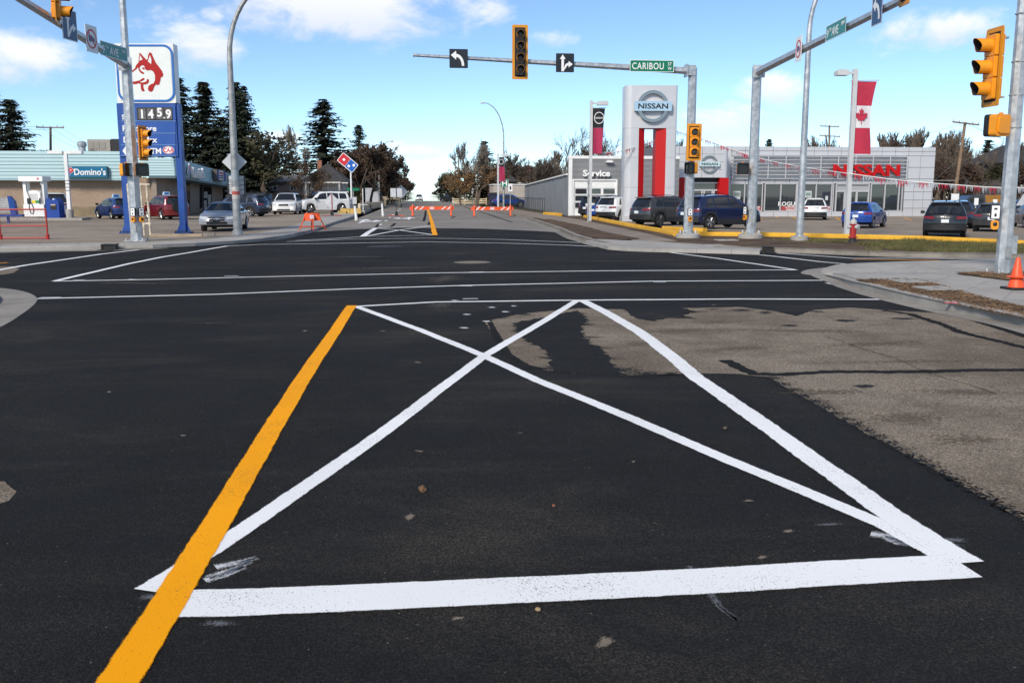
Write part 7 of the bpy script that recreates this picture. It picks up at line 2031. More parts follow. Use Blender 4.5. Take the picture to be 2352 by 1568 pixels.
for i, (px, pt, Y, w, m_) in enumerate([(1048, 385, 185, 70, leaf_olive), (1036, 398, 205, 55, leaf_dark), (1024, 410, 225, 45, leaf_olive), (1014, 422, 245, 36, leaf_dark), (1007, 434, 258, 30, leaf_dark)]):
    dec('d3', ('tallest olive brown tree of the receding right row', 'dark brown tree second in the receding right row', 'olive tree in the middle of the receding right row', 'small dark tree fourth in the receding right row', 'smallest dark tree of the receding right row at the crest')[i], px, pt, Y, w, m_, 23, group='trees along the right of the street', rz=i * 1.7)
for i, (px, pt, Y) in enumerate([(1028, 403, 210), (1012, 420, 240)]):
    spr('s8', ('nearer dark conifer of the receding right row', 'farther dark conifer of the receding right row')[i], px, pt, 470, Y, 36, needle_b, 'conifers along the right of the street', rz=i)
dec('b1', 'bare tree right of the brick chimney', 1245, 345, 150, 120, leaf_tan, 31, rz=3.3)
dec('b2', 'bare tree left of the brick chimney behind the brown roof', 1185, 352, 150, 80, leaf_tan, 32, rz=1.0)
dec('b3', 'large gnarled bare tree left of the service bay roof', 1308, 298, 135, 115, leaf_tan, 33, spread=1.2, levels=6, leaf=0, up=.05, twig=2, minr=.02)
dec('b3', 'gnarled bare tree above the service bay roof', 1362, 297, 135, 95, leaf_tan, 33, rz=2.2)
dec('b3', 'bare tree behind the first banner pole', 1412, 300, 138, 100, leaf_tan, 33, rz=4.0)
dec('b1', 'bare tree showing through the opening of the pylon', 1500, 318, 130, 90, leaf_tan, 31, rz=5.0)
dec('b1', 'bare tree between the pylon and the traffic light', 1566, 322, 132, 70, leaf_tan, 31, rz=.6)
dec('b2', 'bare tree low behind the annex', 1275, 362, 142, 120, leaf_dark, 32, rz=5.0)
dec('b2', 'dark bare tree left of the low annex tree', 1225, 372, 146, 90, leaf_dark, 32, rz=2.6)
bt = dict(levels=7, leaf=0, spread=.7, up=.45, twig=1, minr=.032)
for i, px in enumerate((1848, 1882, 1918)): dec('b4', ('bare upright tree left of the double utility pole', 'bare upright tree behind the double utility pole', 'bare upright tree right of the double utility pole')[i], px, 314 + 3 * (i % 2), 128, 62, leaf_tan, 34, group='bare trees behind the showroom by the utility pole', rz=i * 1.1, **bt)
for i, px in enumerate((2022, 2040, 2058, 2078, 2098, 2116, 2136, 2156, 2176, 2196, 2216)): dec(('b4', 'b4', 'b1')[i % 3], ('first', 'second', 'third', 'fourth', 'fifth', 'sixth', 'seventh', 'eighth', 'ninth', 'tenth', 'eleventh')[i] + ' bare upright tree from the flag behind the showroom roof', px, (306, 309, 302, 310, 300, 307, 303, 309, 304, 310, 316)[i], 120 + 4 * (i % 3), 95, leaf_tan, 34, group='bare trees behind the right end of the showroom', rz=i * .9)
for i, (px, pt, Y) in enumerate(((2170, 350, 105), (2245, 345, 108), (2330, 325, 110), (2385, 315, 104))): dec('b3', ('dark bare tree right of the showroom corner', 'dark bare tree behind the leaning utility pole', 'dark bare tree right behind the near right pole', 'dark bare tree at the right edge above the houses')[i], px, pt, Y, 110, leaf_dark, 33, group='thicket behind the right side of the lot', rz=i * 1.6, z=-.2)
for i, (px, pt, Y) in enumerate(((2150, 330, 112), (2200, 325, 114), (2285, 335, 112), (2360, 318, 116))): dec('b4', ('brown bare tree close to the showroom corner', 'brown bare tree left of the leaning utility pole top', 'brown bare tree left of the near right pole', 'brown bare tree right of the near right pole')[i], px, pt, Y, 120, leaf_dark, 34, group='thicket behind the right side of the lot', rz=i * 2.1, z=-.2)
dec('d5', 'brown leaved bush beside the right end of the showroom', 2165, 372, 98, 75, leaf_dark, 25, z=-.2, **dense)
dec('d5', 'dark bush behind the pickup truck', 2218, 378, 100, 80, leaf_dark, 25, rz=2, z=-.2); dec('d5', 'dark bush behind the near right pole', 2290, 372, 102, 85, leaf_olive, 25, rz=4, z=-.2); dec('d5', 'dark bush at the far right edge', 2360, 380, 98, 80, leaf_dark, 25, rz=1, z=-.2)
dec('d5', 'dark green shrub right of the hipped roof house', 812, 428, 112, 50, leaf_olive, 25, rz=3)
for i, (px, pt, Y) in enumerate(((592, 428, 125), (640, 445, 128), (680, 446, 122))): dec('d5', ('tallest dark hedge bush behind the left lot near the shop corner', 'dark red hedge bush left of the white off-road SUV', 'dark red hedge bush behind the white off-road SUV')[i], px, pt, Y, 70, leaf_dark, 25, group='hedge behind the left lot', rz=i)

# the far belt of scrub that closes the view between the trees (one mass)
def belt(label, x0, x1, Y, h, n, m, seed):
    rn = random.Random(seed); mb = MB()
    for k in range(n):
        x = rn.uniform(x0, x1); t = mnoise.noise(Vector((x * .12, Y, 0))) * .35 + mnoise.noise(Vector((x * .45, Y, 2))) * .2 + .75
        z = h * t * rn.random() ** .8; y = Y + rn.uniform(-2, 2); c = Vector((x, y, z - .3)); a = Vector((rn.uniform(-1, 1), rn.uniform(-.4, .4), rn.uniform(-1, 1))).normalized() * rn.uniform(.15, .5); b = Vector((-a.z, 0, a.x)) * rn.uniform(.3, .7)
        mb.add([c - a, c + b, c + a, c - b], [(0, 1, 2, 3)])
    o = mb.build('distant_scrub', m); o['kind'] = 'stuff'; o['label'] = label
belt('dark brown scrub behind the right end of the car lot', 44, 130, 134, 6.0, 9000, leaf_dark, 5)
belt('dark brown scrub behind the left lot and house', -75, -6.5, 168, 6.5, 7500, leaf_dark, 6)
belt('olive brown scrub behind the annex and the brown roofed house', 14, 46, 172, 6.0, 3500, leaf_olive, 7)
belt('low dark scrub along the left of the street near the crest', -30, -6, 235, 4.5, 2500, leaf_dark, 8)
belt('low dark scrub along the right of the street near the crest', 10.5, 45, 238, 4.5, 3000, leaf_olive, 9)

def twig_belt(label, pxa, pxb, Y, pyt, n, m, seed):
    rn = random.Random(seed); mb = MB(); x0 = AY(pxa, 470, Y).x; x1 = AY(pxb, 470, Y).x; h = AY((pxa + pxb) / 2, pyt, Y).z
    for k in range(n):
        x = rn.uniform(x0, x1); y = Y + rn.uniform(-4, 4)
        top = h * (.86 + .16 * mnoise.noise(Vector((x * .35, 0, 0))) + .1 * mnoise.noise(Vector((x * 1.3, 0, 4)))) * rn.uniform(.62, 1.0)
        p = Vector((x, y, top * rn.uniform(.25, .7))); d = Vector((rn.uniform(-.5, .5), rn.uniform(-.3, .3), 1)).normalized(); L = top - p.z; w = rn.uniform(.015, .045)
        q = p + d * L * .5; e = q + (d + Vector((rn.uniform(-.4, .4), 0, .2))).normalized() * L * .5
        mb.add([p - Vector((w, 0, 0)), p + Vector((w, 0, 0)), q + Vector((w * .7, 0, 0)), q - Vector((w * .7, 0, 0)), e], [(0, 1, 2, 3), (3, 2, 4)])
        for j in range(3):
            b = p.lerp(q, rn.random()) if j else q; t = b + Vector((rn.uniform(-.9, .9), 0, rn.uniform(.3, 1.0))); mb.add([b - Vector((w * .5, 0, 0)), b + Vector((w * .5, 0, 0)), t], [(0, 1, 2)])
    o = mb.build('distant_thicket', m); o['kind'] = 'stuff'; o['label'] = label
twig_belt('grey brown belt of bare branches behind the right end of the showroom', 1990, 2400, 138, 306, 4200, bark_grey, 51)
twig_belt('grey brown belt of bare branches by the double utility pole', 1835, 1935, 140, 314, 900, bark_grey, 52)
twig_belt('grey brown belt of bare branches behind the service bay', 1225, 1560, 150, 330, 1600, bark_grey, 53)
# ------------------------------------------------------------------ houses, poles, barricades and small things
roof_dk = mat('dark_shingle_roof', (0.045, 0.043, 0.045), .95, noise=.25, scale=2); roof_br = mat('brown_shingle_roof', (0.055, 0.034, 0.027), .95, noise=.25, scale=2)
clap = ribbed('white_clapboard', (0.52, 0.5, 0.47), 2.2, (0, 0, 0)); pinkw = mat('pink_beige_siding', (0.36, 0.27, 0.23), .9, noise=.08, scale=1); brick_r = brick_mat('chimney_brick', (0.34, 0.13, 0.075), (0.27, 0.1, 0.06), (0.3, 0.22, 0.18), 4.0)
trim_w = mat('white_trim', (0.66, 0.65, 0.63), .6); win_h = mat('house_glass', (0.06, 0.065, 0.07), .08, spec=.8)
def hip(o, x0, x1, y0, y1, z0, zt, m, ridge=0.0, ov=.4):
    cx, cy = (x0 + x1) / 2, (y0 + y1) / 2; x0 -= ov; x1 += ov; y0 -= ov; y1 += ov
    v = [(x0, y0, z0), (x1, y0, z0), (x1, y1, z0), (x0, y1, z0), (cx - ridge, cy, zt), (cx + ridge, cy, zt), (x0, y0, z0 - .15), (x1, y0, z0 - .15), (x1, y1, z0 - .15), (x0, y1, z0 - .15)]
    return MB().add(v, [(0, 1, 5, 4), (1, 2, 5), (2, 3, 4, 5), (3, 0, 4), (0, 6, 7, 1), (1, 7, 8, 2), (2, 8, 9, 3), (3, 9, 6, 0), (6, 9, 8, 7)]).build('roof', m, o)
HY = 112
r0 = Vector((AY(745, 470, HY).x, HY, .12))
def Hh(px, py): return PL(px, py, r0)
hs1 = thing('house', 'pale clapboard house with dark hipped roof and blue door', 'house', r0)
xa, zw = Hh(705, 419); xb, _ = Hh(786, 419)
rect('wall', clap, hs1, xa, xb, 0, zw, 0, 9)
rf = hip(hs1, xa - .3, xb + .2, 0, 9, zw + .15, Hh(740, 372)[1], roof_dk)
rect('eave_trim', trim_w, rf, xa - .8, xb + .7, zw - .12, zw + .0, -.42, -.38)
rect('chimney', brick_r, rf, Hh(722, 400)[0], Hh(732, 400)[0], zw + .5, Hh(726, 366)[1], 3.6, 4.4)
dx0, dzt = Hh(710, 424); dx1, dzb = Hh(722, 455); d_ = rect('door', mat('navy_door', (0.02, 0.03, 0.06), .4), hs1, dx0, dx1, dzb, dzt, -.05, -.003); rect('pane', letter_white, d_, dx0 + .12, dx1 - .12, (dzb + dzt) / 2 + .1, dzt - .15, -.06, -.052)
def house_window(o, f, p0, p1, nx_, nz_, m=win_h):
    x0, z1 = f(*p0); x1, z0 = f(*p1); w_ = rect('window', m, o, x0, x1, z0, z1, -.05, -.003)
    for (a, b, c, d) in ((x0 - .08, x0, z0 - .08, z1 + .08), (x1, x1 + .08, z0 - .08, z1 + .08), (x0, x1, z1, z1 + .08), (x0, x1, z0 - .08, z0)): rect('window_frame', trim_w, w_, a, b, c, d, -.09, -.004)
    for k in range(1, nx_): x = x0 + (x1 - x0) * k / nx_; rect('muntin', trim_w, w_, x - .03, x + .03, z0, z1, -.075, -.051)
    for k in range(1, nz_): z = z0 + (z1 - z0) * k / nz_; rect('muntin', trim_w, w_, x0, x1, z - .025, z + .025, -.074, -.051)
    return w_
house_window(hs1, Hh, (731, 424), (752, 447), 4, 3, mat('reflecting_house_glass', (0.34, 0.36, 0.37), .1)); house_window(hs1, Hh, (755, 424), (776, 447), 4, 3, mat('reflecting_house_glass', (0.34, 0.36, 0.37), .1)); house_window(hs1, Hh, (695 + 4, 428), (704, 446), 2, 1)
rect('porch_roof', trim_w, hs1, Hh(700, 418)[0], Hh(784, 418)[0], Hh(740, 421)[1], Hh(740, 418)[1], -1.5, .0)
for px in (706, 782): x, _ = Hh(px, 440); rect('porch_post', trim_w, hs1, x - .08, x + .08, 0, Hh(740, 421)[1] - .01, -1.4, -1.24)
rect('porch_floor', pinkw, hs1, Hh(700, 418)[0], Hh(784, 418)[0], 0, Hh(740, 457)[1], -1.5, -.01)
BY = 122
r1 = Vector((AY(655, 470, BY).x, BY, .12)); Hb = lambda px, py: PL(px, py, r1)
hs2 = thing('bungalow', 'low pinkish bungalow with grey roof left of the hipped roof house', 'house', r1)
xa, zw = Hb(612, 419); xb, _ = Hb(700, 419)
rect('wall', pinkw, hs2, xa, xb, 0, zw, 0, 8); hip(hs2, xa, xb, 0, 8, zw + .15, Hb(650, 402)[1], mat('grey_shingle_roof', (0.13, 0.135, 0.14), .95, noise=.2, scale=2), 3.0)
house_window(hs2, Hb, (628, 428), (636, 437), 1, 1); house_window(hs2, Hb, (668, 426), (680, 437), 2, 1)
# right-hand houses
RY = 148
r2 = Vector((AY(1205, 470, RY).x, RY, .12)); Hr = lambda px, py: PL(px, py, r2)
hs3 = thing('house', 'brown roofed house with brick chimney behind the grey annex', 'house', r2)
xa, zw = Hr(1130, 420); xb, _ = Hr(1275, 420)
rect('wall', mat('rust_brick_wall', (0.18, 0.09, 0.065), .9, noise=.2, scale=2), hs3, xa, xb, 0, zw, 0, 12); rf = hip(hs3, xa, xb, 0, 12, zw + .2, Hr(1205, 380)[1], roof_br, 3.2); rect('eave_trim', trim_w, rf, xa - .45, xb + .45, zw - .1, zw + .06, -.46, -.41)
rect('chimney', brick_r, rf, Hr(1212, 400)[0], Hr(1221, 400)[0], zw + .6, Hr(1216, 379)[1], 1.6, 2.3)
hip(hs3, Hr(1130, 420)[0], Hr(1180, 420)[0], -1.5, 6, zw + .25, Hr(1150, 392)[1], roof_dk, .8)
r3 = Vector((AY(1175, 470, 128).x, 128, .1)); Hw = lambda px, py: PL(px, py, r3)
gb = thing('low_building', 'low beige flat roofed building behind the blue SUV', 'building', r3)
xa, zt = Hw(1133, 425); xb, _ = Hw(1215, 425)
rect('wall', mat('beige_stucco', (0.4, 0.36, 0.31), .9, noise=.08, scale=.8), gb, xa, xb, 0, zt, 0, 7); rect('parapet_cap', trim_w, gb, xa - .1, xb + .1, zt, zt + .14, -.1, 7.1); rect('door_panel', mat('beige_door', (0.3, 0.25, 0.2), .8), gb, xa + .5, xa + 1.5, 0, 2.1, -.06, -.003)
rv = Vector((AY(2335, 470, 106).x, 106, -.2)); Hv = lambda px, py: PL(px, py, rv)
hs4 = thing('house', 'dark grey two storey house at the right edge behind the near pole', 'house', rv)
xa, zw = Hv(2318, 375); xb, _ = Hv(2440, 375)
rect('wall', ribbed('grey_house_siding', (0.14, 0.14, 0.15), 2.0, (0, 0, 0)), hs4, xa, xb, 0, zw, 0, 9); hip(hs4, xa, xb, 0, 9, zw + .15, Hv(2390, 330)[1], roof_dk, 1.5); rect('belt_trim', trim_w, hs4, xa, xb, Hv(2340, 428)[1], Hv(2340, 425)[1], -.06, -.003)
house_window(hs4, Hv, (2328, 390), (2340, 408), 1, 2); house_window(hs4, Hv, (2322, 440), (2331, 455), 1, 1)
oc = mat('ochre_fence_timber', (0.32, 0.15, 0.03), .85, noise=.2, scale=2)
rw = Vector((AY(2265, 480, 100).x, 100, -.2)); fe = thing('timber_fence', 'ochre board fence behind the pickup truck', 'fence', rw); Hf = lambda px, py: PL(px, py, rw)
xa, zt = Hf(2218, 448); xb, _ = Hf(2330, 448); nb_ = 34
for k in range(nb_): x = xa + (xb - xa) * k / nb_; rect('board', oc, fe, x, x + (xb - xa) / nb_ - .02, .05, zt + random.uniform(-.03, .03), 0, .03)
for z in (.4, zt - .4): rect('rail', oc, fe, xa, xb, z, z + .1, .031, .08)
# far hidden blocks: sheds and low walls beside the street
pf = Vector((AY(1075, 470, 150).x, 150, .1)); cf = thing('rail_fence', 'low cream plank fence right of the street', 'fence', pf)
for k in range(3): rect('rail', cream, cf, -2.4, 3.0, .25 + .3 * k, .42 + .3 * k, 0, .05)
for k in range(4): rect('post', cream, cf, -2.4 + 1.75 * k, -2.28 + 1.75 * k, 0, 1.15, .051, .15)
pb_ = AY(1134, 466, 126); bn2 = thing('waste_bin', 'dark blue wheeled bin beside the distant banner pole', 'bin', (pb_.x, 126, .1))
MB().prism([(-.55, 0.1), (.55, .1), (.65, 1.7), (-.65, 1.7)], -.5, .5, 'y').build('body', mat('navy_bin_plastic', (0.012, 0.018, 0.045), .5), bn2); MB().prism([(-.7, 1.7), (.7, 1.7), (.5, 1.95), (-.6, 1.9)], -.55, .55, 'y').build('lid', black, bn2)
for s in (-1, 1): MB().lathe([(.14, -.05), (.14, .05)], 12, (s * .5, .4, .14), 'x').build('wheel', tyre_m, bn2)

# ---- utility poles and wires
def upole(label, px, pyt, Y, arms, lean=0.0, r=.16, px_top=None, z=.0, extra=False):
    b = AY(px, 470, Y); t = AY(px_top or px, pyt, Y); h = t.z - z; dx = t.x - b.x
    o = thing('utility_pole', label, 'utility pole', (b.x, Y, z))
    MB().tube([(0, 0, 0), (dx * .5, 0, h * .5), (dx, 0, h)], [r, r * .85, r * .7], 10).build('pole', wood_pole, o)
    for (dz, hw, tilt) in arms:
        a = MB().cbox((dx * (1 - dz / h), -.12, h - dz), (hw * 2, .1, .12), Matrix.Rotation(tilt, 3, 'Y')).build('cross_arm', wood_pole, o)
        for q in (-.95, -.5, .5, .95): MB().lathe([(.03, 0), (.06, .06), (.05, .16), (.02, .2)], 8, (dx * (1 - dz / h) + hw * q, -.12, h - dz + .06 - math.sin(tilt) * hw * q)).build('insulator', grey_light, a)
    if extra:
        for s in (-1, 1): MB().lathe([(.24, -.4), (.26, -.36), (.26, .36), (.24, .4)], 12, (s * .75, -.2, h - 4.2)).build('transformer', grey_light, o)
    return o, Vector((b.x + dx, Y, h))
def wires(label, a, b, sag=.8, offs=((-1, 0), (0, 0), (1, 0)), r=.012):
    for k, (ox, oz) in enumerate(offs):
        pts = []
        for i in range(13):
            t = i / 12; p = Vector(a).lerp(Vector(b), t); pts.append(p + Vector((ox, 0, oz - sag * 4 * t * (1 - t))))
        o = MB().tube([p - Vector(a) for p in pts], r, 4).build('power_line', steel_dk); o.location = a
        tag(o, label[k], 'wire', 'overhead wires')
o, tA = upole('utility pole with single cross arm left of the air handler', 116, 291, 105, [(.1, 1.4, 0)])
wires(('leftmost wire from the pole behind the strip mall', 'middle wire from the pole behind the strip mall', 'right wire from the pole behind the strip mall'), tA, AY(262, 350, 85), .6)
wires(('upper wire running left into the spruces', 'lower wire running left into the spruces'), AY(-40, 255, 80), tA, .4, ((-1, 0), (0, -.3)))
upole('double armed utility pole with transformers behind the showroom', 1905, 288, 118, [(.15, 1.25, .03), (1.35, 1.35, .05)], px_top=1905, extra=True)
o, tB = upole('leaning utility pole right of the showroom', 2188, 281, 74, [(.1, 1.15, .1)], px_top=2217)
dxl = tB.x - AY(2188, 470, 74).x
MB().tube([(dxl * .68, .0, tB.z * .62), (-1.55, .4, 2.9), (-1.7, .4, .1)], .018, 5).build('guy_wire', steel_dk, o); MB().tube([(dxl * .32, 0, 2.95), (-1.5, .4, 2.95)], .03, 6).build('guy_strut', galv_old, o)
zz = AY(2195, 455, 74).z; MB().box(-.28, .38, -.22, -.18, zz - .35, zz + .35).build('notice_board', white_al, o)
wires(('upper wire left of the leaning utility pole', 'lower wire left of the leaning utility pole'), AY(2022, 312, 100), tB, .5, ((0, 0), (0, -.5)), .01)
wires(('upper wire right of the leaning utility pole', 'lower wire right of the leaning utility pole'), tB, AY(2420, 330, 60), .5, ((0, 0), (.6, -.2)), .01)
for i, (px, pt, Y) in enumerate(((1045, 372, 195), (1053, 358, 180))): upole(('thin far utility pole right of the street', 'taller far utility pole beside the thin one')[i], px, pt, Y, [(.2, .5, 0)], r=.14)
# ---- pizza tile pole sign
ds = Vector((AY(808, 476, 92).x, 92, .13)); dsg = thing('pole_sign', 'tilted red and blue domino shaped sign on a white pole', 'sign', ds)
zt = PL(800, 392, ds)[1]; MB().lathe([(.09, .3), (.08, zt)], 12).build('pole', white_al, dsg); MB().lathe([(.3, 0), (.28, .05), (.1, .35)], 4).build('base', white_al, dsg)
xx, zz = PL(799, 374, ds); tl = bpy.data.objects.new('tile_panel', None); col.objects.link(tl); tl.parent = dsg
sz_ = (PL(822, 374, ds)[0] - PL(776, 374, ds)[0]) / 2.18
domino_tile(tl, xx, zz, sz_, -40, -.1, .2)
# ---- temporary barricades
def barricade(label, pxa, pxb, Y, hz):
    a, b = AY(pxa, 497, Y), AY(pxb, 497, Y); L = b.x - a.x; h = AY(pxa, hz, Y).z
    o = thing('barricade', label, 'barricade', (a.x, Y, .006), 0, 'orange plastic barricades across the street')
    rail_ = MB().prism(rounded(L + .5, .28, .05, 3, L / 2, h - .26), -.07, .07, 'y').build('rail', orange, o)
    for (x0, x1) in ((.12, .38), (.55, .85), (L - .85, L - .5), (L - .35, L - .1)):
        MB().prism([(x0, h - .39), (x0 + .12, h - .39), (x1 + .12, h - .13), (x1, h - .13)], -.08, -.072, 'y').build('reflective_stripe', letter_white, rail_)
    MB().box(L / 2 - .18, L / 2 + .18, -.08, -.072, h - .37, h - .16).build('label_plate', mat('pale_pink_plate', (.75, .5, .5), .5), rail_)
    for x in (0, L):
        for s in (-1, 1): MB().tube([(x, s * .08, h + .02), (x + s * .03, s * .36, .0)], [.07, .1], 4, True, False, R(45)).build('leg', orange, o)
        MB().box(x - .1, x + .1, -.5, .5, 0, .04).build('foot', black, o)
barricade('orange and white barricade across the middle of the street', 948, 1036, 80, 471)
barricade('orange and white barricade at the right side of the street', 1089, 1172, 79, 472)
aA = G(718, 529, .14); af = thing('a_frame_barricade', 'small orange folding A-frame barricade on the left sidewalk', 'barricade', (aA.x, aA.y, .142), R(-18)); s_ = (529 - 490) * aA.y / FOC
for y in (-1, 1):
    for x in (-1, 1): MB().tube([(x * .14 + (.12 if y > 0 else -.12), y * .03, s_), (x * .38 + (.16 if y > 0 else -.16), y * .36, 0)], .032, 4, True, False).build('leg', orange, af)
    MB().prism([(-.2 + y * .12, s_ - .02), (.2 + y * .12, s_ - .02), (.3 + y * .13, s_ - .38), (-.3 + y * .13, s_ - .38)], y * .1 - .02, y * .1 + .02, 'y').build('panel', orange, af)
    MB().tube([(-.34 + y * .15, y * .29, .18), (.34 + y * .15, y * .29, .18)], .026, 4, True, False).build('brace', orange, af)
MB().box(-.06, .16, -.15, -.13, s_ - .3, s_ - .1).build('decal', mat('pale_decal', (.6, .5, .55), .5), af)
def temp_sign(label, px, py, ptop, shape, size, base_m, Y=None, dz=0, hgt=None):
    p = G(px, py, dz); k = p.y / FOC; o = thing('temporary_sign', label, 'road sign', (p.x, p.y, dz)); zc = (py - ptop) * k
    MB().tube([(0, 0, .05), (0, 0, zc + size * .9)], .03, 6).build('mast', steel_dk if base_m is not red_mesh else red_mesh, o)
    if shape == 'diamond': MB().prism([(-size, zc), (0, zc - size), (size, zc), (0, zc + size)], .04, .055, 'y').build('panel', sign_back, o)
    else: MB().prism(rounded(size * 2, size * 1.5, .05, 3, 0, zc), .04, .055, 'y').build('panel', sign_back, o)
    MB().box(-.12, .12, -.12, .12, .05, .4).build('spring_base', black, o)
    for a in (25, 155, 205, 335): MB().tube([(0, 0, .1), (math.cos(R(a)) * .75, math.sin(R(a)) * .75, .03)], .025, 4).build('leg', base_m, o)
    return o
temp_sign('temporary diamond sign seen from behind in front of the white SUV', 763, 497, 464, 'diamond', .62, red_mesh, dz=.13)
temp_sign('temporary rectangular sign seen from behind in the left lane', 911, 497, 444, 'rect', .48, orange)
temp_sign('temporary diamond sign behind the rectangular one in the left lane', 922, 477, 442, 'diamond', .95, steel_dk)
temp_sign('rectangular sign seen from behind on the left lawn', 863, 466, 444, 'rect', .8, steel_dk)
def post(label, px, py, pt, px_t, w=.09):
    p = G(px, py); k = p.y / FOC; o = thing('marker_post', label, 'post', (p.x, p.y, 0)); h = (py - pt) * k
    MB().tube([(0, 0, 0), ((px_t - px) * k, 0, h)], [w * 1.25, w * .75], 8).build('tube', white_al, o); MB().lathe([(w * 1.8, 0), (w * 1.6, .06), (w, .1)], 10).build('base', concrete_old, o)
post('white delineator post beside the lane arrow', 819, 508, 474, 816); post('white delineator post left of the temporary signs', 880, 498, 468, 878)
# cream timber barrier, sign posts, cabinet
cb_ = Vector((AY(825, 478, 100).x, 100, .13)); tb = thing('timber_barrier', 'long cream timber barrier with scuffs along the left of the street', 'barrier', cb_); e_ = Vector((AY(880, 466, 128).x, 128, .13)) - cb_
ang = math.atan2(e_.y, e_.x); Lb = e_.length
bm_ = MB().box(0, Lb, -.12, .12, .0, .75).build('beam', cream, tb); bm_.rotation_euler = (0, 0, ang)
for k in range(4): q = MB().box(Lb * (.1 + .27 * k) - .15, Lb * (.1 + .27 * k) + .15, -.3, .3, 0, .1).build('foot', wood_pole, tb); q.rotation_euler = (0, 0, ang)
q = MB().box(Lb * .33, Lb * .4, -.127, -.121, .2, .5).build('scuff', mat('rust_scuff', (.22, .1, .05), .9), tb); q.rotation_euler = (0, 0, ang)
wl = thing('concrete_wheel_stop', 'yellow tan timber stop beside the white SUV', 'barrier', (AY(806, 481, 86).x, 86, .13)); MB().box(-.9, .9, -.3, .3, 0, .45).build('block', mat('yellow_tan_block', (.5, .33, .1), .9, noise=.3, scale=3), wl)
MB().box(-1.1, -.4, -.5, -.3, 0, .25).build('broken_piece', mat('yellow_tan_block', (.5, .33, .1)), wl)
cr_ = thing('wooden_rail', 'cream sawhorse rail behind the temporary signs', 'barrier', (AY(882, 466, 135).x, 135, .1)); Lr = AY(920, 466, 135).x - AY(882, 466, 135).x; zt = AY(900, 453, 135).z
MB().box(-.1, Lr + .1, -.08, .08, zt - .4, zt).build('top_rail', cream, cr_)
for x in (.15, Lr - .15): MB().box(x - .12, x + .12, -.1, .1, 0, zt - .401).build('leg', cream, cr_)
def sign_post(label, px, Y, pyt, m=galv, z=.12, r=.045, plates=()):
    b = AY(px, 470, Y); h = AY(px, pyt, Y).z - z; o = thing('sign_post', label, 'sign post', (b.x, Y, z)); MB().tube([(0, 0, 0), (0, 0, h)], r, 8).build('post', m, o)
    for (w, hh, dz, m_, shape) in plates: MB().prism(rounded(w, hh, .03, 3, 0, h - dz), -.06, -.046, 'y').build('panel', m_, o)
    return o, h
sign_post('thin white post right of the pizza sign', 834, 96, 453 - 20, white_al, plates=((.9, .06, 1.6, trim_w, 0),))
sign_post('stop sign back and green street sign behind the pizza sign pole', 812, 105, 433, galv, plates=((1.3, .28, .1, green_sign, 0), (.7, .75, 1.3, sign_back, 0)))
o, h = sign_post('white no parking sign on a post beside the hospital sign', 1172, 112, 422, galv, plates=((.5, .9, .45, white_sign, 0),)); MB().box(-.08, .1, -.07, -.061, h - .7, h - .3).build('symbol', black_sign, o)
o, h = sign_post('small white sign post left of the pickup parked at the far kerb', 1044, 170, 452, galv, plates=((.9, 1.1, .5, white_sign, 0),)); MB().box(-.2, .2, -.07, -.061, h - .8, h - .3).build('symbol', black_sign, o)
sign_post('thin sign post by the tan trees right of the street', 1085, 150, 430, galv_old, plates=((.35, 1.0, .5, sign_back, 0),))
sign_post('small white stall sign on a post behind the black SUV', 2241, 66, 455, galv, z=-.2, plates=((.32, .5, .25, white_sign, 0),)); sign_post('small pale sign above the grey crossover', 2284, 66, 458, galv, z=-.2, plates=((.34, .4, .2, white_sign, 0),))
o, h = sign_post('tall thin sign post standing in the bare soil bed', 1351, 58.5, 400, galv_old, z=.1, r=.05)
for k in range(3): MB().box(-.08, .08, -.07, -.05, h - .6 - k * .4, h - .4 - k * .4).build('old_bracket', galv_old, o)
# hospital sign on the curved light
hp = AY(1159, 421, 117.5); o = plate('hospital_sign', 'green hospital sign with white H on the curved street light', 'road sign', hp, 0, 1.0, .95, green_sign, border=white_sign)
lettering('lettering', 'H', .62, white_sign, o, (0, -.014, 0), bold=.03, sx=1.15, depth=.006)
# back of the triangular sign on the right light pole
q = AY(1843, 410, 38.6); o = thing('yield_sign', 'grey sign back turned sideways on the light pole before the showroom', 'road sign', (q.x + .08, q.y + .1, q.z), R(70)); MB().prism([(-.45, .4), (.45, .4), (0, -.42)], -.004, .004, 'y').build('panel', sign_back, o); MB().box(-.02, .02, .004, .03, -.2, .3).build('bracket', galv_old, o)
q = AY(2350, 462, 62); o = thing('yield_sign', 'white triangular sign back above the cars at the right edge', 'road sign', (q.x, 62, -.2), 0); zz = q.z + .2; MB().prism([(-.5, zz - .3), (.5, zz - .3), (0, zz + .5)], -.004, .004, 'y').build('panel', sign_back, o); MB().tube([(0, .03, 0), (0, .03, zz + .3)], .03, 6).build('post', galv_old, o)
cabn = thing('electric_cabinet', 'pale metal cabinet on the left lawn beside the brown trees', 'cabinet', (AY(855, 466, 140).x, 140, .1)); MB().prism(rounded(1.9, 2.6, .06, 3, 0, 1.3), -.4, .4, 'y').build('body', mat('pale_cabinet', (.42, .45, .5), .6), cabn); MB().box(-.02, .02, -.41, -.4, .2, 2.4).build('door_seam', steel_dk, cabn)
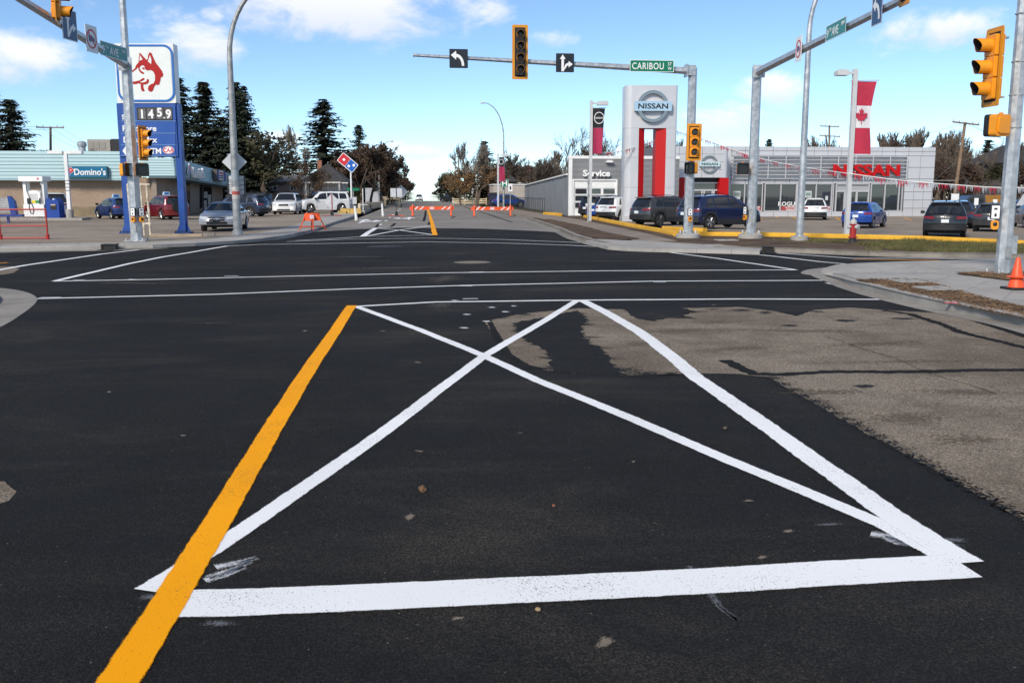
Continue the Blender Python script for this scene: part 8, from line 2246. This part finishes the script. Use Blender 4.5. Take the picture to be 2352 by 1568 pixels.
# sail sign at the service door
sa = thing('feather_sign', 'white curved sale sign board with printed text by the service door', 'sign', (AY(1362, 495, 71).x, 71, .04)); Hs = lambda px, py: PL(px, py, (AY(1362, 495, 71).x, 71, .04))
MB().prism([Hs(1345, 468), Hs(1354, 466), Hs(1356, 480), Hs(1357, 496), Hs(1352, 496)], .1, .13, 'y').build('wing_panel', white_al, sa)
MB().prism([Hs(1356, 466), Hs(1366, 467), Hs(1366, 497), Hs(1357, 497)], 0, .03, 'y').build('main_panel', white_al, sa)
for t_, py in (('SALE', 482), ('EVENT', 486.5)): x, z = Hs(1361.5, py); lettering('lettering', t_, .13, navy_sign, sa, (x, -.005, z), bold=.02, sx=.8 if t_ == 'SALE' else .6, depth=.004)
x, z = Hs(1361.5, 477); lettering('lettering', 'FACTORY', .07, sign_red, sa, (x, -.005, z), bold=.01, sx=.7, depth=.004); ring_poly(sa, 'ring_mark', .16, .13, navy_sign, -.008, -.002, 18, Hs(1362, 493))
ring_poly(sa, 'ring_mark', .12, .1, grey_light, .09, .098, 18, Hs(1350, 471))
# ---- hydrant and cone
def hydrant(label, p, s=1.0):
    o = thing('fire_hydrant', label, 'hydrant', p); o.scale = (s, s, s)
    MB().lathe([(.16, 0), (.16, .05), (.12, .06), (.12, .16)], 16).build('base_flange', steel_dk, o)
    MB().lathe([(.17, .16), (.17, .2), (.115, .21), (.115, .62), (.15, .63), (.15, .66), (.125, .67)], 18).build('barrel', hyd_red, o)
    b = MB().lathe([(.125, .67), (.12, .74), (.09, .81), (.04, .84), (.04, .88), (.02, .89)], 18).build('bonnet', mat('pale_hydrant_bonnet', (.45, .44, .4), .6, noise=.2, scale=10), o)
    for s_ in (-1, 1): MB().lathe([(.05, .1), (.05, .17), (.065, .175), (.065, .21), (.03, .22)], 12, (0, 0, .56), 'x').build('side_outlet', grey_light, o).rotation_euler = (0, 0, 0 if s_ > 0 else math.pi)
    MB().lathe([(.08, -.1), (.08, -.16), (.1, -.165), (.1, -.21), (.04, -.22)], 14, (0, 0, .56), 'y').build('front_outlet', grey_light, o).rotation_euler = (0, 0, R(35))
    return o
p = G(1958, 556, .1); hydrant('red fire hydrant with pale cap on the grass verge', (p.x, p.y, .1), 1.02)
p = AY(845, 468, 118); hydrant('small distant red hydrant on the left lawn', (p.x, 118, .12), 1.15)
p = G(2333, 664, .13); cn = thing('traffic_cone', 'orange traffic cone with black base at the right edge', 'cone', (p.x, p.y, .13)); cn.scale = (.93, .93, .93)
MB().prism(rounded(.44, .44, .05), 0, .045, 'z').build('base', black, cn); MB().lathe([(.165, .045), (.15, .06), (.118, .24), (.112, .245)], 20).build('lower_cone', cone_m, cn); MB().lathe([(.19, .245), (.19, .262), (.112, .27), (.04, .62), (.03, .64), (.026, .64), (.02, .56)], 20).build('cone_body', cone_m, cn)
# verge access lids
p = G(1770, 552, .1)
for (px, py, lab, w) in ((1668, 552, 'flat concrete access lid in the verge between the two poles', .8), (1638, 563.5, 'thin concrete lid at the sidewalk edge near the centre pole', .6), (1934, 542, 'pale concrete strip at the foot of the flag pole', 1.2), (2092, 500 + 4, '', 0)):
    if not w: continue
    p = G(px, py, .1); o = thing('utility_cover', lab, 'lid', (p.x, p.y, .1)); MB().prism(rounded(w, w * .9, .03), 0, .03, 'z').build('lid', concrete, o); MB().box(-.06, .06, -.02, .02, .03, .034).build('lifting_slot', steel_dk, o)
# concrete parking stop near the silver sedan
p = G(437, 543, .13); o = thing('parking_stop', 'broken concrete parking stop near the right leg of the fuel sign', 'parking stop', (p.x, p.y, .13), R(5))
MB().prism([(-1.6, 0), (.5, 0), (.5, .1), (-1.55, .12)], -.12, .12, 'y').build('weathered_half', mat('tan_concrete', (.34, .27, .19), .95, noise=.2, scale=4), o); MB().prism([(.52, 0), (1.0, .02), (.98, .16), (.55, .14)], -.12, .12, 'y').build('broken_end', concrete_old, o)
